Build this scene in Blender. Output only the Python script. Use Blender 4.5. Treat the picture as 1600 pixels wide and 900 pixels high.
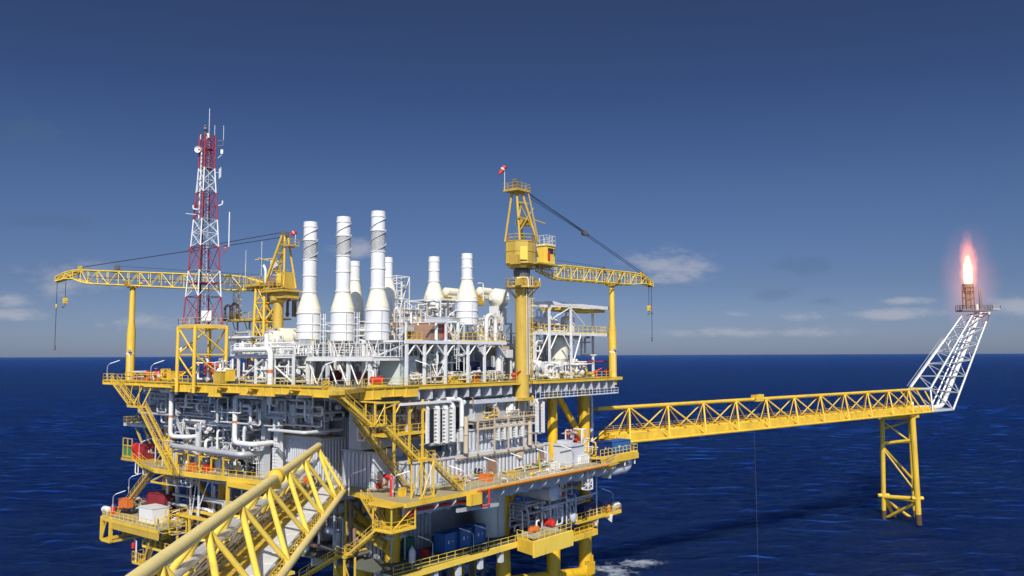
import bpy, math, random
from mathutils import Vector, Matrix
for o in list(bpy.data.objects): bpy.data.objects.remove(o)
scn = bpy.context.scene
COL = scn.collection
R = math.radians
# ------------------------------------------------------------------ camera
F_PX = 1300.0; EYE = 44.0; SEA = -6.0
pitch = math.atan((555.0 - 450) / F_PX); roll = math.atan(6 / 1600.0)
cam = bpy.data.cameras.new('camera'); camo = bpy.data.objects.new('camera', cam); COL.objects.link(camo)
cam.sensor_width = 36; cam.lens = 36 * F_PX / 1600; cam.clip_start = 0.5; cam.clip_end = 400000
fw = Vector((0, math.cos(pitch), math.sin(pitch))); up0 = Vector((1, 0, 0)).cross(fw)
rt = Vector((1, 0, 0)) * math.cos(roll) - up0 * math.sin(roll)
up = Vector((1, 0, 0)) * math.sin(roll) + up0 * math.cos(roll)
camo.matrix_world = Matrix(((rt.x, up.x, -fw.x, 0), (rt.y, up.y, -fw.y, 0), (rt.z, up.z, -fw.z, EYE), (0, 0, 0, 1)))
scn.camera = camo
# ------------------------------------------------------------------ sun and sky
SUN_EL, SUN_AZ = 39.0, 272.0            # degrees; azimuth of the direction towards the sun, counter-clockwise from +X
sd = Vector((math.cos(R(SUN_AZ)) * math.cos(R(SUN_EL)), math.sin(R(SUN_AZ)) * math.cos(R(SUN_EL)), math.sin(R(SUN_EL))))
sl = bpy.data.lights.new('sun', 'SUN'); sl.energy = 4.5; sl.angle = R(0.53); sl.color = (1.0, 0.95, 0.86)
slo = bpy.data.objects.new('sun', sl); COL.objects.link(slo); slo.location = (0, -50, 200)
slo.rotation_euler = (-sd).to_track_quat('-Z', 'Y').to_euler()
w = bpy.data.worlds.new('World'); scn.world = w; w.use_nodes = True
nt = w.node_tree; N = nt.nodes; LK = nt.links
bg = N['Background']; bg.inputs['Strength'].default_value = 0.066
sky = N.new('ShaderNodeTexSky'); sky.sky_type = 'NISHITA'; sky.sun_disc = False
sky.sun_elevation = R(SUN_EL); sky.sun_rotation = R(90 - SUN_AZ); sky.altitude = 0; sky.air_density = 1.0; sky.dust_density = 0.6; sky.ozone_density = 2.2
tc = N.new('ShaderNodeTexCoord'); sep = N.new('ShaderNodeSeparateXYZ'); LK.new(tc.outputs['Generated'], sep.inputs[0])
def mth(op, a=None, b=None, c=None, clamp=False, tree=None):
    t = tree or nt
    n = t.nodes.new('ShaderNodeMath'); n.operation = op; n.use_clamp = clamp
    for i, v in enumerate((a, b, c)):
        if v is None: continue
        if isinstance(v, (int, float)): n.inputs[i].default_value = v
        else: t.links.new(v, n.inputs[i])
    return n.outputs[0]
# clouds drift low over the horizon: noise on the sky direction, stretched sideways
mp = N.new('ShaderNodeMapping'); mp.inputs['Scale'].default_value = (17, 17, 44); LK.new(tc.outputs['Generated'], mp.inputs[0])
nz = N.new('ShaderNodeTexNoise'); nz.inputs['Scale'].default_value = 1.0; nz.inputs['Detail'].default_value = 9; nz.inputs['Roughness'].default_value = 0.66
LK.new(mp.outputs[0], nz.inputs[0])
mp2 = N.new('ShaderNodeMapping'); mp2.inputs['Scale'].default_value = (2.2, 2.2, 9); mp2.inputs['Location'].default_value = (3.1, 1.7, 0.4); LK.new(tc.outputs['Generated'], mp2.inputs[0])
nz2 = N.new('ShaderNodeTexNoise'); nz2.inputs['Scale'].default_value = 1.0; nz2.inputs['Detail'].default_value = 6; LK.new(mp2.outputs[0], nz2.inputs[0])
def blob(px, py, sx, sy):
    """soft window on the sky round one direction of the compass and elevation (a single cloud)"""
    r = (fw + rt * ((px - 800) / F_PX) - up * ((py - 450) / F_PX)).normalized()
    az, el = math.atan2(r.x, r.y), math.asin(r.z)
    a = mth('ARCTAN2', sep.outputs[0], sep.outputs[1]); e = mth('ARCSINE', sep.outputs[2])
    da = mth('DIVIDE', mth('SUBTRACT', a, az), sx / F_PX); de = mth('DIVIDE', mth('SUBTRACT', e, el), sy / F_PX)
    return mth('SUBTRACT', 1.0, mth('SQRT', mth('ADD', mth('MULTIPLY', da, da), mth('MULTIPLY', de, de))), clamp=True)
white = None
for b_ in [(1040, 418, 105, 42), (1580, 480, 90, 22), (215, 503, 110, 20), (110, 440, 110, 36), (10, 465, 45, 18), (1145, 491, 40, 12), (1250, 495, 60, 14), (1400, 490, 90, 14), (30, 492, 60, 12), (560, 388, 60, 26), (1420, 470, 60, 10), (1180, 520, 200, 14)]:
    v = blob(*b_); white = v if white is None else mth('MAXIMUM', white, v)
dark = None
for b_ in [(80, 345, 90, 22), (55, 212, 85, 34), (1250, 420, 60, 34), (1215, 458, 50, 18), (1290, 470, 40, 12)]:
    v = blob(*b_); dark = v if dark is None else mth('MAXIMUM', dark, v)
def cov(mask, lo, hi):
    s = mth('ADD', mth('MULTIPLY', nz.outputs['Fac'], 1.7), mth('MULTIPLY', mask, 0.62))
    mr = N.new('ShaderNodeMapRange'); mr.interpolation_type = 'SMOOTHSTEP'; LK.new(s, mr.inputs[0]); mr.inputs[1].default_value = lo; mr.inputs[2].default_value = hi
    return mth('MULTIPLY', mr.outputs[0], mth('MULTIPLY', mask, 2.2, clamp=True))
cw = cov(white, 0.98, 1.55); cd = cov(dark, 0.95, 1.45)
haz = N.new('ShaderNodeMapRange'); LK.new(sep.outputs[2], haz.inputs[0]); haz.inputs[1].default_value = 0.0; haz.inputs[2].default_value = 0.34; haz.inputs[3].default_value = 1.0; haz.inputs[4].default_value = 0.0
tint = N.new('ShaderNodeMixRGB'); tint.blend_type = 'MULTIPLY'; tint.inputs[0].default_value = 1.0
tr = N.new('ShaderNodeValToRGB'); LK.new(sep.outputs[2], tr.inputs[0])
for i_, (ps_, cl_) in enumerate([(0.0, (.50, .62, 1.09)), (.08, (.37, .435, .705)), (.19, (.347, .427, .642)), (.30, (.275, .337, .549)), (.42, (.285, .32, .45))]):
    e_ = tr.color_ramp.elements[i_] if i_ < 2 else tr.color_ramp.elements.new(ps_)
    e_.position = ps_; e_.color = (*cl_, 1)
e_ = tr.color_ramp.elements.new(.66); e_.color = (.72, .72, .78, 1)  # overhead sky above the frame lifted to add fill light
# unseen sky behind the camera scaled up, added fill for the shaded decks
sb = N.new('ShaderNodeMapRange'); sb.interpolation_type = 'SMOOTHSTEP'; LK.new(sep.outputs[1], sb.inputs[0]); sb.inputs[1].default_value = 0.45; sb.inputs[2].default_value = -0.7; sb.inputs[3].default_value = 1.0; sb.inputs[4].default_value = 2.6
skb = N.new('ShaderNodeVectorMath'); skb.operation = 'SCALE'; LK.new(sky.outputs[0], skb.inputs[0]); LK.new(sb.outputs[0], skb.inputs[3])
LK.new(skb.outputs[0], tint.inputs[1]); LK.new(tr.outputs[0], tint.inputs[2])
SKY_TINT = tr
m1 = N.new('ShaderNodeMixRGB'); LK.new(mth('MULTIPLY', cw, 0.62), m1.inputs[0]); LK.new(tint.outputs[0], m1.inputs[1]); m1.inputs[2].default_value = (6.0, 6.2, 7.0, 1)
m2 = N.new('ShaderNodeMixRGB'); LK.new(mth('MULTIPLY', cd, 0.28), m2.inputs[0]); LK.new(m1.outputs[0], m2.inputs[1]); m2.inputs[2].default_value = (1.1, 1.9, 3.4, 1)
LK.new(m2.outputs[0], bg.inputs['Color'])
scn.view_settings.view_transform = 'Standard'; scn.view_settings.look = 'None'; scn.view_settings.exposure = 0.2; scn.view_settings.gamma = 1.0
scn.view_settings.use_curve_mapping = False
scn.render.engine = 'CYCLES'; scn.cycles.max_bounces = 5; scn.cycles.diffuse_bounces = 4; scn.cycles.glossy_bounces = 2
scn.cycles.volume_bounces = 0; scn.cycles.use_denoising = True

# ------------------------------------------------------------------ frames
TH = R(51.7); C0 = Vector((-20.08, 108.8, 0.0)); AX = Vector((math.cos(TH), math.sin(TH), 0)); BX = Vector((-math.sin(TH), math.cos(TH), 0))
FRAME = 'P'            # 'P': platform axes (a along the right face, b along the left face, z up); 'W': world axes
def P2W(p): return C0 + AX * p[0] + BX * p[1] + Vector((0, 0, p[2]))
def at(px, py, **k):
    """survey: where the sight line of an image point meets a known plane (z, a or b of the platform, or depth d)"""
    r = fw + rt * ((px - 800) / F_PX) - up * ((py - 450) / F_PX); o = Vector((0, 0, EYE))
    if 'z' in k: t = (k['z'] - EYE) / r.z
    elif 'd' in k: t = k['d'] / r.y
    elif 'a' in k: t = (k['a'] - AX.dot(o - C0)) / AX.dot(r)
    else: t = (k['b'] - BX.dot(o - C0)) / BX.dot(r)
    wv = o + r * t
    if FRAME == 'W': return (wv.x, wv.y, wv.z)
    return (AX.dot(wv - C0), BX.dot(wv - C0), wv.z)
# ------------------------------------------------------------------ materials
def mat(name, rgb, rough=0.5, dirt=0.25, rust=0.0, metal=0.0, rustc=(0.22, 0.09, 0.03), sc=0.32):
    m = bpy.data.materials.new(name); m.use_nodes = True; t = m.node_tree; n = t.nodes; bs = n['Principled BSDF']
    bs.inputs['Roughness'].default_value = rough; bs.inputs['Metallic'].default_value = metal
    g = n.new('ShaderNodeNewGeometry'); mp = n.new('ShaderNodeMapping'); mp.inputs['Scale'].default_value = (1, 1, 0.35); t.links.new(g.outputs['Position'], mp.inputs[0])
    a = n.new('ShaderNodeTexNoise'); a.inputs['Scale'].default_value = sc; a.inputs['Detail'].default_value = 8; a.inputs['Roughness'].default_value = 0.65; t.links.new(mp.outputs[0], a.inputs[0])
    rp = n.new('ShaderNodeMapRange'); rp.inputs[1].default_value = 0.44; rp.inputs[2].default_value = 0.78; rp.inputs[3].default_value = 0; rp.inputs[4].default_value = dirt; t.links.new(a.outputs['Fac'], rp.inputs[0])
    mx = n.new('ShaderNodeMixRGB'); mx.inputs[1].default_value = (*rgb, 1); mx.inputs[2].default_value = (rgb[0] * .45, rgb[1] * .42, rgb[2] * .38, 1); t.links.new(rp.outputs[0], mx.inputs[0])
    col = mx.outputs[0]
    if rust > 0:
        mp2 = n.new('ShaderNodeMapping'); mp2.inputs['Scale'].default_value = (0.9, 0.9, 0.16); mp2.inputs['Location'].default_value = (11, 5, 3); t.links.new(g.outputs['Position'], mp2.inputs[0])
        b = n.new('ShaderNodeTexNoise'); b.inputs['Scale'].default_value = 1.1; b.inputs['Detail'].default_value = 7; b.inputs['Roughness'].default_value = 0.7; t.links.new(mp2.outputs[0], b.inputs[0])
        r2 = n.new('ShaderNodeMapRange'); r2.inputs[1].default_value = 0.60 - 0.1 * rust; r2.inputs[2].default_value = 0.70; r2.inputs[4].default_value = min(0.85, rust); t.links.new(b.outputs['Fac'], r2.inputs[0])
        m2 = n.new('ShaderNodeMixRGB'); m2.inputs[2].default_value = (*rustc, 1); t.links.new(r2.outputs[0], m2.inputs[0]); t.links.new(col, m2.inputs[1]); col = m2.outputs[0]
    t.links.new(col, bs.inputs['Base Color'])
    bp = n.new('ShaderNodeBump'); bp.inputs['Strength'].default_value = 0.15; bp.inputs['Distance'].default_value = 0.05
    c = n.new('ShaderNodeTexNoise'); c.inputs['Scale'].default_value = 3.0; c.inputs['Detail'].default_value = 3; t.links.new(g.outputs['Position'], c.inputs[0]); t.links.new(c.outputs['Fac'], bp.inputs['Height']); t.links.new(bp.outputs[0], bs.inputs['Normal'])
    return m
YEL = mat('yellow_paint', (0.74, 0.48, 0.045), 0.45, 0.46, 0.5, rustc=(0.30, 0.15, 0.04))
YEL2 = mat('lemon_yellow_paint', (0.80, 0.57, 0.08), 0.45, 0.35, 0.35, rustc=(0.35, 0.2, 0.06))
CRM = mat('bridge_cream_paint', (0.86, 0.68, 0.26), 0.45, 0.28, 0.3, rustc=(0.45, 0.3, 0.1))
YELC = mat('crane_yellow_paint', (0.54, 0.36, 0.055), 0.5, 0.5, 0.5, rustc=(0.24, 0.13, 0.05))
LEG = mat('jacket_yellow_paint', (0.74, 0.45, 0.015), 0.5, 0.5, 0.7, rustc=(0.26, 0.10, 0.03))
WHT = mat('white_paint', (0.70, 0.70, 0.68), 0.45, 0.25, 0.3, rustc=(0.62, 0.53, 0.38))
WHR = mat('weathered_white_paint', (0.72, 0.71, 0.66), 0.5, 0.28, 0.3, rustc=(0.42, 0.30, 0.17))
IVO = mat('ivory_cladding', (0.76, 0.72, 0.56), 0.45, 0.15, 0.1, rustc=(0.5, 0.38, 0.2))
LGR = mat('light_grey_cladding', (0.53, 0.55, 0.58), 0.45, 0.26, 0.15, rustc=(0.3, 0.24, 0.18))
GRY = mat('grey_paint', (0.40, 0.42, 0.43), 0.5, 0.35, 0.2, rustc=(0.22, 0.17, 0.12))
DGR = mat('dark_grey_paint', (0.12, 0.125, 0.13), 0.55, 0.4, 0.2)
BLK = mat('black_rubber', (0.02, 0.02, 0.022), 0.6, 0.2)
SIL = mat('bare_aluminium', (0.72, 0.73, 0.74), 0.35, 0.2, 0.0, metal=0.45)
GAL = mat('galvanised_steel', (0.55, 0.56, 0.57), 0.45, 0.3, 0.15, metal=0.35)
BRN = mat('brown_weathered_steel', (0.28, 0.17, 0.11), 0.6, 0.4, 0.4)
TAN = mat('tan_primer', (0.52, 0.43, 0.31), 0.6, 0.35, 0.3)
ORG = mat('orange_paint', (0.60, 0.16, 0.03), 0.5, 0.3)
RED = mat('red_paint', (0.55, 0.03, 0.025), 0.45, 0.3)
TRED = mat('tower_red_paint', (0.33, 0.03, 0.04), 0.5, 0.25)
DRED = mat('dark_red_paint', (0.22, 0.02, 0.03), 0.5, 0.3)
BLU = mat('blue_paint', (0.025, 0.11, 0.30), 0.45, 0.25, 0.1)
CRB = mat('crate_blue_paint', (0.022, 0.125, 0.34), 0.45, 0.25, 0.1)
NAVY = mat('navy_paint', (0.01, 0.025, 0.12), 0.4, 0.2)
GRN = mat('green_paint', (0.04, 0.20, 0.08), 0.5, 0.3)
PGR = mat('pale_green_paint', (0.60, 0.66, 0.60), 0.5, 0.2, 0.1, rustc=(0.3, 0.22, 0.12))
DECK = mat('deck_grating', (0.36, 0.31, 0.17), 0.8, 0.5, 0.3)
DECKD = mat('dark_deck_plate', (0.13, 0.14, 0.12), 0.8, 0.5, 0.3)
GLS = mat('dark_glass', (0.02, 0.03, 0.04), 0.08, 0.0)
LMP = mat('lamp_diffuser', (0.85, 0.85, 0.82), 0.35, 0.05)
LIME = mat('lime_fabric', (0.55, 0.60, 0.05), 0.8, 0.1)
SPL = mat('splash_zone_coating', (0.10, 0.06, 0.03), 0.7, 0.4, 0.3)
SOOT = mat('sooty_steel', (0.06, 0.05, 0.045), 0.8, 0.3, 0.2)
CAB = mat('cable_jacket', (0.30, 0.25, 0.18), 0.7, 0.5, 0.2)

# ------------------------------------------------------------------ mesh builder
class MB:
    def __init__(s): s.v = []; s.f = []; s.sm = []; s.n = 99
    def add(s, vs, fs, smooth=False):
        k = len(s.v); s.v += [tuple(x) for x in vs]
        s.f += [tuple(i + k for i in f) for f in fs]; s.sm += [smooth] * len(fs); return s
    def box(s, c, d, rz=0.0):
        x, y, z = d[0] / 2, d[1] / 2, d[2] / 2; cs, sn = math.cos(rz), math.sin(rz); vs = []
        for dz in (-z, z):
            for dx, dy in ((-x, -y), (x, -y), (x, y), (-x, y)): vs.append((c[0] + dx * cs - dy * sn, c[1] + dx * sn + dy * cs, c[2] + dz))
        return s.add(vs, [(3, 2, 1, 0), (4, 5, 6, 7), (0, 1, 5, 4), (1, 2, 6, 5), (2, 3, 7, 6), (3, 0, 4, 7)])
    def b2(s, lo, hi): return s.box([(lo[i] + hi[i]) / 2 for i in range(3)], [abs(hi[i] - lo[i]) for i in range(3)])
    def beam(s, p, q, wd, h=None):
        h = h or wd; p = Vector(p); q = Vector(q); d = (q - p).normalized(); u = Vector((0, 0, 1)) if abs(d.z) < .95 else Vector((1, 0, 0))
        x = d.cross(u).normalized(); y = x.cross(d)
        vs = [p + x * i * wd / 2 + y * j * h / 2 for i, j in ((-1, -1), (1, -1), (1, 1), (-1, 1))] + [q + x * i * wd / 2 + y * j * h / 2 for i, j in ((-1, -1), (1, -1), (1, 1), (-1, 1))]
        return s.add(vs, [(3, 2, 1, 0), (4, 5, 6, 7), (0, 1, 5, 4), (1, 2, 6, 5), (2, 3, 7, 6), (3, 0, 4, 7)])
    def sweep(s, pts, rr, n=8, cap=True, smooth=True):
        pts = [Vector(p) for p in pts]; m = len(pts)
        if n > 5: s.n = min(s.n, n)
        if not hasattr(rr, '__len__'): rr = [rr] * m
        t = [(pts[min(i + 1, m - 1)] - pts[max(i - 1, 0)]).normalized() for i in range(m)]
        u = t[0].orthogonal().normalized(); vs = []
        for i in range(m):
            u = (u - t[i] * u.dot(t[i])); u = u.normalized() if u.length > 1e-6 else t[i].orthogonal().normalized(); w_ = t[i].cross(u)
            for j in range(n):
                an = 2 * math.pi * j / n; vs.append(pts[i] + (u * math.cos(an) + w_ * math.sin(an)) * rr[i])
        fs = [(i * n + j, i * n + (j + 1) % n, (i + 1) * n + (j + 1) % n, (i + 1) * n + j) for i in range(m - 1) for j in range(n)]
        s.add(vs, fs, smooth and n > 5)
        if cap:
            k = len(s.v) - len(vs); s.f += [tuple(k + j for j in range(n))[::-1], tuple(k + (m - 1) * n + j for j in range(n))]; s.sm += [False, False]
        return s
    def tube(s, p, q, r, n=8, r2=None): return s.sweep([p, q], [r, r if r2 is None else r2], n)
    def pipe(s, pts, r, n=8, bend=None):
        bend = bend or r * 2.2; pts = [Vector(p) for p in pts]; out = [pts[0]]
        for i in range(1, len(pts) - 1):
            a, b, c = pts[i - 1], pts[i], pts[i + 1]; d1 = (a - b); d2 = (c - b)
            k = min(bend, d1.length * .48, d2.length * .48); p0 = b + d1.normalized() * k; p2 = b + d2.normalized() * k
            for j in range(5):
                x = j / 4; out.append(p0 * (1 - x) ** 2 + b * 2 * x * (1 - x) + p2 * x * x)
        return s.sweep(out + [pts[-1]], r, n)
    def lathe(s, c, prof, n=20, axis='z'):
        c = Vector(c); s.n = min(s.n, n); ax = {'z': (Vector((1, 0, 0)), Vector((0, 1, 0)), Vector((0, 0, 1))), 'x': (Vector((0, 1, 0)), Vector((0, 0, 1)), Vector((1, 0, 0))), 'y': (Vector((0, 0, 1)), Vector((1, 0, 0)), Vector((0, 1, 0)))}[axis]
        vs = [c + (ax[0] * math.cos(2 * math.pi * j / n) + ax[1] * math.sin(2 * math.pi * j / n)) * r + ax[2] * h for r, h in prof for j in range(n)]
        m = len(prof); k = len(s.v); s.v += [tuple(x) for x in vs]
        for i in range(m - 1):
            sl_ = abs(prof[i + 1][0] - prof[i][0]) / (abs(prof[i + 1][1] - prof[i][1]) + 1e-6)
            for j in range(n):
                s.f.append((k + i * n + j, k + i * n + (j + 1) % n, k + (i + 1) * n + (j + 1) % n, k + (i + 1) * n + j)); s.sm.append(sl_ < 40)
        s.f += [tuple(k + j for j in range(n))[::-1], tuple(k + (m - 1) * n + j for j in range(n))]; s.sm += [False, False]
        return s
    def ball(s, c, r, n=12, sz=1.0):
        m = 7; return s.lathe(c, [(max(1e-3, r * math.cos(math.pi * (i / m - .5))), r * sz * math.sin(math.pi * (i / m - .5))) for i in range(m + 1)], n)
    def vessel(s, p, q, r, n=18):
        p = Vector(p); q = Vector(q); d = (q - p).normalized(); k = .45 * r; ps = []; rs = []
        for x in (0.08, .5, .8, 1.0): ps.append(p - d * k * math.sqrt(max(0, 1 - x * x))); rs.append(r * x)
        for x in (1.0, .8, .5, .08): ps.append(q + d * k * math.sqrt(max(0, 1 - x * x))); rs.append(r * x)
        return s.sweep(ps, rs, n)
    def prism(s, poly, z0, z1):
        n = len(poly); vs = [(x, y, z0) for x, y in poly] + [(x, y, z1) for x, y in poly]
        return s.add(vs, [tuple(range(n))[::-1], tuple(range(n, 2 * n))] + [(i, (i + 1) % n, n + (i + 1) % n, n + i) for i in range(n)])
    def plate(s, pts, th):
        """flat polygon given in 3-D, thickened along its normal"""
        pts = [Vector(p) for p in pts]; nrm = (pts[1] - pts[0]).cross(pts[2] - pts[0]).normalized() * th / 2; n = len(pts)
        return s.add([p - nrm for p in pts] + [p + nrm for p in pts], [tuple(range(n))[::-1], tuple(range(n, 2 * n))] + [(i, (i + 1) % n, n + (i + 1) % n, n + i) for i in range(n)])
    def rail(s, pts, h=1.15, step=1.7, r=0.045):
        for p, q in zip(pts, pts[1:]):
            p = Vector(p); q = Vector(q); L = (q - p).length; k = max(1, round(L / step)); z = Vector((0, 0, h))
            for i in range(k + 1):
                b = p.lerp(q, i / k); s.tube(b, b + z, r, 4)
            for f_ in (1.0, .52): s.tube(p + z * f_, q + z * f_, r, 4)
            s.beam(p + z * .06, q + z * .06, .02, .15)
        return s
    def ribs(s, p, q, z0, z1, step=.6, dep=.14, wd=.3):
        """corrugated wall from p to q (plan points); ribs stand out on the left of the direction p->q"""
        p = Vector((p[0], p[1], 0)); q = Vector((q[0], q[1], 0)); d = (q - p); L = d.length; d.normalize(); nn = Vector((d.y, -d.x, 0)); k = max(2, int(L / step)); prof = []
        for i in range(k):
            x = L * i / k; e = L / k
            prof += [(x, 0), (x + e * .35, 0), (x + e * .5, dep), (x + e * .85, dep)]
        prof.append((L, 0)); vs = []
        for z in (z0, z1): vs += [tuple((p + d * x + nn * y)[:2]) + (z,) for x, y in prof]
        m = len(prof); return s.add(vs, [(i, i + 1, m + i + 1, m + i) for i in range(m - 1)])
    def lattice(s, secs, rc=.12, rd=.06, diag=True, n=6, closed=True):
        """secs: list of corner lists (same count); chords along, hoops and zig-zag across"""
        m = len(secs[0])
        for j in range(m): s.sweep([c[j] for c in secs], rc, n)
        for i, c in enumerate(secs):
            for j in range(m if closed else m - 1):
                k = (j + 1) % m
                s.tube(c[j], c[k], rd, 5)
                if i + 1 < len(secs):
                    e = secs[i + 1]
                    if diag == 'x': s.tube(c[j], e[k], rd, 5); s.tube(c[k], e[j], rd, 5)
                    elif (i + j) % 2: s.tube(c[j], e[k], rd, 5)
                    else: s.tube(c[k], e[j], rd, 5)
        return s
# ------------------------------------------------------------------ things and parts
AUTO = []; FR = {}
def _meta(o, label, cat, group, kind=None):
    if label: o['label'] = label
    if cat: o['category'] = cat
    if group: o['group'] = group
    if kind: o['kind'] = kind
def thing(name, label, cat, group=None, at=None, rz=0.0):
    o = bpy.data.objects.new(name, None); COL.objects.link(o); o.empty_display_size = .5; _meta(o, label, cat, group); FR[o.name] = FRAME
    if at is None: AUTO.append(o)
    else: place(o, at, rz)
    return o
def place(o, p, rz=0.0):
    o.location = P2W(p) if FRAME == 'P' else Vector(p); o.rotation_euler = (0, 0, rz + (TH if FRAME == 'P' else 0))
def mesh(mb, name, m):
    me = bpy.data.meshes.new(name); me.from_pydata(mb.v, [], mb.f); me.polygons.foreach_set('use_smooth', mb.sm); me.materials.append(m); me.update()
    if mb.n < 99: me.set_sharp_from_angle(angle=R(max(24, 360 / mb.n + 5)))
    return me
def part(mb, name, m, parent, label=None):
    o = bpy.data.objects.new(name, mesh(mb, name, m)); COL.objects.link(o); o.parent = parent
    if label: o['label'] = label
    return o
def solo(mb, name, m, label, cat, group=None, kind=None, at=None, rz=0.0):
    o = bpy.data.objects.new(name, mesh(mb, name, m)); COL.objects.link(o); _meta(o, label, cat, group, kind); FR[o.name] = FRAME
    if at is None: AUTO.append(o)
    else: place(o, at, rz)
    return o
def kids(o): return [c for c in bpy.data.objects if c.parent == o]
KID = {}
def dup(root, p, rz=0.0, label=None, group=None):
    r = root.copy(); COL.objects.link(r); FR[r.name] = FRAME; place(r, p, rz)
    if label: r['label'] = label
    if group: r['group'] = group
    if root.name not in KID: KID[root.name] = [(c, kids(c)) for c in kids(root)]
    for c, gs in KID[root.name]:
        d = c.copy(); COL.objects.link(d); d.parent = r
        for g in gs:
            e = g.copy(); COL.objects.link(e); e.parent = d
    return r
def finalize():
    import numpy as np
    ch = {}
    for o in bpy.data.objects:
        if o.parent: ch.setdefault(o.parent.name, []).append(o)
    for o in AUTO:
        ms = []; st = [o]
        while st:
            x = st.pop(); st += ch.get(x.name, [])
            if x.type == 'MESH': ms.append(x.data)
        arrs = []
        for me in ms:
            a = np.empty(len(me.vertices) * 3, 'f'); me.vertices.foreach_get('co', a); arrs.append(a.reshape(-1, 3))
        al = np.concatenate(arrs); lo = al.min(0); hi = al.max(0); base = np.array([(lo[0] + hi[0]) / 2, (lo[1] + hi[1]) / 2, lo[2]], 'f')
        for me, a in zip(ms, arrs): me.vertices.foreach_set('co', (a - base).ravel()); me.update()
        p = Vector([float(x) for x in base])
        if FR[o.name] == 'P': o.location = P2W(p); o.rotation_euler = (0, 0, TH)
        else: o.location = p
def lerp(p, q, t): return tuple(p[i] + (q[i] - p[i]) * t for i in range(3))
def add3(p, x=0, y=0, z=0): return (p[0] + x, p[1] + y, p[2] + z)
# ================================================================== SETTING
FRAME = 'W'
sm_ = bpy.data.materials.new('sea_water'); sm_.use_nodes = True; t = sm_.node_tree; n = t.nodes; bs = n['Principled BSDF']
bs.inputs['Roughness'].default_value = 0.16; bs.inputs['IOR'].default_value = 1.33; bs.inputs['Subsurface Weight'].default_value = 1.0; bs.inputs['Subsurface Radius'].default_value = (1, 1, 1); bs.inputs['Subsurface Scale'].default_value = 200.0
g = n.new('ShaderNodeNewGeometry')
def noise(scale, det, sx, sy, rot=0.0, rough=.55):
    mp = n.new('ShaderNodeMapping'); mp.inputs['Scale'].default_value = (sx, sy, 1); mp.inputs['Rotation'].default_value = (0, 0, rot); t.links.new(g.outputs['Position'], mp.inputs[0])
    a = n.new('ShaderNodeTexNoise'); a.inputs['Scale'].default_value = scale; a.inputs['Detail'].default_value = det; a.inputs['Roughness'].default_value = rough; t.links.new(mp.outputs[0], a.inputs[0]); return a.outputs['Fac']
n1 = noise(0.045, 4, 0.55, 1.35, .2); n2 = noise(0.28, 6, .6, 1.25, -.15, .65); n3 = noise(0.011, 3, .6, 1.4, .1); n4 = noise(1.1, 4, .7, 1.2, .3, .65)
h = mth('ADD', mth('ADD', mth('MULTIPLY', n1, 3.0, tree=t), mth('MULTIPLY', n2, 4.2, tree=t), tree=t), mth('MULTIPLY', n4, 1.3, tree=t), tree=t)
bp = n.new('ShaderNodeBump'); bp.inputs['Strength'].default_value = 0.9; bp.inputs['Distance'].default_value = 1.0; t.links.new(h, bp.inputs['Height']); t.links.new(bp.outputs[0], bs.inputs['Normal'])
mr = n.new('ShaderNodeMapRange'); t.links.new(mth('ADD', mth('MULTIPLY', n3, .5, tree=t), mth('ADD', mth('MULTIPLY', n1, .3, tree=t), mth('MULTIPLY', n2, .35, tree=t), tree=t), tree=t), mr.inputs[0]); mr.inputs[1].default_value = .42; mr.inputs[2].default_value = .74
cm = n.new('ShaderNodeMixRGB'); cm.inputs[1].default_value = (0.0006, 0.0058, 0.056, 1); cm.inputs[2].default_value = (0.0024, 0.0120, 0.066, 1); bs.inputs['Specular IOR Level'].default_value = 0.0; t.links.new(mr.outputs[0], cm.inputs[0])
# white water round the legs: foam carried off by the current
FOAM = None
for fx, fy, rx, ry in [tuple(at(958, 893, z=SEA)[:2]) + (8, 11), tuple(at(925, 897, z=SEA)[:2]) + (5, 8), tuple(at(1000, 880, z=SEA)[:2]) + (9, 5), tuple(at(725, 888, z=SEA)[:2]) + (12, 6)]:
    sp = n.new('ShaderNodeSeparateXYZ'); t.links.new(g.outputs['Position'], sp.inputs[0])
    dx = mth('DIVIDE', mth('SUBTRACT', sp.outputs[0], fx, tree=t), rx, tree=t); dy = mth('DIVIDE', mth('SUBTRACT', sp.outputs[1], fy, tree=t), ry, tree=t)
    v = mth('SUBTRACT', 1.0, mth('SQRT', mth('ADD', mth('MULTIPLY', dx, dx, tree=t), mth('MULTIPLY', dy, dy, tree=t), tree=t), tree=t), clamp=True, tree=t)
    FOAM = v if FOAM is None else mth('MAXIMUM', FOAM, v, tree=t)
n5 = noise(.55, 8, 1, 1, 0, .72)
fm = n.new('ShaderNodeMapRange'); t.links.new(mth('ADD', n5, mth('MULTIPLY', FOAM, .45, tree=t), tree=t), fm.inputs[0]); fm.inputs[1].default_value = .66; fm.inputs[2].default_value = .92
fmm = mth('MULTIPLY', fm.outputs[0], mth('MULTIPLY', FOAM, 3, clamp=True, tree=t), tree=t)
wc = n.new('ShaderNodeMapRange'); t.links.new(mth('ADD', mth('MULTIPLY', n2, .7, tree=t), mth('MULTIPLY', n5, .3, tree=t), tree=t), wc.inputs[0]); wc.inputs[1].default_value = .70; wc.inputs[2].default_value = .80; wc.inputs[4].default_value = .35
c2 = n.new('ShaderNodeMixRGB'); c2.inputs[2].default_value = (.5, .55, .6, 1); t.links.new(mth('MAXIMUM', fmm, wc.outputs[0], tree=t), c2.inputs[0]); t.links.new(cm.outputs[0], c2.inputs[1]); t.links.new(c2.outputs[0], bs.inputs['Base Color'])
gl = n.new('ShaderNodeBsdfGlossy'); gl.inputs['Color'].default_value = (.40, .64, 1.0, 1); gl.inputs['Roughness'].default_value = .14; t.links.new(bp.outputs[0], gl.inputs['Normal'])
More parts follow.
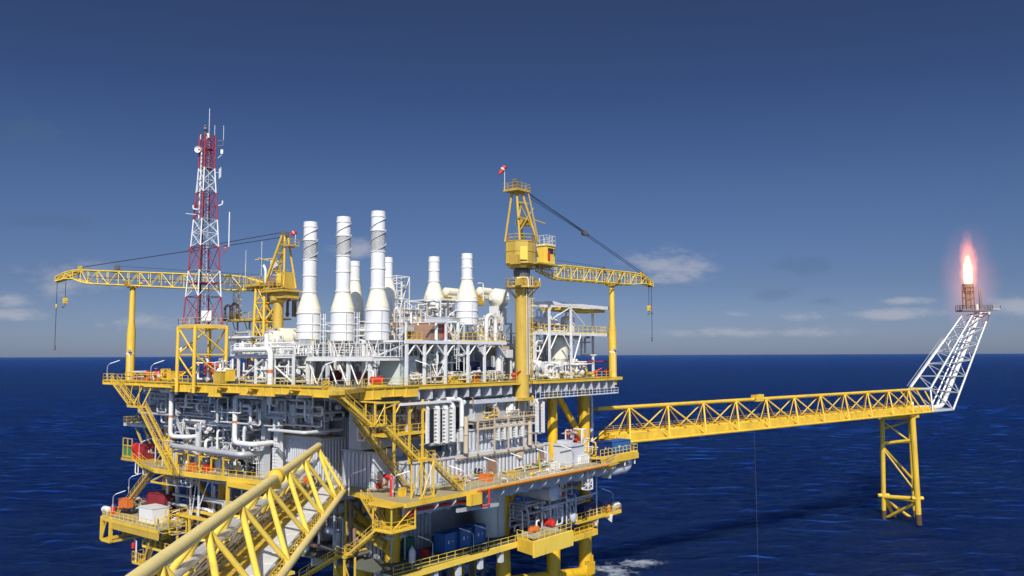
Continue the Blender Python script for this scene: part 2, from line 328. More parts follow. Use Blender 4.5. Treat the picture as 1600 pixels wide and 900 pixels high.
fr = n.new('ShaderNodeFresnel'); fr.inputs['IOR'].default_value = 1.33; t.links.new(bp.outputs[0], fr.inputs['Normal'])
msh = n.new('ShaderNodeMixShader'); t.links.new(mth('MINIMUM', mth('MULTIPLY', fr.outputs[0], 1.0, tree=t), .62, tree=t), msh.inputs[0]); t.links.new(bs.outputs[0], msh.inputs[1]); t.links.new(gl.outputs[0], msh.inputs[2]); t.links.new(msh.outputs[0], n['Material Output'].inputs['Surface'])
t.links.new(mth('SUBTRACT', 1.0, mth('MULTIPLY', fmm, 2.5, clamp=True, tree=t), clamp=True, tree=t), bs.inputs['Subsurface Weight'])
S = 150000.0
import numpy as np
def swell(X, Y, cell):
    """wind sea: a sum of short crested wave trains, metres"""
    rg = np.random.RandomState(4); Z = np.zeros_like(X)
    for i in range(110):
        lam = 1.8 * (9.5 ** rg.rand() ** 1.1); an = math.radians(93) + rg.normal(0, .55); k = 2 * math.pi / lam; ph = rg.rand() * 6.283
        th = k * (X * math.cos(an) + Y * math.sin(an)) + ph; am = .0043 * lam * np.clip((lam / cell - 2.2) / 3, 0, 1)
        Z += am * (np.sin(th) + .22 * np.sin(2 * th + 1.2))
    return Z
# rows and columns grow coarser with distance; trains too short for the local spacing die out
rows = [62.0]
while rows[-1] < 3200: rows.append(rows[-1] * 1.0034)
ys = np.array(rows); us = np.linspace(-.80, .86, 470); U, Y = np.meshgrid(us, ys); X = U * (Y + 25.0)
nx, ny = len(us), len(ys); Z = SEA + swell(X, Y, Y * .0034); vv = np.stack([X, Y, Z], -1).reshape(-1, 3); idx = np.arange(nx * ny).reshape(ny, nx)
ff = np.stack([idx[:-1, :-1], idx[:-1, 1:], idx[1:, 1:], idx[1:, :-1]], -1).reshape(-1, 4)
sea = MB(); sea.v = vv.tolist(); sea.f = ff.tolist(); sea.sm = [True] * len(ff)
ZS = SEA - 1.3; gx = [-S, -8000, 0, 8000, S]
for i in range(4):
    for j in range(4): sea.add([(gx[i], gx[j], ZS), (gx[i + 1], gx[j], ZS), (gx[i + 1], gx[j + 1], ZS), (gx[i], gx[j + 1], ZS)], [(0, 1, 2, 3)])
so = solo(sea, 'sea', sm_, None, None, kind='structure')

# ================================================================== PLATFORM
FRAME = 'P'
T, M, K = 39.8, 25.2, 14.0
pf = thing('production_platform', 'yellow and white offshore production platform with three decks standing on yellow legs in the sea', 'platform')
top_poly = [(0, 0), (66, 0), (66, 58), (60, 66.3), (6.5, 66.3), (6.5, 68.2), (0, 68.2)]
part(MB().prism(top_poly, T - .3, T), 'top_deck', DECKD, pf)
m = MB()
for b0_, b1_, dp in ((0, 9, 1.3), (9, 17.5, 1.1), (17.5, 26, 1.45), (26, 31, 1.2), (31, 34.5, 1.9), (34.5, 45.5, 1.35), (45.5, 54, .8), (54, 68.2, .65)):
    m.b2((-.12, b0_ + .04, T - dp), (.08, b1_ - .04, T - .14)); m.b2((-.3, b0_ + .05, T - dp - .1), (.25, b1_ - .05, T - dp - .002)); m.b2((-.32, b0_, T - .13), (.2, b1_, T + .03))
    for k in range(int((b1_ - b0_) / 2)): m.b2((-.26, b0_ + .8 + 2 * k, T - dp), (-.121, b0_ + .88 + 2 * k, T - .14))
for a0_, a1_, dp in ((.3, 4, 1.5), (4, 8, 1.25), (8, 11, 1.4)):
    m.b2((a0_ + .04, -.08, T - dp), (a1_ - .04, .12, T - .14)); m.b2((a0_ + .05, -.28, T - dp - .1), (a1_ - .05, .28, T - dp - .002)); m.b2((a0_, -.3, T - .13), (a1_, .2, T + .03))
    for k in range(int((a1_ - a0_) / 1.6)): m.b2((a0_ + .6 + 1.6 * k, -.24, T - dp), (a0_ + .68 + 1.6 * k, -.081, T - .14))
m.b2((-.3, 68.21, T - .7), (6.5, 68.4, T + .02)); m.b2((6.5, 66.31, T - .9), (60, 66.5, T + .02))
for b_ in (12.6, 22.3, 30.2, 37.5, 43.8): m.b2((-.9, b_, T - .9), (-.33, b_ + .35, T - .5)).b2((-1.0, b_ - 1.1, T - .5), (-.34, b_ + 1.3, T - .38))
part(m, 'edge_beam', YEL, pf)
part(MB().b2((11, -.25, T - .55), (66.2, .2, T + .02)).b2((66, .2, T - .55), (66.3, 62, T + .02)), 'rim', YEL, pf)
part(MB().b2((11, 2.4, T - 2.3), (66, 2.7, T - .32)).b2((11.2, 2.1, T - 2.4), (65, 3, T - 2.31)), 'girder', LGR, pf)
for i in range(21):
    a = 11.3 + i * 2.62
    if 32.5 < a < 37.5: continue
    part(MB().plate([(a, .15, T - .35), (a, 2.4, T - .35), (a, 2.4, T - 2.3), (a, 1.5, T - 2.3), (a, .15, T - 1.9)], .12).b2((a - .22, .1, T - 2.0), (a + .22, .2, T - .56)), 'bracket', LGR, pf)
m = MB()
for b in (6, 13, 20, 27, 34, 41, 48, 55, 62): m.b2((.5, b, T - 1.7), (65.5, b + .35, T - .32))
for a in (8, 20, 32, 44, 56): m.b2((a, 3, T - 1.6), (a + .4, 66, T - .33))
part(m, 'deck_joists', WHR, pf)
main_poly = [(4, 62), (.7, 51), (3.4, 26), (4.4, 17), (5.9, 9.4), (3.3, -3), (3.4, -5.5), (52, -5.5), (60, -4), (60, 60), (56, 64)]
part(MB().prism(main_poly, M - .25, M), 'main_deck', DECK, pf)
m = MB()
for p, q in zip(main_poly, main_poly[1:] + main_poly[:1]): m.beam((*p, M - .3), (*q, M - .3), .3, .55)
part(m, 'main_deck_rim', YEL, pf)
m = MB(); m.b2((5, -3.5, M - 2.2), (56, -3.2, M - .3))
for b in (8, 16, 24, 32, 40, 48, 56): m.b2((5, b - 6, M - 1.6), (58, b - 5.65, M - .26))
part(m, 'main_deck_girders', LGR, pf)
for i in range(13):
    a = 9.5 + i * 3.5; part(MB().plate([(a, -5.4, M - .5), (a, -3.5, M - .5), (a, -3.5, M - 2.3), (a, -4.1, M - 2.3), (a, -5.4, M - 1.2)], .14), 'bracket', LGR, pf)
cel_poly = [(8.5, 2.2), (36, 1.0), (36, 3), (60, 3), (60, 60), (8, 66)]
part(MB().prism(cel_poly, K - .25, K), 'cellar_deck', DECKD, pf)
part(MB().b2((8, .9, K - .75), (36, 1.25, K + .05)), 'cellar_rim', YEL2, pf)
m = MB()
for b in (6, 20, 34, 48): m.b2((9, b, K - 1.6), (59, b + .4, K - .26))
for a in (11, 16, 21, 26, 31): m.b2((a, 1.4, K - 2.6), (a + .8, 2.0, K - .26)).b2((a, 1.3, K - 1.3), (a + .2, 6, K - .26))
part(m, 'cellar_girders', LGR, pf)
# jacket legs, battered slightly, with braces
legs = [(60.6, 5), (50.6, 5.2), (38, 6.5), (14, 8), (10, 45), (10, 63), (60, 45), (58, 60), (36, 45), (24, 26)]
for i, (a, b) in enumerate(legs):
    r_ = 1.12 if i != 1 else .92; ro = 1.25
    part(MB().lathe((a, b, 0), [(ro, SEA - 3), (ro, 9.5), (r_, 11.5), (r_, T - 1.7 if i in (0, 1, 5, 6, 7, 8) else M - .4)], 22).lathe((a, b, 0), [(ro + .1, 4.2), (ro + .1, 4.5)], 22), 'leg', LEG, pf)
for p, q, r_ in [((51, 5, T - 2), (60, 5, 28), .58), ((50.4, 5.2, T - 2), (43, 8.5, 29), .5), ((38, 6.5, 17), (42.5, 6, M - 1.2), .6), ((38, 7, 6), (60.2, 5, 3.5), 1.0), ((38, 6.5, 8), (50, 20, -4), .8), ((16, 8, 6.5), (38, 7, 6.5), .7), ((14, 8, 16), (20, 7, M - 1.5), .6),
                 ((10, 45, 15), (10, 55, M - 2), .5), ((14, 8, 15), (12, 20, M - 1), .7), ((58, 60, 20), (60, 6, 10), .5), ((15.5, 9, M - 1.5), (12.4, 18, 15.5), .6)]:
    part(MB().tube(p, q, r_, 16), 'brace', LEG, pf)
for a, b in [(48, 22), (44.5, 22), (52, 30)]: part(MB().tube((a, b, SEA - 2), (a, b, K - .5), .75, 16), 'riser', LEG, pf)
tx_ = bpy.data.curves.new('leg_number', 'FONT'); tx_.body = 'S2'; tx_.size = .85; to_ = bpy.data.objects.new('leg_number', tx_); COL.objects.link(to_); bpy.context.view_layer.update()
tm_ = bpy.data.meshes.new_from_object(to_.evaluated_get(bpy.context.evaluated_depsgraph_get())); bpy.data.objects.remove(to_)
mb_ = MB().add([(60.6 - .65 * 1.30 + .76 * (v.co.x - .5), 5 - .76 * 1.30 - .65 * (v.co.x - .5), 5.2 + v.co.y) for v in tm_.vertices], [tuple(p.vertices) for p in tm_.polygons]); part(mb_, 'leg_number', BLK, pf)
part(MB().b2((59.6, 3.5, 3.3), (61.6, 3.8, 5.5)).b2((61.7, 4.2, 1), (62.1, 5.2, 6.5)).b2((59.8, 3.45, 0), (60.1, 3.7, 6)), 'boat_fender', LEG, pf)
# inner walls that close off the view through the decks
part(MB().b2((17, 10, M + .02), (50, 10.3, T - 1.8)).b2((17, 10.31, M + .02), (17.3, 58, T - 1.8)).b2((50, 10, M + .02), (50.3, 58, T - 1.8)).b2((17, 58, M + .02), (50.3, 58.3, T - 1.8)), 'bulkhead', GRY, pf)
part(MB().b2((18, 15, K + .02), (52, 15.3, M - 1.7)).b2((18, 15.31, K + .02), (18.3, 56, M - 1.7)).b2((52, 15, K + .02), (52.3, 56, M - 1.7)), 'bulkhead', GRY, pf)
# -------- handrails (a thing per deck edge)
def rail_(pts, label, m=YEL, h=1.15, grp=None, step=1.7): return solo(MB().rail(pts, h, step), 'handrail', m, label, 'handrail', grp)
rail_([(-.35, 26, T), (-.35, 6, T)], 'yellow handrail on the near left edge of the top deck, under the first striped stacks')
rail_([(.5, -.35, T), (33, -.35, T)], 'yellow handrail on the bright front edge of the top deck, below the white portal frames')
rail_([(38.5, -.35, T), (62, -.35, T)], 'yellow handrail on the top deck edge between big crane column and boom rest post')
rail_([(1.6, 68.2, T), (-.35, 68.1, T), (-.35, 46, T)], 'yellow handrail at the far left top deck edge beside the red and white tower')
rail_([(-.35, 45, T), (-.35, 40, T)], 'short yellow handrail at the foot of the tower base frame')
rail_([(16, -5.4, M), (52, -5.4, M), (56, -4.8, M)], 'yellow handrail along the main deck walkway in front of the grey corrugated wall', TAN)
rail_([(.9, 50.5, M), (3.6, 26, M), (4.6, 17.5, M)], 'yellow handrail along the left main deck edge below the white looped pipes')
rail_([(8.6, 2.1, K), (36, .95, K)], 'dull yellow handrail along the cellar deck walkway in front of the blue crates', YEL2)
# underslung white walkway under the top deck at the right end
uw = thing('underslung_walkway', 'narrow white railed walkway slung under the top deck right of the big crane column', 'walkway')
part(MB().b2((39.5, -.3, T - 3.1), (64.5, .7, T - 3.0)), 'floor', GAL, uw)
part(MB().rail([(39.5, -.3, T - 3.0), (64.5, -.3, T - 3.0), (64.5, .7, T - 3)], 1.0, 2.6, .05), 'handrail', WHT, uw)
for i in range(11): part(MB().tube((39.5 + 2.5 * i, .65, T - 3), (39.5 + 2.5 * i, .65, T - .4), .05, 4), 'hanger', WHT, uw)
# ================================================================== STAIRS, LAMPS
def stair(name, p, q, wv, label, m=YEL, sub=True, treads=None, grp=None, legs=False):
    """p top, q bottom (centre line), wv half-width vector"""
    t_ = thing(name, label, 'stairs', grp); p = Vector(p); q = Vector(q); wv = Vector(wv); d = (q - p); L = d.length; k = max(4, int(abs(d.z) / .25))
    for s in (-1, 1): part(MB().beam(p + wv * s, q + wv * s, .07, .32), 'stringer', m, t_)
    st = MB(); u = wv.normalized(); hd = Vector((d.x, d.y, 0)).normalized()
    for i in range(1, k):
        c = p + d * (i / k); st.beam(c - wv * .95, c + wv * .95, .2, .04)
    part(st, 'treads', treads or YELC, t_)
    for s in (-1, 1):
        hr = MB(); n_ = max(2, int(L / 1.6)); z = Vector((0, 0, 1.05))
        for i in range(n_ + 1):
            b = p + wv * s + d * (i / n_); hr.tube(b, b + z, .04, 4)
        hr.tube(p + wv * s + z, q + wv * s + z, .045, 4); hr.tube(p + wv * s + z * .5, q + wv * s + z * .5, .04, 4); part(hr, 'handrail', m, t_)
    return t_
def landing(c, d, label, m=YEL, legs=None, sides='xXyY', h=1.1, th=.2, rz=0, name='landing'):
    t_ = thing(name, label, 'landing'); x, y = d[0] / 2, d[1] / 2
    def pt(dx, dy, z=0): return (c[0] + dx * math.cos(rz) - dy * math.sin(rz), c[1] + dx * math.sin(rz) + dy * math.cos(rz), c[2] + z)
    fl = MB().box((c[0], c[1], c[2] - th / 2), (d[0], d[1], th), rz); part(fl, 'floor', m if m is not WHT else GAL, t_)
    rl = MB(); seg = {'x': [(-x, -y), (-x, y)], 'X': [(x, -y), (x, y)], 'y': [(-x, -y), (x, -y)], 'Y': [(-x, y), (x, y)]}
    for k in sides: rl.rail([pt(*seg[k][0]), pt(*seg[k][1])], h, 1.4)
    if sides: part(rl, 'handrail', m, t_)
    if legs:
        lg = MB()
        for sx in (-1, 1):
            for sy in (-1, 1): lg.beam(pt(sx * x * .94, sy * y * .94, -th), pt(sx * x * .94, sy * y * .94, -legs), .16)
        lg.tube(pt(-x * .94, -y * .94, -th), pt(x * .94, -y * .94, -legs), .06, 5).tube(pt(x * .94, -y * .94, -th), pt(-x * .94, -y * .94, -legs), .06, 5); part(lg, 'support_frame', m, t_)
    return t_
# left end stairs, top deck to main deck
SA_ = -1.3
e0, e1, e2, e3 = at(178, 592, a=SA_), at(207, 634, a=SA_), at(221, 636, a=SA_), at(272, 716, a=SA_)
stair('staircase', (SA_, e0[1], T), (SA_, e1[1], e1[2]), (.55, 0, 0), 'upper yellow stair flight descending from the far left corner of the top deck')
landing((SA_, (e1[1] + e2[1]) / 2, e1[2]), (1.6, e1[1] - e2[1] + .6, 0), 'small yellow stair landing under the far left corner of the top deck', sides='x')
stair('staircase', (SA_, e2[1], e1[2]), (SA_ + .3, e3[1], M + .1), (.6, 0, 0), 'long yellow stair flight going down from the left corner landing past the grey catwalk')
solo(MB().beam((SA_, e1[1], e1[2] - .2), (.2, e1[1] - .5, T - .6), .16).beam((SA_, e2[1], e1[2] - .2), (.2, e2[1] - .5, T - .6), .16).tube((SA_ - .6, e1[1], e1[2]), (SA_ - .6, e1[1] - 1, T - .4), .08, 5).tube((SA_ - .6, e2[1], e1[2]), (SA_ - .6, e2[1] - .5, T - .4), .08, 5), 'stair_hanger', YEL, 'yellow hanger struts holding the left corner stair landing', 'strut')
# front stairs: a small landing outside the deck corner, then flights down to the main deck walkway
SB = -4.4
s0, s1, s2, s3, s4, s5 = at(519, 606, b=SB), at(577, 664, b=SB), at(594, 662, b=SB), at(650, 719, b=SB), at(671, 722, b=SB), at(719, 769, b=SB)
ce = thing('corner_landing', 'yellow railed landing outside the top deck front corner at the head of the stairs', 'landing')
part(MB().prism([(-.3, 5.6), (s0[0] - .7, SB + 1), (s0[0] - .7, SB - .9), (s0[0] + 1.2, SB - .9), (.6, -.6), (-.3, 0)], T - .45, T), 'floor', YEL, ce)
part(MB().rail([(-.35, 5.6, T), (s0[0] - .6, SB + 1, T), (s0[0] - .6, SB - .8, T)], 1.15, 1.3).rail([(s0[0] + 1.2, SB - .8, T), (.5, -.7, T)], 1.15, 1.4), 'handrail', YEL, ce)
stair('staircase', (s0[0], SB, T), (s1[0], SB, s1[2]), (0, .65, 0), 'top yellow stair flight starting under the white stack platform at the front corner')
landing(((s1[0] + s2[0]) / 2, SB, s1[2]), (s2[0] - s1[0] + .6, 1.7, 0), 'yellow landing between the upper and middle front stair flights', sides='yY')
stair('staircase', (s2[0], SB, s1[2]), (s3[0], SB, s3[2]), (0, .65, 0), 'middle yellow front stair flight between the two landings')
landing(((s3[0] + s4[0]) / 2, SB, s3[2]), (s4[0] - s3[0] + .4, 1.7, 0), 'yellow landing on the stair tower above the main deck', sides='yY')
stair('staircase', (s4[0], SB, s3[2]), (s5[0], SB, M + .1), (0, .65, 0), 'lowest yellow front stair flight leading onto the main deck walkway')
m = MB()
for a in (s1[0] + .2, s2[0] - .1): m.beam((a, SB + .9, s1[2]), (a, SB + .9, T - 1.8), .15).beam((a, SB - .9, s1[2]), (a, SB - .9, T - 1.6), .13)
m.tube((s1[0] + .2, SB - .9, s1[2]), (s2[0], SB - .9, T - 2), .06, 5).beam((s1[0], SB - .9, T - 1.7), (s2[0] + 2.4, SB - .9, T - 1.7), .2).beam((s2[0], SB - .9, T - 1.7), (s2[0], .2, T - 1.7), .2).tube((s2[0] + .1, SB - .9, s1[2] + 2), (s2[0] + 2.4, SB - .9, T - 1.8), .06, 5)
solo(m, 'stair_hanger', YEL, 'yellow hanger frame carrying the front stair landing from the deck beam', 'frame')
q0_, q1_ = at(556, 655, b=0), at(640, 768, b=0)
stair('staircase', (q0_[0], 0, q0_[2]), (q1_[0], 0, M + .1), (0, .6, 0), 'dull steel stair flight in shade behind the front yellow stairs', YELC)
tw = thing('stair_tower', 'yellow braced stair tower frame standing on the main deck under the front stairs', 'tower')
ta, tb_ = s3[0] + .1, s4[0] - .1; zt_ = s3[2] - .2
for a in (ta, tb_):
    for b in (SB - .9, SB + .9): part(MB().beam((a, b, M), (a, b, zt_), .18), 'post', YEL, tw)
part(MB().tube((ta, SB - .9, M), (tb_, SB - .9, zt_), .08, 5).tube((tb_, SB - .9, M), (ta, SB - .9, zt_), .08, 5).tube((ta, SB + .9, M), (ta, SB - .9, zt_), .08, 5).beam((ta - .3, SB - .9, M + .2), (tb_ + .3, SB - .9, M + .2), .3), 'bracing', YEL, tw)
# stairs below the main deck at the front corner
CZ = 21.9
stair('staircase', (3.4, 2.4, M), (2.6, -1.8, CZ + .1), (.6, 0, 0), 'yellow stair flight from the bridge landing down to the hanging cage landing')
cg = thing('hanging_landing', 'yellow cage landing hung below the front corner of the main deck', 'landing')
part(MB().b2((1.2, -5.2, CZ - .25), (5.6, -1.6, CZ)), 'floor', YEL, cg)
part(MB().rail([(1.3, -2, CZ), (1.3, -5.1, CZ), (5.5, -5.1, CZ), (5.5, -1.7, CZ)], 1.1, 1.2), 'handrail', YEL, cg)
m = MB()
for a, b in ((1.3, -5.1), (5.5, -5.1), (5.5, -1.7), (1.3, -1.7)): m.beam((a, b, CZ - .1), (a, b, M - .1), .16)
m.tube((1.3, -5.1, CZ), (5.5, -5.1, M - .6), .09, 6).tube((5.5, -1.7, CZ), (5.5, -5.1, M - .5), .07, 6).b2((1.0, -5.4, M - .35), (3.3, -1, M - .02))
part(m, 'hanger_frame', YEL, cg)
r0_, r1_ = at(598, 832, b=-3), at(567, 858, b=-1); r2_ = at(520, 897, b=3)
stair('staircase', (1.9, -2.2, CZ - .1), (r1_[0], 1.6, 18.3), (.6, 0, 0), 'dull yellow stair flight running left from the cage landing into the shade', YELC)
landing((r1_[0], 2.4, 18.2), (1.7, 1.7, 0), 'small yellow turning landing on the braced trestle low at the front', sides='xX')
stair('staircase', (r1_[0], 3.2, 18.1), (r1_[0] - 1.2, 9.5, K + .5), (.6, 0, 0), 'lowest yellow stair flight going left from the trestle landing')
tb = thing('stair_trestle', 'yellow cross braced trestle under the lowest front stair flight', 'trestle')
for a in (-.9, .9):
    for b in (1.5, 3.4): part(MB().beam((r1_[0] + a, b, 8), (r1_[0] + a, b, 17.9), .2), 'post', YEL, tb)
x_ = r1_[0]
part(MB().tube((x_ - .9, 1.5, 9), (x_ + .9, 1.5, 13), .08, 5).tube((x_ + .9, 1.5, 13), (x_ - .9, 1.5, 17.6), .08, 5).tube((x_ - .9, 3.4, 9), (x_ - .9, 1.5, 13), .08, 5).tube((x_ - .9, 1.5, 13), (x_ - .9, 3.4, 17), .08, 5), 'bracing', YEL, tb)

# lamp posts: pole, cranked arm and a long tube fitting
lp = MB().pipe([(0, 0, 0), (0, 0, 2.5), (.35, 0, 2.85), (.6, 0, 3.0)], .055, 6, .3)
LAMPM = None
def lamp(p, rz, label, hgt=1.0, grp=None, m=WHT):
    global LAMPM
    if LAMPM is None:
        o = thing('lamp_post', label, 'lamp', grp, at=p, rz=rz); part(lp, 'pole', GAL, o)
        part(MB().beam((.5, 0, 2.97), (2.2, 0, 3.55), .24, .10), 'lamp_head', LMP, o); part(MB().box((0, 0, .9), (.22, .18, .35)), 'junction_box', GRY, o); LAMPM = o
    else: o = dup(LAMPM, p, rz, label, grp)
    return o
LR = R(-52)   # arms lean towards the picture's right
lamp((.2, 67.8, T), LR, 'white fluorescent lamp post on the far left corner of the top deck above the stairs')
lamp((-.1, 52, T), LR, 'white fluorescent lamp post on the top deck between boom rest post and tower frame')
lamp((4, 21, T), LR, 'lamp post in front of the first stack support legs', 0)
lamp((4.6, 13, T), LR, 'lamp post in front of the second stack support legs')
lamp((13.5, -.1, T), LR + math.pi, 'lamp post on the deck edge right of the third stack frame')
lamp((24.5, 2, T), LR + math.pi, 'lamp post among the white portal frame columns by the caged ladder')
lamp((40, .8, T), LR + math.pi, 'lamp post just right of the big yellow crane column')
for (px, py, kw, rz, lb) in [(217, 716, dict(z=M + .5), LR, 'lamp post beside the green skip at the left end'), (248, 712, dict(z=M + .2), LR, 'lamp post on the main deck corner by the long grey pipe'),
    (310, 735, dict(z=M), LR + math.pi, 'lamp post at the left main deck handrail above the orange cabinets'), (384, 745, dict(z=M), LR, 'lamp post on the left main deck by the ribbed cable ducts'),
    (545, 775, dict(z=M), LR, 'lamp post at the landing of the foreground bridge'), (614, 778, dict(z=M), LR, 'lamp post beside the red riser pipe at the front corner'),
    (727, 768, dict(z=M), LR + math.pi, 'lamp post at the foot of the long front stairs'), (779, 752, dict(z=M), LR + math.pi, 'lamp post near the orange hose box on the main deck walkway'),
    (820, 744, dict(z=M), LR + math.pi, 'lamp post before the round vent of the grey wall'), (860, 736, dict(z=M), LR + math.pi, 'lamp post before the brown wall door'),
    (897, 729, dict(z=M), LR + math.pi, 'lamp post at the recess beside the grey end block'),
    (740, 862, dict(z=K), LR + math.pi, 'shaded lamp post between the first and second blue crate'), (763, 856, dict(z=K), LR + math.pi, 'shaded lamp post right of the third blue crate'),
    (676, 876, dict(z=K), LR + math.pi, 'shaded lamp post left of the blue crates'), (525, 893, dict(z=K), LR + math.pi, 'lamp post in the shade below the foreground bridge landing'), (958, 792, dict(z=K), LR + math.pi, 'lamp post beside the white raft canister'),
    (201, 770, dict(z=19.0), LR, 'lamp post on the lower left stair head'), (176, 798, dict(z=16.4), LR, 'lamp post on the lower left platform beside the red drum'), (264, 828, dict(z=K + .4), LR, 'lamp post by the yellow derrick beam low on the left'),
    (837, 520, dict(b=8), LR, 'white lamp post on the upper level of the right vessel frame'), (866, 516, dict(b=10), LR, 'white lamp post by the capped vessel on the right vessel frame')]:
    p = at(px, py, **kw)
    lamp(p, rz, lb)
# ================================================================== TELECOM TOWER (world axes)
FRAME = 'W'
TC = Vector((-50.2, 135.0, 0)); PHI = R(3.7); TB = 48.8
dirs = [Vector((math.cos(PHI + i * math.pi / 2), math.sin(PHI + i * math.pi / 2), 0)) for i in range(4)]   # right, back, left, front
def tq(hd, z): return [TC + d * hd + Vector((0, 0, z)) for d in dirs]
bf = thing('support_tower', 'tall yellow four legged base frame carrying the red and white lattice tower', 'frame')
for c, d in zip(tq(3.85, T - 1.5), tq(3.85, TB)): part(MB().tube(c, d, .29, 12), 'leg', YEL, bf)
m = MB()
lo, mi, hi = tq(3.85, T + .6), tq(3.85, T + 4.5), tq(3.85, TB - .1)
for j in range(4):
    k = (j + 1) % 4
    m.beam(mi[j], mi[k], .22).tube(mi[j], lo[k], .14, 6).tube(hi[j], mi[k], .15, 6)
part(m, 'bracing', YEL, bf)
m = MB()
for j in range(4): m.beam(hi[j], hi[(j + 1) % 4], .35, .5)
m.beam(hi[0], hi[2], .25).beam(hi[1], hi[3], .25); part(m, 'top_frame', YEL, bf)
m = MB()
for j in range(4): m.rail([hi[j] + Vector((0, 0, .25)), hi[(j + 1) % 4] + Vector((0, 0, .25))], 1.2, 1.6)
part(m, 'handrail', TAN, bf)
tt = thing('communication_tower', 'tall red and white banded lattice communication tower topped with antennas and a round dish', 'tower')
ys = [508, 464, 423, 385, 342, 299, 260, 208]
zz = [EYE + (556.8 - y) * TC.y / F_PX for y in ys]; z0, z1 = zz[0], zz[-1]
def hd(z): return 3.15 + (1.30 - 3.15) * min(1, (z - z0) / (zz[6] - z0))
for i in range(7):
    ns = 1 if i < 3 else (2 if i < 6 else 4)
    secs = [tq(hd(zz[i] + (zz[i + 1] - zz[i]) * q / ns), zz[i] + (zz[i + 1] - zz[i]) * q / ns) for q in range(ns + 1)]
    part(MB().lattice(secs, .115, .055, 'x', 8), 'lattice_section', TRED if i % 2 == 0 else WHT, tt)
m = MB()
for s in (-.25, .25): m.tube(TC + Vector((s + .2, -.3, z0)), TC + Vector((s + .2, -.3, z1)), .05, 5)
for i in range(60): m.tube(TC + Vector((-.05, -.3, z0 + i * .53)), TC + Vector((.45, -.3, z0 + i * .53)), .03, 4)
part(m, 'ladder', GAL, tt)
part(MB().tube(TC + Vector((-.5, -.2, z0)), TC + Vector((-.35, 0, z1 - 3)), .16, 6), 'cable_bundle', BLK, tt)
part(MB().tube(TC + Vector((-.9, -.5, zz[4])), TC + Vector((-.7, -.5, z1 - 2)), .13, 6), 'waveguide', WHT, tt)
for z in (zz[6] + .1, zz[6] + 3.2, zz[1] + 2.2):
    q = tq(hd(z) * .98, z); part(MB().plate(q, .12), 'rest_platform', TRED, tt)
def tw_pt(px, py): return Vector((TC.x + (px - 317) * TC.y / F_PX, TC.y - .8, EYE + (556.8 - py) * TC.y / F_PX))
d = tw_pt(305, 231); part(MB().lathe((0, 0, 0), [(.05, .2), (.32, .12), (.52, -.08), (.55, -.1), (.33, .06), (.05, .14)], 18, 'y'), 'dish_antenna', WHT, tt).location = d
part(MB().tube(d, tw_pt(313, 231), .07, 6), 'bracket', TRED, tt)
m = MB()
for a, b, c in [((322, 208), (322, 165), .05), ((331, 208), (331, 192), .04), ((345, 216), (345, 193), .04), ((309, 215), (309, 207), .07), ((352, 388), (352, 387), .1)]: m.tube(tw_pt(*a), tw_pt(*b), c, 6)
part(m, 'whip_antenna', WHT, tt)
part(MB().tube(tw_pt(357.5, 386), tw_pt(357.5, 331), .1, 8), 'whip_antenna', WHT, tt)
part(MB().beam(tw_pt(340, 386), tw_pt(358, 386), .15).beam(tw_pt(343, 402), tw_pt(358, 387), .12), 'bracket', TRED, tt)
part(MB().beam(tw_pt(336, 217), tw_pt(345, 217), .1).beam(tw_pt(336, 225), tw_pt(345, 225), .1).beam(tw_pt(345, 217), tw_pt(345, 225), .1), 'bracket', DGR, tt)
part(MB().box(tw_pt(343.5, 235), (.4, .4, .7)).tube(tw_pt(343.5, 239), tw_pt(337, 245), .06, 5), 'radio_unit', WHT, tt)
part(MB().box(tw_pt(321, 209), (.4, .4, .7)), 'radio_unit', IVO, tt)
part(MB().ball(tw_pt(316, 198), .38).tube(tw_pt(316, 198), tw_pt(315, 216), .1, 6).ball(tw_pt(316, 193), .22), 'beacon_lamp', DGR, tt)
m = MB()
for px, y0, y1 in [(306, 278, 297), (342, 260, 276), (340, 262, 278)]: m.tube(tw_pt(px, y0), tw_pt(px, y1), .12, 6)
m.beam(tw_pt(334, 268), tw_pt(342, 268), .06).beam(tw_pt(306, 290), tw_pt(312, 290), .06); part(m, 'panel_antenna', GAL, tt)
part(MB().pipe([tw_pt(300, 320), tw_pt(300, 326), tw_pt(308, 327)], .12, 6), 'arm_antenna', WHT, tt)
part(MB().pipe([tw_pt(346, 313), tw_pt(346, 319), tw_pt(340, 321)], .12, 6), 'arm_antenna', WHT, tt)
part(MB().beam(tw_pt(289, 333), tw_pt(305, 335), .08), 'arm_antenna', WHT, tt)
solo(MB().box(tw_pt(327, 494) + Vector((0, 0, 0)), (1.7, 1.3, 1.6)).tube(tw_pt(322, 508), tw_pt(322, 498), .1, 6).tube(tw_pt(332, 508), tw_pt(332, 498), .1, 6), 'equipment_cabinet', WHT, 'white cabinet standing inside the foot of the red and white tower', 'cabinet')

# ================================================================== CRANES
FRAME = 'P'
def boom_lattice(p, q, h, wd, secs):
    """four-chord boom from p to q; secs: list of (t, height factor, vertical shift)"""
    p = Vector(p); q = Vector(q); d = q - p; s = Vector((d.y, -d.x, 0)).normalized(); out = []
    for t, f_, dz in secs:
        c = p + d * t + Vector((0, 0, dz)); hh = h * f_ / 2; ww = wd * max(f_, .5) / 2
        out.append([c + s * ww + Vector((0, 0, hh)), c - s * ww + Vector((0, 0, hh)), c - s * ww - Vector((0, 0, hh)), c + s * ww - Vector((0, 0, hh))])
    return out
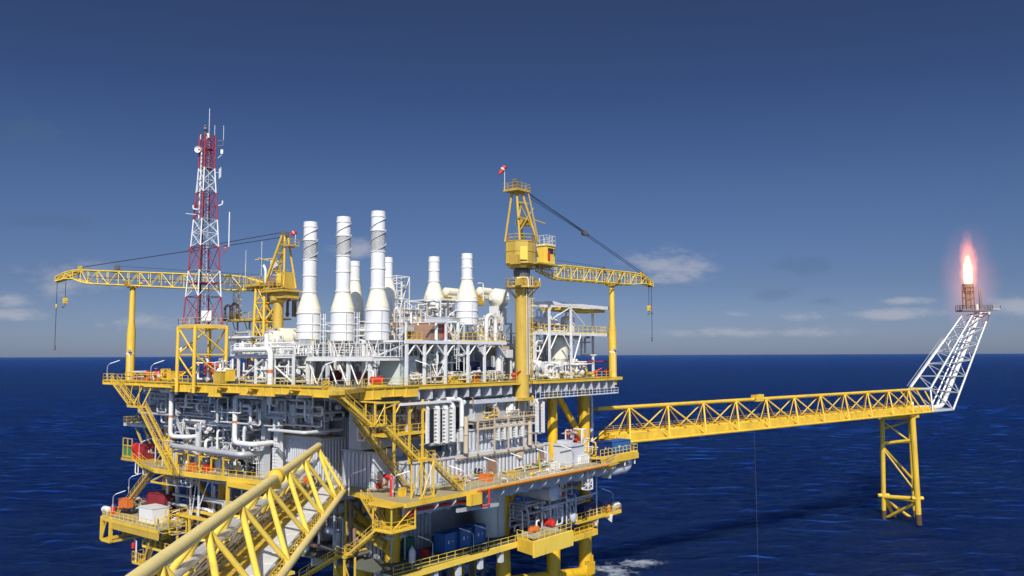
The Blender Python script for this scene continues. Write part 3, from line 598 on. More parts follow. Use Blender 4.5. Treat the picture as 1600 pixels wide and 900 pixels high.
# ---- right crane on its big column
rc = thing('pedestal_crane', 'big yellow crane on a thick column, its boom stretched right onto a slim post', 'crane')
PC = (35.4, .3)
part(MB().lathe((*PC, 0), [(1.2, T - 3.2), (1.12, T - .2), (1.12, 56.0), (1.25, 57.0)], 24).box((PC[0] - .2, PC[1], T - 2.9), (3.0, 2.6, .5)), 'pedestal', YELC, rc)
part(MB().lathe((*PC, 0), [(1.3, 57.0), (1.38, 57.25), (1.38, 58.0), (1.2, 58.1)], 24), 'slew_ring', DGR, rc)
m = MB().lathe((*PC, 0), [(2.75, 55.0), (2.75, 55.2)], 8).rail([(PC[0] + 2.65 * math.cos(x * math.pi / 4), PC[1] + 2.65 * math.sin(x * math.pi / 4), 55.2) for x in range(9)], 1.3, 1.3, .06)
for x in range(8): m.tube((PC[0] + 1.1 * math.cos(x * math.pi / 4), PC[1] + 1.1 * math.sin(x * math.pi / 4), 53.4), (PC[0] + 2.6 * math.cos(x * math.pi / 4), PC[1] + 2.6 * math.sin(x * math.pi / 4), 55), .08, 5)
m.box((PC[0] - 2.1, PC[1] - 1.2, 55.8), (1.3, .9, 1.1)).box((PC[0] + 1.9, PC[1] - 1.8, 55.7), (.8, .8, .9))
part(m, 'collar_walkway', YELC, rc)
m = MB()
for s in (-.28, .28):
    m.tube((PC[0] + .9 + s * .8, PC[1] - 1.3 - s * .2, T), (PC[0] + .9 + s * .8, PC[1] - 1.3 - s * .2, 57), .06, 5)
for i in range(52): m.tube((PC[0] + .68, PC[1] - 1.25, T + .3 * i + .2), (PC[0] + 1.12, PC[1] - 1.35, T + .3 * i + .2), .035, 4)
for i in range(14):
    z = T + 2.5 + i; m.sweep([(PC[0] + .9 + .42 * math.sin(x * .52 - 1.57), PC[1] - 1.4 - .6 * max(0, math.cos(x * .52 - 1.57)), z) for x in range(7)], .035, 4)
part(m, 'caged_ladder', YEL, rc)
m = MB().pipe([(PC[0] + .2, PC[1] - 1.3, T + 1), (PC[0] + .2, PC[1] - 1.3, 54)], .07, 6).pipe([(PC[0] - .4, PC[1] - 1.3, T + 1), (PC[0] - .4, PC[1] - 1.3, 55)], .06, 6)
m.pipe([(PC[0] - 2.4, PC[1] - .8, 56.5), (PC[0] - 1.2, PC[1] - 2.2, 56.5), (PC[0] - 1.1, PC[1] - 2.2, 55)], .12, 6).pipe([(PC[0] + 2.7, PC[1] - 1.4, 55.3), (PC[0] + 3, PC[1] - 1.4, 55.3), (PC[0] + 3, PC[1] - 1.4, 59)], .1, 6)
part(m, 'hydraulic_line', WHT, rc)
HC = (PC[0] - .6, PC[1] - .2)     # drum-shaped machinery house
oc = [(HC[0] + 2.62 * math.cos(R(22.5 + 45 * k)) * (1.08 if k in (0, 7, 3, 4) else 1), HC[1] + 2.5 * math.sin(R(22.5 + 45 * k))) for k in range(8)]
oc2 = [(HC[0] + (x - HC[0]) * 1.03, HC[1] + (y - HC[1]) * 1.03) for x, y in oc]; oc3 = [(HC[0] + (x - HC[0]) * .72, HC[1] + (y - HC[1]) * .72) for x, y in oc]
fru = MB().add([(x, y, 58.2) for x, y in oc3] + [(x, y, 58.95) for x, y in oc], [tuple(range(8))[::-1]] + [(k, (k + 1) % 8, 8 + (k + 1) % 8, 8 + k) for k in range(8)])
part(fru.prism(oc, 58.952, 62.45).prism(oc2, 60.85, 61.0).prism(oc2, 62.46, 62.6).prism(oc2, 58.9, 59.05).box((HC[0] - 2.5, HC[1] - .8, 59.4), (.8, 1.6, 1.5)), 'machinery_house', YELC, rc)
m = MB()
for x in range(-2, 2): m.plate([(HC[0] - 2.0 + x * .1, HC[1] - 1.6, 59.4), (HC[0] - 1.2, HC[1] - 2.3, 59.4), (HC[0] - 1.2, HC[1] - 2.3, 61.6), (HC[0] - 2.0 + x * .1, HC[1] - 1.6, 61.6)], .2)
part(m, 'door', YEL2, rc)
part(MB().box((HC[0] + 1.1, HC[1] - 2.1, 60.6), (.6, .4, .9)), 'hatch', DGR, rc)
part(MB().rail([(HC[0] + 2.4 * math.cos(x * math.pi / 5 + .3), HC[1] + 2.4 * math.sin(x * math.pi / 5 + .3), 62.5) for x in range(11)], 1.2, 1.5, .05), 'handrail', YELC, rc)
CBP = (PC[0] + 4.6, PC[1] - 1.6)
cb = part(MB().box((CBP[0], CBP[1], 60.7), (2.3, 2.1, 3.0)).box((CBP[0], CBP[1], 62.3), (2.6, 2.4, .18)), 'operator_cab', YEL2, rc)
part(MB().box((CBP[0] + 1.0, CBP[1] - .2, 61.2), (.34, 1.7, 1.3)).box((CBP[0] - .1, CBP[1] - 1.0, 61.4), (1.5, .2, .9)), 'window', GLS, cb)
part(MB().rail([(CBP[0] - 1.2, CBP[1] + 1.1, 62.4), (CBP[0] - 1.2, CBP[1] - 1.1, 62.4), (CBP[0] + 1.2, CBP[1] - 1.1, 62.4), (CBP[0] + 1.2, CBP[1] + 1.1, 62.4)], 1.6, .7, .04), 'handrail', WHR, cb)
part(MB().box((CBP[0] - .7, CBP[1] - 1.12, 60.6), (.5, .2, 1.5)), 'red_panel', RED, rc)
part(MB().plate([(PC[0] + .5, PC[1] - 3.2, 59.1), (PC[0] + 6.2, PC[1] - 3.0, 59.1), (PC[0] + 6.2, PC[1] + .5, 59.1), (PC[0] + .5, PC[1] + 1.5, 59.1)], .25).beam((PC[0] + 1, PC[1] - 1.3, 58.2), (PC[0] + 6, PC[1] - 1.8, 58.9), .25, .3).beam((PC[0] + 1, PC[1] - .2, 58.2), (PC[0] + 6, PC[1] + .2, 58.9), .25, .3), 'cab_platform', YELC, rc)
AP = Vector((PC[0] - 1.5, PC[1] - .2, 71.0))      # A-frame
for x, y, r_ in ((-2.6, -1.6, .22), (-2.4, 1.6, .2), (1.4, -2.2, .22), (2.0, 1.2, .2)):
    part(MB().tube((PC[0] + x, PC[1] + y, 62.6), AP + Vector((x * .25, y * .3, 0)), r_, 8), 'a_frame_leg', YELC, rc)
part(MB().beam((PC[0] - 2.3, PC[1] - 1.4, 64.2), (PC[0] + 1.0, PC[1] - 1.7, 68.3), .14).beam((PC[0] + 1.0, PC[1] - 1.9, 64.2), (PC[0] - 1.8, PC[1] - 1.2, 68.4), .14).beam((PC[0] - 1.9, PC[1] - 1, 69), (PC[0] + .3, PC[1] - 1.2, 69), .2).tube((PC[0] + 1.0, PC[1] - 2.6, 62.5), AP + Vector((1.3, -1.3, 0)), .06, 5).tube((PC[0] + 1.5, PC[1] - 2.5, 62.5), AP + Vector((1.6, -1.2, 0)), .06, 5).beam((PC[0] - 2.8, PC[1] - 1.5, 66.3), (PC[0] + .6, PC[1] - 1.3, 66.3), .3).beam((PC[0] + .6, PC[1] - 1.3, 66.3), (PC[0] + 1, PC[1] + 1, 66.3), .3).box((PC[0] + .2, PC[1] - .3, 65.9), (2, 1.8, .9)).beam((PC[0] + 1, PC[1] - 1.2, 66.6), (PC[0] + 4.2, PC[1] - 1.8, 66.1), .14).beam((PC[0] - 2.1, PC[1] - 1.2, 66.3), AP + Vector((.4, -.5, -2)), .16), 'a_frame_tie', YELC, rc)
m = MB().box(AP + Vector((0, 0, -.1)), (3.4, 3, .25)).rail([AP + Vector(v) for v in ((-1.7, -1.5, 0), (1.7, -1.5, 0), (1.7, 1.5, 0), (-1.7, 1.5, 0), (-1.7, -1.5, 0))], 1.1, 1.0, .04)
part(m, 'head_platform', YELC, rc)
part(MB().box(AP + Vector((-.3, 0, .7)), (.8, 1.4, 1.5)).lathe(AP + Vector((-.3, -.5, 1.5)), [(.55, 0), (.55, .9)], 14, 'y'), 'sheave_block', DGR, rc)
BP0, BP1 = (PC[0] + 4.5, .3, 58.3), (79.6, .6, 59.2)
bsec = boom_lattice(BP0, BP1, 2.35, 2.0, [(0, .25, .2), (.05, .5, .1), (.11, .85, 0)] + [(.11 + .0525 * i, 1.0, 0) for i in range(1, 13)] + [(.80, .95, .05), (.86, .8, .1), (.92, .6, .0), (.97, .45, -.35), (1.0, .35, -.8)])
part(MB().lattice(bsec, .13, .075, True, 6), 'boom', YEL2, rc)
tp = Vector(BP1)
part(MB().beam(tp + Vector((-4.2, 0, .9)), tp + Vector((.3, 0, -.9)), .5, .5).lathe(tp + Vector((-.1, -.3, -.7)), [(.5, 0), (.5, .6)], 14, 'y').lathe(tp + Vector((-3.7, -.3, 1.2)), [(.45, 0), (.45, .6)], 14, 'y'), 'boom_head', YELC, rc)
part(MB().lathe(Vector(BP0) + Vector((20.5, -.3, 1.9)), [(.55, 0), (.55, .6)], 14, 'y').box(Vector(BP0) + Vector((20.5, 0, 1.3)), (1, .8, .6)), 'sheave', DGR, rc)
fl = lerp(AP + Vector((.6, 0, .6)), tp + Vector((-3.6, 0, 1.4)), .475)
pl = MB()
for s in (-.5, -.2, .2, .5): pl.tube(AP + Vector((.8, s, .9 - abs(s))), Vector(fl) + Vector((0, s * .6, .1)), .05, 5)
for s in (-.3, .3): pl.tube(Vector(fl) + Vector((0, s, 0)), tp + Vector((-3.6, s, 1.3)), .06, 5)
pl.tube(AP + Vector((.8, 0, -1)), Vector(BP0) + Vector((20.5, 0, 2.3)), .035, 4) if False else None
part(pl, 'pendant_line', BLK, rc)
part(MB().lathe(Vector(fl) + Vector((0, -.35, 0)), [(.5, 0), (.5, .7)], 12, 'y').box(Vector(fl) + Vector((.8, 0, -.2)), (1.0, .6, .5)), 'floating_block', DGR, rc)
part(MB().tube(Vector(BP0) + Vector((0, .2, 2.2)), Vector(BP0) + Vector((20.5, .2, 2.3)), .035, 4).tube(Vector(BP0) + Vector((0, .2, 0.3)), tp + Vector((-3, .2, .2)), .06, 4), 'hoist_rope', BLK, rc)
def hook(o, p, l, yb=True):
    p = Vector(p); part(MB().tube(p, p - Vector((0, 0, l)), .055, 5), 'hoist_rope', BLK, o)
    if yb:
        h_ = part(MB().box(p - Vector((0, 0, l + .5)), (.7, .45, 1.0)).lathe(p - Vector((0, .3, l + .3)), [(.38, 0), (.38, .6)], 12, 'y'), 'hook_block', YEL, o)
        part(MB().pipe([p - Vector((0, 0, l + 1)), p - Vector((0, 0, l + 1.5)), p - Vector((.35, 0, l + 1.9)), p - Vector((.5, 0, l + 1.5))], .1, 6), 'hook', DGR, h_)
    else: part(MB().lathe(p - Vector((0, 0, l)), [(.06, -.5), (.2, -.4), (.2, .4), (.06, .5)], 8), 'headache_ball', DGR, o)
hook(rc, tp + Vector((-1.0, 0, -.6)), 4.6); hook(rc, tp + Vector((.1, 0, -1.0)), 11, False); part(MB().lathe(tp + Vector((.1, 0, -6.4)), [(.06, -.5), (.2, -.35), (.2, .35), (.06, .5)], 8), 'headache_ball', DGR, rc)
def windsock(pole0, h, d, label):
    o = thing('windsock', label, 'windsock'); p = Vector(pole0); part(MB().tube(p, p + Vector((0, 0, h)), .05, 5), 'pole', WHR, o)
    q = p + Vector((0, 0, h)); d = Vector(d)
    part(MB().sweep([q, q + d * .5, q + d], [.42, .36, .2], 10), 'sock', RED, o); part(MB().sweep([q + d * .28, q + d * .42], [.41, .395], 10), 'white_band', WHT, o); return o
windsock(AP + Vector((-1.7, 1.2, 0)), 3.9, (-.8, .5, -1.3), 'red and white windsock on the head of the right crane')
def restpost(p, zt, axis, label):
    o = thing('boom_rest_post', label, 'post'); a, b = p
    part(MB().lathe((a, b, 0), [(.75, T - 1.5), (.75, T + 8.5), (.52, T + 11), (.48, zt - .4)], 18), 'column', YEL, o)
    u = Vector(axis); s = Vector((-u.y, u.x, 0)); c = Vector((a, b, zt))
    part(MB().box(c - Vector((0, 0, .3)), (1.6, 1.6, .35)).plate([c + s * 1.9 + Vector((0, 0, .7)), c + s * 1.3 - Vector((0, 0, .4)), c - s * 1.3 - Vector((0, 0, .4)), c - s * 1.9 + Vector((0, 0, .7)), c - s * 1.3 + Vector((0, 0, -.05)), c + s * 1.3 + Vector((0, 0, -.05))], 1.0), 'saddle', YELC, o)
    part(MB().lathe((a, b, 0), [(.8, T + 4.6), (.8, T + 4.85)], 18).tube((a - .5, b - .7, T), (a - .5, b - .7, T + 4.8), .06, 5), 'collar', WHR, o)
    part(MB().box((a + .2 * u.x - .7, b - .9, T + 5.3), (.35, .5, .4)).tube((a - .5, b - .6, T + 5), (a - .7, b - .9, T + 5.3), .06, 5), 'floodlight', GAL, o)
    return o
restpost((64.6, .9), 57.7, (1, 0, 0), 'slim yellow boom rest post at the right end of the top deck')
# ---- left crane on a lattice column
lc = thing('lattice_pedestal_crane', 'yellow crane on an open lattice column, its boom laid left behind the tower', 'crane')
LCc = Vector((11.5, 36.5, 0))
q0 = [LCc + Vector(v) for v in ((-1.2, -1.2, 0), (1.2, -1.2, 0), (1.2, 1.2, 0), (-1.2, 1.2, 0))]
secs = [[c * 1.0 + (c - LCc) * (.25 * (1 - i / 4)) + Vector((0, 0, T + 3.5 + i * 3.2)) for c in q0] for i in range(5)]
part(MB().lattice(secs, .24, .12, 'x', 8), 'lattice_column', YEL, lc)
RCc = LCc + Vector((0, -3.4, 0))
part(MB().lathe((RCc.x, RCc.y, 0), [(.85, 48.5), (.85, 52.8), (1.35, 53.2), (1.35, 54.2)], 18), 'pedestal', YELC, lc)
m = MB()
for z, k in ((55.9, 1), ): m.box((LCc.x, LCc.y + .6, z), (3.6, 6.6, .3)).beam((LCc.x, LCc.y - 2.5, z - .5), (LCc.x, LCc.y + 3.8, z - .5), .4, .7)
m.rail([(LCc.x - 1.8, LCc.y - 1.6, 56.05), (LCc.x - 1.8, LCc.y + 3.9, 56.05), (LCc.x + 1.8, LCc.y + 3.9, 56.05)], 1.3, 1.1, .05)
part(m, 'service_platform', YELC, lc)
part(MB().box((RCc.x, RCc.y - .6, 54.7), (3.8, 6.0, .35)).box((RCc.x - .2, RCc.y - 2.2, 56.4), (2.4, 1.6, 2.7)).box((RCc.x + .3, RCc.y - 1.4, 54.0), (3.0, 3.4, 1.0)).box((RCc.x - .2, RCc.y + 1.2, 55.3), (2.6, 1.4, .9)), 'machinery_house', YELC, lc)
part(MB().box((RCc.x - 1.63, RCc.y - 2.2, 56.5), (.06, 1.2, 2.0)).box((RCc.x - 1.7, RCc.y - 1.8, 57.2), (.1, .3, .3)), 'door', YEL2, lc)
part(MB().rail([(RCc.x - 2, RCc.y + 2.4, 55.0), (RCc.x - 2, RCc.y - 3.6, 55.0)], 1.2, 1.1, .05), 'handrail', YELC, lc)
part(MB().lathe((RCc.x, RCc.y + .4, 56.2), [(.8, -1.4), (.8, 1.4)], 14, 'x'), 'winch_drum', BRN, lc)
AL = Vector((RCc.x - .5, RCc.y - 2.2, 63.9))
for x, y0, dx in ((-1.2, 4.2, -.3), (1.2, 4.2, .3)): part(MB().beam((RCc.x + x, RCc.y + y0 - 1.8, 55.4), AL + Vector((dx, .3, 0)), .36), 'a_frame_leg', YEL, lc)
for x, dx in ((-1.2, -.3), (1.2, .3)): part(MB().tube((RCc.x + x, RCc.y - 3.0, 55.2), AL + Vector((dx, -.3, 0)), .18, 8), 'a_frame_leg', YEL, lc)
m = MB()
for i in range(1, 6):
    t_ = i / 6; p = Vector((RCc.x, RCc.y + 2.4, 55.4)).lerp(AL, t_); m.beam(p + Vector((-1.2 + .9 * t_, 0, 0)), p + Vector((1.2 - .9 * t_, 0, 0)), .14); q = Vector((RCc.x, RCc.y - 3, 55.2)).lerp(AL, t_)
    if i in (2, 4): m.beam(p, q, .13)
part(m, 'a_frame_tie', YELC, lc)
part(MB().box(AL + Vector((0, 0, .2)), (.9, 1.2, .8)).lathe(AL + Vector((-.3, .3, .4)), [(.5, 0), (.5, .6)], 12, 'x'), 'sheave_block', DGR, lc)
part(MB().box(AL + Vector((.2, -1.3, -1.9)), (1.8, 1.8, .15)).rail([AL + Vector(v) for v in ((-.7, -.5, -1.85), (-.7, -2.2, -1.85), (1.1, -2.2, -1.85))], 1.0, .9, .04), 'head_platform', YELC, lc)
part(MB().pipe([(LCc.x - 1.2, LCc.y - 1.4, 56), (LCc.x - 1.2, LCc.y - 1.4, 58.4), (LCc.x - 1.2, LCc.y - .8, 59.2)], .22, 8), 'exhaust', WHT, lc)
part(MB().box((LCc.x + .2, LCc.y - 1.8, 58.8), (1.0, .8, 2.6)), 'operator_cab', WHR, lc)
part(MB().beam((LCc.x, LCc.y - 3.5, 60.3), (LCc.x - .5, LCc.y + 2.6, 60.5), .12).beam((LCc.x - .7, LCc.y - 1.5, 60), (LCc.x - .7, LCc.y + 1.4, 60.7), .1), 'gantry_arm', YEL2, lc)
LB0 = Vector((LCc.x, LCc.y + 1.5, 56.2)); RP = Vector((4.0, 67.0, 58.4))
# the boom runs over the rest post at the deck corner and on past it
dirb = (RP - LB0); LB1 = LB0 + dirb * 1.55; LB1.z = 60.6
LB1 = Vector(at(90, 432, a=LB0.x + dirb.x * 1.6)); kk = (LB1.y - LB0.y) / dirb.y; LB1 = Vector(at(90, 432, a=LB0.x + dirb.x * kk)); kk = (LB1.y - LB0.y) / dirb.y; LB1 = Vector(at(90, 431, a=LB0.x + dirb.x * kk))
bsec = boom_lattice(LB0, LB1, 2.5, 2.0, [(0, .3, 0), (.06, .9, 0)] + [(.06 + .0535 * i, 1.0, 0) for i in range(1, 15)] + [(.85, .9, .1), (.9, .65, .35), (.95, .5, .1), (1.0, .35, -.7)])
part(MB().lattice(bsec, .13, .075, True, 6), 'boom', YEL2, lc)
u = (LB1 - LB0).normalized()
part(MB().beam(LB1 - u * 7 + Vector((0, 0, 1.1)), LB1 - Vector((0, 0, .8)), .5, .55).lathe(LB1 + Vector((-.3, 0, -.8)), [(.5, 0), (.5, .6)], 12, 'x').lathe(LB1 - u * 6.3 + Vector((-.3, 0, 1.5)), [(.6, 0), (.6, .6)], 14, 'x'), 'boom_head', YELC, lc)
SV = LB0 + (LB1 - LB0) * .68 + Vector((-.3, 0, 1.9))
part(MB().lathe(SV, [(.62, 0), (.62, .6)], 14, 'x').box(SV + Vector((.3, 0, -.55)), (1, 2.4, .4)), 'sheave', DGR, lc)
pm = lerp(AL, LB1 - u * 6.3 + Vector((0, 0, 1.6)), .42)
part(MB().tube(AL + Vector((0, .3, .6)), Vector(pm) + Vector((0, 0, .35)), .06, 5).tube(AL + Vector((0, .3, -.2)), Vector(pm) + Vector((0, 0, -.1)), .06, 5).tube(pm, LB1 - u * 6.3 + Vector((0, 0, 1.8)), .07, 5), 'pendant_line', BLK, lc)
part(MB().box(pm, (.6, 1.0, .6)).lathe(Vector(pm) + Vector((-.3, 0, 0)), [(.4, 0), (.4, .6)], 10, 'x'), 'floating_block', DGR, lc)
part(MB().tube(SV + Vector((.3, 0, .4)), LB0 + Vector((0, 0, 1.6)), .04, 4).tube(LB0, LB1 - u * 8, .07, 4), 'hoist_rope', BLK, lc)
hook(lc, Vector(at(103, 440, a=LB1.x)), 3.2); hook(lc, LB1 - Vector((0, 0, 1)), 13, False); part(MB().lathe(LB1 - Vector((0, 0, 6)), [(.06, -.5), (.2, -.35), (.2, .35), (.06, .5)], 8), 'headache_ball', YELC, lc)
restpost((4.0, 67.0), 57.2, (dirb.normalized().x, dirb.normalized().y, 0), 'slim yellow boom rest post at the far left corner of the top deck')
windsock(AL + Vector((.5, -2.1, -1.8)), 2.3, (-.5, .6, -.6), 'red and white windsock on the head of the left crane')
def flagpole(p, h, m, label):
    o = thing('flagpole', label, 'flagpole'); p = Vector(p); part(MB().tube(p, p + Vector((0, 0, h)), .04, 5), 'pole', WHT, o)
    part(MB().plate([p + Vector((0, 0, h * .66)), p + Vector((.2, .45, h * .62)), p + Vector((.15, .4, h * .36)), p + Vector((0, 0, h * .40))], .04), 'flag', m, o)
flagpole((LCc.x - 1.7, LCc.y + 3.6, 56.1), 6.0, LIME, 'thin mast with a lime flag on the left crane platform')
flagpole((LCc.x - 1.7, LCc.y - .9, 57.2), 6.0, NAVY, 'thin mast with a dark flag on the left crane platform')
# ================================================================== EXHAUST STACKS
def stack(c, zb, yt, d, label, pr, cr, zc, strake=False, legs=True, grp='white exhaust stacks on the top deck', rings=()):
    """c plan, zb base of can, zt top; pr pipe radius, cr can radius, zc = (can top, cone top, strake bottom)"""
    o = thing('exhaust_stack', label, 'chimney', grp); a, b = c; zt = yt; c1, c2, c3 = zc
    pf_ = [(cr * .96, zb), (cr, zb + .05)]
    for f_ in (.28, .55): z = zb + (c1 - zb) * f_; pf_ += [(cr, z), (cr * 1.06, z + .02), (cr * 1.06, z + .2), (cr, z + .22)]
    pf_ += [(cr, c1 - .2), (cr * 1.07, c1 - .18), (cr * 1.07, c1)]
    part(MB().lathe((a, b, 0), pf_, 28), 'silencer', WHT, o)
    part(MB().lathe((a, b, 0), [(cr * .985, c1 + .002), (cr * .975, c1 + (c2 - c1) * .16), (cr * .974, c1 + (c2 - c1) * .1601), (pr * 1.08, c2 - (c2 - c1) * .12), (pr * 1.079, c2 - (c2 - c1) * .1199), (pr * 1.04, c2), (pr * 1.04, c2 + .01)], 28), 'cone', IVO, o)
    pp = [(pr, c2 + .012), (pr * 1.14, c2 + .02), (pr * 1.14, c2 + .25), (pr, c2 + .27)]
    for z in rings: pp += [(pr, z), (pr * 1.1, z + .02), (pr * 1.1, z + .18), (pr, z + .2)]
    pp += [(pr, zt - .9), (pr * 1.08, zt - .88), (pr * 1.08, zt - .65), (pr * 1.01, zt - .64), (pr * 1.01, zt)]
    part(MB().lathe((a, b, 0), pp, 26), 'pipe', WHT, o)
    part(MB().lathe((a, b, 0), [(pr * .9, zt + .002), (pr * .9, zt + .02)], 20), 'mouth', SOOT, o)
    if strake:
        m = MB(); P_ = 4.0
        for s in range(2):
            vs = []; n_ = 46; z0_ = c3; L_ = zt - .9 - c3
            for i in range(n_ + 1):
                z = z0_ + L_ * i / n_; an = 2 * math.pi * (L_ * i / n_) / P_ + s * math.pi + .5
                for r_, dz in ((pr * .99, -.05), (pr + .15, -.035), (pr + .15, .035), (pr * .99, .05)): vs.append((a + r_ * math.cos(an), b + r_ * math.sin(an), z + dz))
            m.add(vs, [(i * 4 + j, i * 4 + (j + 1) % 4, i * 4 + 4 + (j + 1) % 4, i * 4 + 4 + j) for i in range(n_) for j in range(4)])
        part(m, 'spiral_strake', GAL, o)
    if legs:
        for k in range(4):
            an = k * math.pi / 2 + .4; m = MB()
            for s in (-.5, .5): m.tube((a + cr * .95 * math.cos(an + s), b + cr * .95 * math.sin(an + s), zb + .1), (a + cr * .75 * math.cos(an), b + cr * .75 * math.sin(an), zb - 2.4), .085, 6)
            part(m, 'support_leg', WHT, o)
    part(MB().tube((a - cr * .4, b - cr * .95, zb + .2), (a - cr * .4, b - cr * .95, c1 - .1), .07, 6), 'drain_pipe', GAL, o)
    return o
def zat(y, px, d): return EYE + (558 - 6 * px / 1600 - y) * d / F_PX
SA = 10.0
for px, yb, y1, y2, y3, yt, rp, lb, rg in [
    (482.5, 531, 489, 458, 406, 346, 10.1, 'white stack with a spiral strake nearest the left crane', (432,)),
    (535, 533, 487, 457, 400, 338, 10.4, 'white stack with a spiral strake in the middle of the front three', (426,)),
    (589.5, 532, 484, 452, 393, 329, 10.5, 'tallest white stack with a spiral strake, nearest the front corner', (421,))]:
    p = at(px, yb, a=SA); d = P2W(p).y
    stack((SA, p[1]), p[2], zat(yt, px, d), d, lb, rp * 1.06 * d / F_PX, 18.6 * d / F_PX, (zat(y1, px, d), zat(y2, px, d), zat(y3, px, d)), True, rings=[zat(y, px, d) for y in rg] + [zat((y3 + yt) / 2, px, d), zat(y3, px, d) - .1])
for px, a_, yb, y1, y2, yt, rp, rc_, lb, rg in [
    (553, 21, 505, 484, 439, 408, 8.4, 15, 'plain white stack half hidden behind the middle strake stack', ()),
    (605, 21, 508, 466, 434, 402, 7.9, 15.6, 'plain white stack just right of the tallest strake stack', ()),
    (678, 27, 505, 470, 441, 401, 8.7, 16.6, 'short bottle shaped white stack left of the last stack', (424,)),
    (729.7, 27, 508, 470, 437, 396, 8.7, 17.2, 'short bottle shaped white stack nearest the big crane column', (419,))]:
    p = at(px, yb, a=a_); d = P2W(p).y
    stack((a_, p[1]), p[2], zat(yt, px, d), d, lb, rp * d / F_PX, rc_ * d / F_PX, (zat(y1, px, d), zat(y2, px, d), 0), False, legs=False, rings=[zat(y, px, d) for y in rg])
# ---- white platform and trestle under the three strake stacks
st = thing('stack_platform', 'long white railed platform on braced columns under the three strake stacks', 'platform')
PZ = 43.75
part(MB().b2((6.2, 4.2, PZ - .45), (15.5, 27.5, PZ)).b2((6.0, 4.0, PZ - .5), (6.19, 27.6, PZ + .05)), 'floor', WHT, st)
part(MB().rail([(6.1, 27.5, PZ), (6.1, 4.1, PZ), (15.4, 4.1, PZ)], 2.0, 1.15, .06).rail([(6.1, 27.5, PZ), (6.1, 4.1, PZ)], 1.4, 3, .05), 'handrail', WHT, st)
for b in (5, 9.6, 14.2, 18.8, 23.4, 27):
    for a in (6.6, 15): part(MB().beam((a, b, T), (a, b, PZ - .46), .42), 'column', WHT if b != 14.2 else LGR, st)
m = MB()
for i, b in enumerate((5, 9.6, 14.2, 18.8, 23.4)):
    m.tube((6.6, b + .2, PZ - .5), (6.6, b + 2.3, T + .1), .13, 8) if i % 2 == 0 else m.tube((6.6, b + 2.3, PZ - .5), (6.6, b + .2, T + .1), .13, 8)
    m.tube((6.6, b + 2.5, T + .1), (6.6, b + 4.4, PZ - .5), .11, 8)
part(m, 'bracing', WHT, st)
# ladders with cages on the stacks and portal
def cage_ladder(p, h, label, m=WHT, nx=-1):
    o = thing('caged_ladder', label, 'ladder'); a, b, z = p; mb = MB()
    for s in (-.25, .25): mb.tube((a, b + s, z), (a, b + s, z + h), .05, 5)
    for i in range(int(h / .35)): mb.tube((a, b - .25, z + .35 * i + .2), (a, b + .25, z + .35 * i + .2), .03, 4)
    part(mb, 'rails', m, o); cg_ = MB()
    for i in range(int((h - 2) / .9)):
        zz_ = z + 2.2 + .9 * i; cg_.sweep([(a + nx * .75 * math.sin(math.pi * k / 6), b + .42 * math.cos(math.pi * k / 6), zz_) for k in range(7)], .04, 4)
    for k in (1, 3, 5): cg_.tube((a + nx * .75 * math.sin(math.pi * k / 6), b + .42 * math.cos(math.pi * k / 6), z + 2.2), (a + nx * .75 * math.sin(math.pi * k / 6), b + .42 * math.cos(math.pi * k / 6), z + h), .035, 4)
    part(cg_, 'cage', m, o); return o
for px, lb in ((506, 'white caged ladder between the first and second strake stack'), (559, 'white caged ladder between the second and third strake stack'), (626, 'white caged ladder right of the third strake stack')):
    p = at(px, 558, a=8.2); cage_ladder((8.2, p[1], PZ), 6.6, lb)
# ---- machinery under the stack platform: red drums, pumps
def pump(p, rz, label, m=RED, m2=GRY, grp=None, s=1.0):
    o = thing('pump_skid', label, 'pump', grp, at=p, rz=rz)
    part(MB().box((0, 0, .12 * s), (2.4 * s, 1.1 * s, .24 * s)), 'base_frame', m2, o)
    part(MB().lathe((-1.0 * s, 0, .75 * s), [(.2 * s, 0), (.42 * s, .1 * s), (.42 * s, 1.0 * s), (.25 * s, 1.1 * s), (.12 * s, 1.35 * s)], 14, 'x').box((-.5 * s, 0, 1.2 * s), (.4 * s, .4 * s, .3 * s)), 'motor', m, o)
    part(MB().lathe((.7 * s, -.3 * s, .75 * s), [(.3 * s, 0), (.5 * s, .08 * s), (.5 * s, .5 * s), (.3 * s, .6 * s)], 14, 'y'), 'casing', m, o)
    part(MB().pipe([(.7 * s, 0, 1.1 * s), (.7 * s, 0, 1.9 * s), (1.3 * s, 0, 1.9 * s)], .14 * s, 8).pipe([(.9 * s, 0, .7 * s), (1.4 * s, 0, .7 * s)], .16 * s, 8), 'pipe', WHT, o)
    return o
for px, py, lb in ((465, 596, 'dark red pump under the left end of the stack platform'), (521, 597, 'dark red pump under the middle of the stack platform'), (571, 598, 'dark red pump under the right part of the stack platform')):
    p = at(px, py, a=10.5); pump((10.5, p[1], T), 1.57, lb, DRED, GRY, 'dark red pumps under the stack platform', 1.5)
for px, lb in ((589, 'bright red fire monitor skid at the front corner handrail'),):
    p = at(px, 602, a=5.4); pump((5.4, p[1], T), 1.57, lb, RED, YEL, None, 1.1)
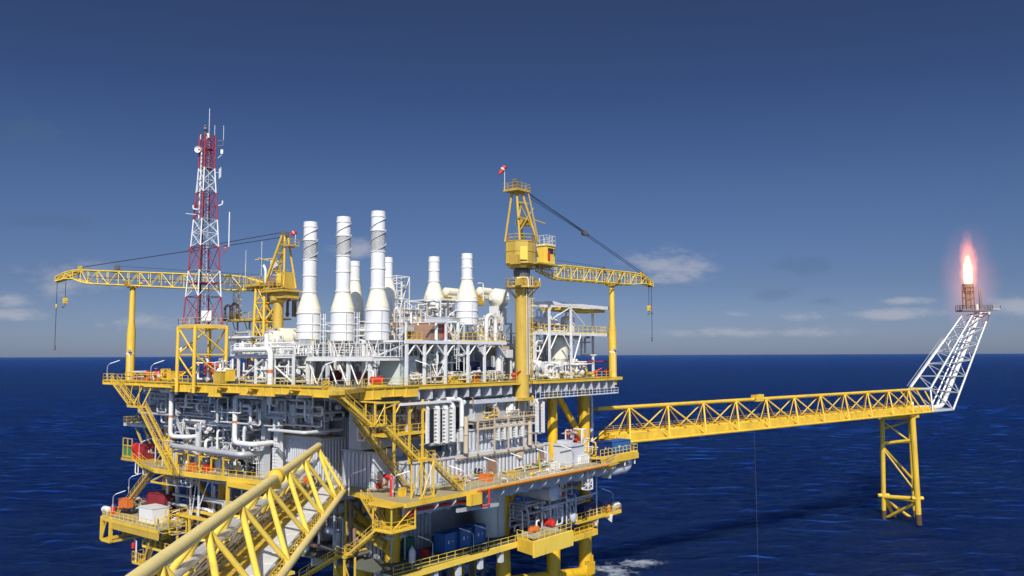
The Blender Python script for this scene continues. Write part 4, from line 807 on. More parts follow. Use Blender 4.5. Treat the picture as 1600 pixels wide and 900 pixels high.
def panel(px, py, wpx, hpx, kw, m, name, label, cat, dep=1.2):
    p = Vector(at(px, py, **kw)); d = P2W(p).y; s = d / F_PX; wm, hm = wpx * s, hpx * s
    ax_b = 'b' not in kw
    # lies along b on the left face, along a on the front face
    sz = (dep, wm / .785, hm) if ax_b else (wm / .62, dep, hm)
    c = (p.x + (dep / 2 if ax_b else 0), p.y + (0 if ax_b else dep / 2), p.z + hm / 2)
    o = thing(name, label, cat); part(MB().box(c, sz), 'housing', m, o)
    x, y, z = sz; fm_ = MB()
    for sx, sy in ((-1, -1), (1, -1), (1, 1), (-1, 1)): fm_.beam((c[0] + sx * x / 2, c[1] + sy * y / 2, c[2] - z / 2), (c[0] + sx * x / 2, c[1] + sy * y / 2, c[2] + z / 2), .12)
    for zz_ in (-1, 1):
        for (x0, y0), (x1, y1) in (((-1, -1), (1, -1)), ((1, -1), (1, 1)), ((1, 1), (-1, 1)), ((-1, 1), (-1, -1))): fm_.beam((c[0] + x0 * x / 2, c[1] + y0 * y / 2, c[2] + zz_ * z / 2), (c[0] + x1 * x / 2, c[1] + y1 * y / 2, c[2] + zz_ * z / 2), .12)
    part(fm_, 'frame', m, o); dr = MB(); k = max(1, int((y if ax_b else x) / 1.1))
    for i in range(k):
        f0, f1 = (i + .12) / k, (i + .88) / k
        if ax_b: dr.b2((c[0] - x / 2 - .05, c[1] - y / 2 + y * f0, c[2] - z * .4), (c[0] - x / 2 + .02, c[1] - y / 2 + y * f1, c[2] + z * .4))
        else: dr.b2((c[0] - x / 2 + x * f0, c[1] - y / 2 - .05, c[2] - z * .4), (c[0] - x / 2 + x * f1, c[1] - y / 2 + .02, c[2] + z * .4))
    part(dr, 'door', m, o); return o

# ================================================================== PIPEWORK GENERATOR
def runs(name, label, lo, hi, n, seed, mats=(WHT,), rr=(.08, .22), valves=0, vess=0, cat='pipework', vm=WHR, frame=None, grp=None):
    """a bank of process piping inside a box: each run, valve and vessel its own part"""
    rnd = random.Random(seed); o = thing(name, label, cat, grp); L = [hi[i] - lo[i] for i in range(3)]
    for i in range(n):
        p = [rnd.uniform(lo[k], hi[k]) for k in range(3)]; pts = [tuple(p)]; last = -1
        for s in range(rnd.randint(2, 4)):
            ax = rnd.choice([k for k in (0, 1, 2, 2) if k != last]); last = ax; q = list(pts[-1])
            t_ = rnd.uniform(lo[ax], hi[ax])
            if abs(t_ - q[ax]) < .6: t_ = lo[ax] if q[ax] - lo[ax] > hi[ax] - q[ax] else hi[ax]
            q[ax] = t_; pts.append(tuple(q))
        part(MB().pipe(pts, rnd.uniform(*rr), 7), 'pipe', rnd.choice(mats), o)
    for i in range(valves):
        c = [rnd.uniform(lo[k], hi[k]) for k in range(3)]; r_ = rnd.uniform(.16, .3)
        v = part(MB().lathe((c[0], c[1] - r_, c[2]), [(r_ * 1.3, 0), (r_ * 1.3, .1), (r_, .14), (r_, r_ * 2 - .14), (r_ * 1.3, r_ * 2 - .1), (r_ * 1.3, r_ * 2)], 10, 'y').tube((c[0], c[1], c[2]), (c[0], c[1], c[2] + r_ * 3), .05, 5), 'valve', rnd.choice(mats + (GRY,)), o)
        part(MB().lathe((c[0], c[1], c[2] + r_ * 3), [(r_ * 1.2, 0), (r_ * 1.2, .06)], 10), 'handwheel', rnd.choice((RED, YEL, GRY, GRY)), v)
    for i in range(vess):
        r_ = min(L[2] * .22, rnd.uniform(.45, .9)); l_ = min(L[0], L[1], 3.2) * rnd.uniform(.6, 1.0); c = [rnd.uniform(lo[k] + .2 * L[k], hi[k] - .2 * L[k]) for k in range(3)]
        if rnd.random() < .5: part(MB().vessel((c[0], c[1] - l_ / 2, c[2]), (c[0], c[1] + l_ / 2, c[2]), r_, 14), 'vessel', vm, o)
        else: part(MB().vessel((c[0], c[1], lo[2] + r_), (c[0], c[1], lo[2] + r_ + l_), r_, 14), 'vessel', vm, o)
    if frame is not None:
        m = MB(); e = .14
        for x in (lo[0], hi[0]):
            for y in (lo[1], hi[1]): m.beam((x, y, lo[2]), (x, y, hi[2]), e)
        for z in (lo[2] + .1, hi[2]):
            m.beam((lo[0], lo[1], z), (hi[0], lo[1], z), e).beam((lo[0], hi[1], z), (hi[0], hi[1], z), e).beam((lo[0], lo[1], z), (lo[0], hi[1], z), e).beam((hi[0], lo[1], z), (hi[0], hi[1], z), e)
        m.tube((lo[0], lo[1], lo[2]), (lo[0], hi[1], hi[2]), .06, 5).tube((lo[0], lo[1], lo[2]), (hi[0], lo[1], hi[2]), .06, 5); part(m, 'frame', frame, o)
    return o
# ================================================================== TOP DECK, FRONT: portal frames and turbine hall
po = thing('portal_structure', 'long white portal frame with knee braces carrying an upper platform along the front edge', 'frame')
PB = 1.3; HB = 46.2
pa = [at(px, 600, b=PB)[0] for px in (635, 663, 696, 731, 757, 790)]
for a in pa[:-1]:
    part(MB().beam((a, PB, T), (a, PB, HB - .5), .36), 'column', WHT, po)
    part(MB().beam((a, PB + 9, T), (a, PB + 9, HB - .5), .36), 'column', WHR, po)
m = MB()
for a, b in zip(pa, pa[1:]):
    m.tube((a, PB, HB - 2.4), (a + min(1.9, (b - a) * .5), PB, HB - .55), .13, 6).tube((b, PB, HB - 2.4), (b - min(1.9, (b - a) * .5), PB, HB - .55), .13, 6)
    m.tube((a, PB + .2, HB - .6), (a, PB + 9, HB - 3), .12, 6)
part(m, 'knee_brace', WHT, po)
part(MB().b2((pa[0] - .3, PB - .25, HB - .5), (pa[-1], PB + .25, HB)).b2((pa[0] - .3, PB + 8.8, HB - .5), (pa[-1], PB + 9.2, HB)).b2((pa[0] - .3, PB + .26, HB - .3), (pa[0], PB + 8.79, HB)).b2((pa[-1] - .3, PB + .26, HB - .3), (pa[-1], PB + 8.79, HB)), 'beam', WHT, po)
part(MB().b2((pa[0] + .02, PB + .27, HB - .12), (pa[-1] - .32, PB + 8.78, HB - .05)), 'floor', GAL, po)
part(MB().rail([(pa[0], PB, HB), (pa[1] - .5, PB, HB)], 1.3, 1.2, .05).rail([(pa[2] + 1.5, PB, HB), (pa[-1], PB, HB)], 1.3, 1.2, .05), 'handrail', YEL, po)
m = MB().beam((pa[1] + .2, PB + .1, HB + 2.9), (pa[2] + .2, PB + .1, HB + 2.9), .3).beam((pa[2] + .2, PB + .1, HB), (pa[2] + .2, PB + .1, HB + 2.8), .3).tube((pa[2] + .3, PB + .1, HB + 2.7), (pa[2] + 2, PB + .1, HB), .13, 6).beam((pa[1] + .2, PB + 4, HB), (pa[1] + .2, PB + 4, HB + 2.8), .25)
part(m, 'lifting_portal', WHT, po)
cage_ladder((pa[2] + 2.6, PB - .1, T + 2.0), 6.4, 'white caged ladder hanging from the portal frame beside its middle column')
# brown half-round intake hood on the upper platform
ih = thing('intake_hood', 'brown half round intake hood standing on the upper front platform', 'hood')
c0 = at(661, 527, b=4.0); c1 = at(693, 527, b=4.0); z_ = HB + .1; y0 = 2.6; wd = c1[0] - c0[0]
m = MB(); n_ = 12; prof = [(-1.2 * 1, 0)] ; vs = []
for y in (y0, y0 + 5):
    for i in range(n_ + 1):
        an = math.pi * i / n_; vs.append((c0[0] + wd / 2 - wd / 2 * math.cos(an), y, z_ + 2.75 * math.sin(an) ** .8 if 0 < i < n_ else z_))
k = n_ + 1; m.add(vs, [(i, i + 1, k + i + 1, k + i) for i in range(n_)] + [tuple(range(k)), tuple(range(k, 2 * k))], False); part(m, 'hood_shell', BRN, ih)
part(MB().b2((c0[0] + wd * .62, y0 - .12, z_), (c0[0] + wd * .68, y0 + .02, z_ + 2.6)), 'seam', RED, ih)
part(MB().b2((c0[0] + wd * .5, y0 - .2, z_), (c1[0] + .4, y0 - .03, z_ + .35)), 'base_sill', DGR, ih)
hb = panel(699, 514, 20, 18, dict(b=4.5), LGR, 'ventilation_box', 'grey ventilation box beside the brown intake hood', 'box', 3)
panel(712, 514, 11, 17, dict(b=4.0), GRY, 'ventilation_box', 'darker grey box right of the grey ventilation box', 'box', 3)
panel(640, 517, 11, 8, dict(b=6), GRY, 'control_cabinet', 'small grey cabinet on the upper platform left of the brown hood', 'cabinet', 1)
panel(632, 510, 17, 5, dict(b=7.5), BRN, 'louvre_box', 'brown louvre box over the upper platform handrail', 'box', 1)
# turbine enclosures below the portal
for px, py, w_, h_, m_, lb in ((637, 600, 22, 38, PGR, 'pale green enclosure with a rounded top under the left portal bay'), (671, 597, 13, 36, PGR, 'narrow pale green enclosure under the second portal bay'), (683, 597, 12, 36, LGR, 'grey enclosure wall under the second portal bay')):
    panel(px, py, w_, h_, dict(b=4.6 if px < 650 else 5.6), m_, 'turbine_enclosure', lb, 'enclosure', 4)
panel(674, 556, 15, 20, dict(b=5), BRN, 'air_inlet', 'brown louvred air inlet under the upper front platform', 'louvre', 2)
panel(741, 598, 15, 32, dict(b=5.5), NAVY, 'generator_set', 'dark blue generator housing behind the right portal columns', 'generator', 3)
panel(757, 598, 22, 24, dict(b=5.0), BLU, 'generator_set', 'blue generator skid right of the dark blue housing', 'generator', 2.5)
panel(742, 598, 14, 10, dict(b=3), ORG, 'orange_box', 'orange box on deck under the fourth portal column', 'box', 1.2)
panel(714, 598, 16, 11, dict(b=2.4), YEL, 'yellow_cabinet', 'yellow cabinet on deck beside the caged ladder', 'cabinet', 1.2)
part(MB().lathe((at(752, 560, b=9)[0], 9, 0), [(1.5, 43.2), (1.8, 43.8), (1.8, 46)], 18), 'duct', GRY, thing('round_duct', 'grey round duct hanging under the platform near the fourth portal column', 'duct'))
for i, (px, lb) in enumerate(((650, 'white pipework on deck in the left portal bay'), (683, 'white pipework on deck in the second portal bay'), (715, 'white pipework on deck behind the caged ladder'), (745, 'pipework on deck around the blue generators'), (775, 'pipework on deck left of the big crane column'))):
    a = at(px, 600, b=2.5)[0]; runs('deck_pipework', lb, (a - 1.8, 2.2, T + .2), (a + 2, 4.3, T + 1.7), 9, 40 + i, (WHT, WHR, TAN), (.06, .13), 3)
for i, (px, lb) in enumerate(((640, 'white pipes behind the upper platform left of the short stacks'), (705, 'pipes over the grey ventilation boxes below the short stacks'), (765, 'dense white pipes under the hexagonal tank'))):
    a = at(px, 520, b=9)[0]; runs('upper_pipework', lb, (a - 3, 8, HB + .2), (a + 2.6, 11.5, HB + (4.6 if px > 700 else 4.9)), 20, 50 + i, (WHT, WHT, GRY, TAN), (.07, .2), 5, 1)
# white rack behind, with the hexagonal tank
rk = thing('white_rack', 'white braced steel rack carrying the hexagonal tank left of the big crane', 'frame')
r0, r1 = at(766, 500, b=10)[0], at(795, 500, b=10)[0]
m = MB()
for a in (r0, (r0 + r1) / 2, r1):
    for b in (9.5, 14): m.beam((a, b, T), (a, b, 49.7), .3)
for z in (46.5, 49.6): m.beam((r0, 9.5, z), (r1, 9.5, z), .3).beam((r0, 14, z), (r1, 14, z), .3).beam((r0, 9.5, z), (r0, 14, z), .3).beam((r1, 9.5, z), (r1, 14, z), .3)
m.tube((r0, 9.5, 46.6), ((r0 + r1) / 2, 9.5, 49.5), .13, 6).tube(((r0 + r1) / 2, 9.5, 46.6), (r1, 9.5, 49.5), .13, 6).tube((r0, 9.5, T), (r1, 9.5, 46.3), .13, 6)
part(m, 'steelwork', WHT, rk)
hx = thing('hexagonal_tank', 'large ivory tank with cone ends on the white rack left of the big crane', 'tank')
c = at(779, 466, b=11.5); part(MB().lathe((c[0], c[1], c[2]), [(.5, -2.2), (1.75, -.9), (1.75, 1.0), (.7, 2.1)], 12, 'x'), 'tank_shell', IVO, hx); part(MB().b2((c[0] - 1.4, c[1] - 1, 49.76), (c[0] - 1.1, c[1] + 1, c[2] - 1.5)).b2((c[0] + .8, c[1] - 1, 49.76), (c[0] + 1.1, c[1] + 1, c[2] - 1.5)).tube((c[0], c[1], c[2] - 1.6), (c[0], c[1], 49.75), .3, 8), 'saddle', WHT, hx)
for px, py, w_, lb in ((748, 476, 18, 'yellow framed box below the vent hood left of the hexagonal tank'), (698, 477, 14, 'yellow framed box between the two short stacks')):
    panel(px, py, w_, 13, dict(b=15), YELC, 'filter_box', lb, 'box', 3)
    p = at(px + w_ / 2, py - 20, b=16); solo(MB().vessel((p[0] - 1.5, p[1], p[2]), (p[0] + 1.5, p[1], p[2]), .8, 16).b2((p[0] - 1.3, p[1] - .6, p[2] - 1.3), (p[0] + 1.3, p[1] + .6, p[2] - .6)), 'vent_hood', IVO, 'rounded ivory vent hood ' + ('left of the hexagonal tank' if px > 720 else 'between the two short stacks'), 'hood')
p = at(755, 470, b=10); solo(MB().pipe([p, add3(p, z=3), add3(p, x=-1.3, z=3)], .12, 8), 'gooseneck_vent', WHT, 'thin white gooseneck vent pipe beside the hexagonal tank', 'pipe')
# big looped white pipe
p = at(760, 525, b=7); solo(MB().pipe([(p[0], 7, HB), (p[0], 7, HB + 4.6), (p[0] + 2.4, 7, HB + 4.6), (p[0] + 2.4, 7, HB)], .36, 12, 1.2), 'looped_pipe', WHT, 'thick white hairpin pipe on the upper platform left of the big crane', 'pipe')
p = at(779, 540, b=3); solo(MB().tube((p[0], 3, T), (p[0], 3, HB - .5), .55, 14), 'vent_column', WHT, 'thick white vertical pipe under the right end of the portal frame', 'pipe')
cn = panel(785, 555, 20, 14, dict(b=4), TAN, 'deck_cabin', 'small tan cabin under a white board left of the big crane column', 'cabin', 2)
solo(MB().b2((p[0] + .6, 3, 43.6), (p[0] + 3.8, 3.2, 44.9)), 'name_board', WHT, 'long white name board just left of the big crane column', 'sign')
# block letters on the board, too small to read: short dark strokes
# ---------------- right vessel frame
vf = thing('vessel_structure', 'open white two storey steel frame with canopy at the right end of the deck', 'frame')
vz, rz_ = T + 8.0, T + 13.0
fa, fb, fc, fd = at(835, 590, b=3)[0], at(859, 588, b=2.6)[0], at(893, 588, b=2.6)[0], at(927, 585, b=6)[0]
vz = at(859, 519, b=2.6)[2]; rz_ = at(859, 473, b=2.6)[2]
part(MB().beam((fa, 3, T), (fa, 3, vz - .3), .4), 'column', WHT, vf)
for a, b in ((fb, 2.6), (fc, 2.6), (fd, 6), (fc + .6, 9), (fb, 9)): part(MB().beam((a, b, T), (a, b, rz_), .36), 'column', WHT, vf)
part(MB().b2((fa - .3, 2.9, vz - .45), (fd + 1.4, 3.1, vz)).b2((fa - .3, 3.11, vz - .2), (fd + 1.4, 9.5, vz - .1)), 'floor', WHT, vf)
part(MB().rail([(fa, 3, vz), (fd + 1.3, 3, vz), (fd + 1.3, 9, vz)], 1.4, 1.5, .05), 'handrail', YEL2, vf)
part(MB().beam((fb, 2.6, rz_), (fd + 1.2, 2.6, rz_ - .2), .35, .6).beam((fb, 9, rz_), (fd + 1.2, 9, rz_), .3, .5).beam((fd + 1.2, 2.6, rz_), (fd + 1.2, 9, rz_), .3, .5).beam((fb, 2.6, rz_), (fb, 9, rz_), .3, .5), 'canopy', WHT, vf)
part(MB().b2((fc - 1.8, 3.4, rz_ - 1.0), (fd + .4, 8.4, rz_ - .5)), 'crane_beam', YEL, vf)
m = MB().tube((fc, 2.6, rz_ - .5), (fb + 1, 2.6, vz + 2.4), .12, 6).tube((fc + .3, 3, rz_ - .5), (fc + 5, 3, vz + 1.6), .14, 6).tube((fb, 2.6, T + .5), (fa + .6, 2.8, T + .2), .1, 6)
m.tube((fb - .3, 2.6, vz - .5), (fa + .5, 2.8, vz - 5), .14, 6).tube((fb + .3, 2.6, vz - 3), (fb + 2.2, 2.6, vz - .5), .14, 6).tube((fc - .3, 2.6, vz - 3), (fc - 2.4, 2.6, vz - .5), .14, 6).tube((fc + .3, 2.6, vz - 6), (fc + 3.4, 2.8, vz - .5), .16, 6).tube((fc + 1, 8, vz - 6.5), (fc + 5.5, 8, vz - 2), .08, 6).tube((fa, 3, vz - 2), (fa - 2.4, 3, vz - .4), .14, 6).beam((fa - 2.6, 3, vz - .4), (fa, 3, vz - .4), .25)
part(m, 'bracing', WHT, vf)
for px, py, r_, vert, lb in ((842, 503, .95, False, 'white horizontal vessel at the left of the upper vessel frame level'), (857, 503, .8, False, 'white horizontal vessel behind the second column on the upper level'), (887, 506, 1.35, True, 'large white capped vessel on the upper level of the vessel frame')):
    p = at(px, py, b=6.0)
    o = thing('pressure_vessel', lb, 'vessel')
    part(MB().vessel((p[0] - 1.9, 6, p[2]), (p[0] + 1.9, 6, p[2]), r_, 18) if not vert else MB().vessel((p[0], 6, p[2] - 1.4), (p[0], 6, p[2] + .9), r_, 20), 'shell', WHT, o)
    part(MB().pipe([(p[0] - .5, 6, p[2] + r_ * .9), (p[0] - .5, 6, p[2] + r_ + 1.3), (p[0] + .7, 6, p[2] + r_ + 1.3), (p[0] + .7, 6, p[2] + r_ * .9)], .16, 8), 'nozzle_pipe', WHT, o)
    part(MB().b2((p[0] - 1.2, 5.5, vz), (p[0] - .9, 6.5, p[2] - r_ * .8)).b2((p[0] + .9, 5.5, vz), (p[0] + 1.2, 6.5, p[2] - r_ * .8)), 'saddle', WHR, o)
p = at(873, 536, b=6.5); o = thing('pressure_vessel', 'wide ivory vertical drum inside the lower bay of the vessel frame', 'vessel')
part(MB().vessel((p[0] - .5, 6.5, T + 3.5), (p[0] - .5, 6.5, T + 7), 2.0, 22), 'shell', IVO, o); part(MB().lathe((p[0] - .5, 4.5, p[2] + .3), [(.5, -.3), (.7, -.28), (.7, 0), (.5, .02)], 14, 'y'), 'manway', WHT, o); part(MB().b2((p[0] - 2.4, 5, T), (p[0] - 2.0, 8, T + 3)).b2((p[0] + 1.2, 5, T), (p[0] + 1.6, 8, T + 3)).b2((p[0] - 2.6, 4.6, T + 2.6), (p[0] + 1.8, 8.2, T + 2.9)), 'skid', WHR, o)
runs('vessel_pipework', 'white pipes in the left lower bay of the vessel frame', (fa + .4, 3.6, T + 3.2), (fb - .3, 8, vz - .6), 16, 61, (WHT, WHR), (.1, .24), 5, 1)
runs('vessel_pipework', 'white pipes and valves on the upper level of the vessel frame', (fa + .4, 3.8, vz + .1), (fc + 4, 8, vz + 1.6), 18, 62, (WHT, WHR, BRN), (.08, .2), 9)
runs('vessel_pipework', 'white pipes in the right lower bay of the vessel frame', (fc + .6, 4, T + 3.6), (fd - .3, 8, vz - .6), 9, 63, (WHT, WHR), (.1, .26), 3)
for i, (px, lb) in enumerate(((836, 'cluster of short white pump motors between big crane column and vessel frame'), (868, 'low white manifold at the middle foot of the vessel frame'), (905, 'yellow and white manifold at the right foot of the vessel frame'))):
    a = at(px, 588, b=2.5)[0]; runs('valve_manifold', lb, (a - 3, 1.2, T + .2), (a + 3.2, 4.5, T + 2.9), 14, 70 + i, (WHT, WHT, WHR) if i < 2 else (WHT, YEL, TAN), (.09, .22), 8, 2)
for px, py, r_, lb in ((826, 572, .62, 'first round white drum end beside the big crane column'), (843, 571, .62, 'second round white drum end from the big crane column'), (873, 572, .62, 'third round white drum end from the big crane column')):
    p = at(px, py, b=1.8); o = thing('horizontal_drum', lb, 'drum', 'round white drum ends on the top deck'); part(MB().vessel((p[0], 1.6, p[2]), (p[0], 4.6, p[2]), r_ * 1.35, 18), 'shell', WHT, o); part(MB().lathe((p[0], 1.25, p[2]), [(r_ * .7, -.1), (r_, -.1), (r_, .1), (r_ * .9, .12)], 16, 'y'), 'end_flange', WHR, o); part(MB().b2((p[0] - .5, 2, T), (p[0] + .5, 2.3, p[2] - .5)).b2((p[0] - .5, 4, T), (p[0] + .5, 4.3, p[2] - .5)), 'saddle', WHR, o)
p0 = at(885, 565, b=6); p1 = at(952, 565, b=6); solo(MB().pipe([(p0[0], 6, p0[2]), (p1[0], 6, p1[2])], .12, 8).tube((p1[0] - 1, 6, T), (p1[0] - 1, 6, p1[2]), .07, 6).tube((p0[0] + 3, 6, T), (p0[0] + 3, 6, p1[2]), .07, 6), 'fire_main', RED, 'thin red fire main running right from the vessel frame towards the rest post', 'pipe')
def monitor(px, py, kw, label, m=RED):
    p = at(px, py, **kw); o = thing('fire_monitor', label, 'fire monitor'); p = (p[0], p[1], T if p[2] > 35 else p[2])
    part(MB().tube(p, add3(p, z=1.0), .16, 10).lathe(p, [(.4, 0), (.4, .12)], 12), 'base_pipe', m, o); part(MB().ball(add3(p, z=1.1), .32), 'swivel', m, o); part(MB().tube(add3(p, z=1.15), add3(p, x=.7, y=-.9, z=1.7), .16, 10, .11), 'nozzle', m, o)
    part(MB().lathe(add3(p, x=-.45, z=1.0), [(.3, 0), (.3, .08)], 12, 'x'), 'handwheel', m, o); return o
monitor(931, 585, dict(b=1.2), 'red fire monitor on the top deck left of the right boom rest post'); monitor(948, 583, dict(b=3.6), 'red fire monitor beside the foot of the right boom rest post'); monitor(803, 596, dict(b=.6), 'red fire monitor at the left foot of the big crane column')
# ---------------- left top deck: tank row, pipe racks, pipes by the tower
runs('tower_foot_pipework', 'white and red pipes on deck at the foot of the tower frame', (2, 33, T + .2), (6.5, 44, T + 4), 18, 80, (WHT, WHR, GAL, RED), (.09, .24), 8, 2)
runs('deck_pipework', 'pipes and red valves on the far left deck corner by the boom rest post', (1.5, 48, T + .1), (6, 64, T + 1.5), 14, 81, (RED, YEL, WHR, ORG), (.07, .15), 8, 1)
for px, py, lb in ((232, 588, 'red dome topped drum beside the left boom rest post'), (247, 592, 'red drum on the far left deck between post and tower')):
    p = at(px, py, a=3); solo(MB().lathe((p[0], p[1], T), [(.7, 0), (.75, .1), (.75, 1.1), (.6, 1.5), (.2, 1.7)], 16), 'red_drum', RED, lb, 'drum')
for i, px in enumerate((258, 268)):
    p = at(px, 593, a=3); panel(px - 4, 594, 9, 13 if i else 17, dict(a=2.4), YEL, 'yellow_cabinet', ('taller' if not i else 'shorter') + ' yellow cabinet left of the tower base frame', 'cabinet', 1)
p = at(276, 597, a=.6); solo(MB().pipe([(p[0], p[1], T - 2), (p[0], p[1], T + 5.2), (p[0] + 1.5, p[1] - .3, T + 5.8), (p[0] + 3, p[1] - .3, T + 5.8)], .26, 10, .8), 'vent_pipe', WHT, 'tall white bent pipe against the left leg of the tower frame', 'pipe')
pr = thing('pipe_rack', 'white braced pipe rack between tower frame and first stack', 'rack')
b0, b1 = at(372, 600, a=3.5)[1], at(458, 600, a=3.5)[1]
m = MB()
for b in (b0, (b0 * 2 + b1) / 3, (b0 + b1 * 2) / 3, b1):
    for a in (3.5, 7): m.beam((a, b, T), (a, b, 44.1), .34)
for z in (43.9,): m.beam((3.5, b0 + .8, z), (3.5, b1, z), .3, .4).beam((7, b0 + .8, z), (7, b1, z), .3, .4)
m.beam((3.5, b0 - 1, 43.2), (3.5, b0 - 7, 43.2), .3, .4) if False else None
bm = (b0 + b1) / 2; m.tube((3.5, b0, T + .3), (3.5, bm + .5, 43.5), .15, 8).tube((3.5, b1, T + .3), (3.5, bm - .5, 43.5), .15, 8).beam((3.5, bm + 2.2, 42), (3.5, bm - 2.2, 42), .2)
part(m, 'steelwork', WHT, pr); part(MB().rail([(3.4, b0 + 2, 44.1), (3.4, b1, 44.1)], 1.6, 1.3, .05), 'handrail', WHT, pr); part(MB().b2((3.3, b1, 43.98), (7.2, b0 + 2, 44.08)), 'floor', GAL, pr)
p0 = at(364, 546, a=2.6); p1 = at(423, 546, a=2.6); pz = p1[2]
solo(MB().pipe([(5, p0[1], pz), (2.6, p0[1], pz), (2.6, p1[1], pz), (2.6, p1[1], T - 3)], .42, 14, 1.0), 'header_pipe', WHT, 'thick white header pipe bending down at the deck edge before the first stack', 'pipe')
solo(MB().lathe((2.6, p1[1], T + 1.7), [(.46, 0), (.46, .5)], 14), 'pipe_sleeve', ORG, 'short orange band on the thick white header pipe', 'band')
runs('rack_pipework', 'dense white pipes and valves inside the white pipe rack', (3.8, b1 + .2, T + .3), (6.8, b0 - .2, 43.6), 34, 82, (WHT, WHR, GRY, WHT, DGR), (.08, .22), 16, 3)
runs('rack_pipework', 'white pipes on top of the pipe rack behind the thick header pipe', (4, b1 + .2, 44.3), (8, b0 + 3, 46.0), 18, 83, (WHT, WHR, WHT), (.08, .24), 8, 2)
runs('crane_foot_pipework', 'grey and white pipes around the foot of the lattice crane column', (8, 27, 44.2), (14, 44, 48.4), 30, 84, (WHT, WHR, GAL, GRY), (.09, .26), 10, 3)
runs('rear_pipework', 'white and brown pipes behind the first and second strake stacks', (17, 14, 44), (20, 28, 49.5), 26, 85, (WHT, WHR, BRN, WHT), (.1, .26), 8, 1, frame=WHT)
for px, py, r_, lb in ((437, 531, 1.5, 'ivory round tank with pipes left of the first stack'), (449, 525, 1.3, 'smaller ivory tank tucked beside the first stack')):
    p = at(px, py, a=9 if px < 440 else 12); o = thing('round_tank', lb, 'tank'); part(MB().vessel((p[0] - 1.4, p[1], p[2]), (p[0] + 1.6, p[1], p[2]), r_, 20), 'shell', IVO, o)
    m = MB()
    for k in range(4): m.sweep([(p[0] - 2.1, p[1] + (r_ + .1) * math.cos(x * .5 + k), p[2] + (r_ + .1) * math.sin(x * .5 + k)) for x in range(4)], .06, 5)
    part(m, 'tubing', GAL, o); part(MB().b2((p[0] - 1, p[1] - .5, T), (p[0] + 1, p[1] + .5, p[2] - r_ * .8)), 'pedestal', WHR, o)
o = thing('access_platform', 'yellow railed access platform at the foot of the lattice crane column', 'platform'); q0_ = at(362, 501, a=14); q1_ = at(440, 501, a=14); z = q0_[2]
part(MB().b2((13, q1_[1], z - .25), (16, q0_[1], z)), 'floor', YELC, o); part(MB().rail([(16, q0_[1], z), (13, q0_[1], z), (13, q1_[1], z)], 1.25, 1.4, .055), 'handrail', YEL, o); m = MB()
for k in range(4): b = q0_[1] + (q1_[1] - q0_[1]) * (k + .3) / 4; m.beam((14.5, b, T), (14.5, b, z - .25), .25).tube((14.5, b, z - 3), (14.5, b + 1.5, z - .3), .1, 6)
part(m, 'support_frame', GRY, o)
for px, py, a_, m_, lb in ((351, 503, 15, DGR, 'dark brown hairpin pipe behind the tower foot'), (362, 500, 15, BRN, 'brown hairpin pipe on the yellow access platform'), (449, 495, 16, BRN, 'dark hairpin pipe just left of the first stack'), (461, 495, 17, BRN, 'dark hairpin pipe touching the first stack cone')):
    p = at(px, py, a=a_); q = at(px + 9, py, a=a_); z = p[2]; solo(MB().pipe([(a_, p[1], z), (a_, p[1], z + 3), (a_, q[1], z + 3), (a_, q[1], z)], .24, 10, .7).lathe((a_, p[1], z + .4), [(.4, 0), (.4, .2)], 12), 'hairpin_pipe', m_, lb, 'pipe')
o = thing('scaffold_mast', 'thin orange lattice mast on the yellow access platform left of the crane column', 'mast'); p = at(370, 500, a=15.5); part(MB().lattice([[(p[0] + x, p[1] + y, p[2] + .9 * k) for x, y in ((-.5, -.5), (.5, -.5), (.5, .5), (-.5, .5))] for k in range(9)], .06, .04, True, 5), 'lattice', TAN, o)
part(MB().box((p[0], p[1], p[2] + 8.2), (1.4, 1.4, .12)), 'head', TAN, o)
bk = panel(473, 544, 11, 14, dict(a=6.5), GRY, 'control_cabinet', 'grey cabinet hanging at the white rail under the first strake stack', 'cabinet', .8)
runs('upper_pipework', 'white frame of vents between the second and third strake stacks at the back', (25, 19, 50), (28, 23, 57.5), 16, 90, (WHT, GRY, WHT), (.08, .16), 6, 0, frame=WHT)
runs('rear_pipework', 'dark pipes and yellow rails behind the plain stacks', (22, 6, 49), (28, 14, 52.8), 22, 91, (GRY, WHT, DGR, TAN), (.08, .2), 8, 1, frame=WHT)
runs('rear_pipework', 'white pipes at the back between third strake stack and brown hood', (17, 2, T + 1), (23, 6, 49), 28, 92, (WHT, WHR, GRY, PGR), (.1, .3), 8, 2, frame=WHT)
for k, (a0, b0_, a1, b1_, z1, m_, lb) in enumerate(((19, 9, 40, 22, 47.5, LGR, 'grey machinery block behind the portal frame'), (17, 28, 26, 46, 46.5, WHR, 'white machinery block behind the lattice crane'), (47, 12, 58, 20, 46, WHR, 'white machinery block behind the vessel frame'))):
    o = thing('machinery_block', lb, 'enclosure'); part(MB().b2((a0, b0_, T), (a1, b1_, z1)), 'housing', m_, o)
    part(MB().ribs((a0, b1_), (a0, b0_), T + .3, z1 - .3, .9, .12).ribs((a0, b0_), (a1, b0_), T + .3, z1 - .3, .9, .12), 'cladding', m_, o)
    part(MB().rail([(a0, b1_, z1), (a0, b0_, z1), (a1, b0_, z1)], 1.2, 1.6, .05), 'handrail', YEL2, o)
# mast on top of the rail platforms: TAN-coloured boxes at the tower's right foot
panel(339, 598, 14, 17, dict(a=.5), YELC, 'battery_box', 'yellow barred box at the right foot of the tower frame', 'box', 1.2)
panel(355, 595, 7, 17, dict(a=1), YEL, 'yellow_cabinet', 'tilted yellow cabinet just right of the barred box', 'cabinet', 1)
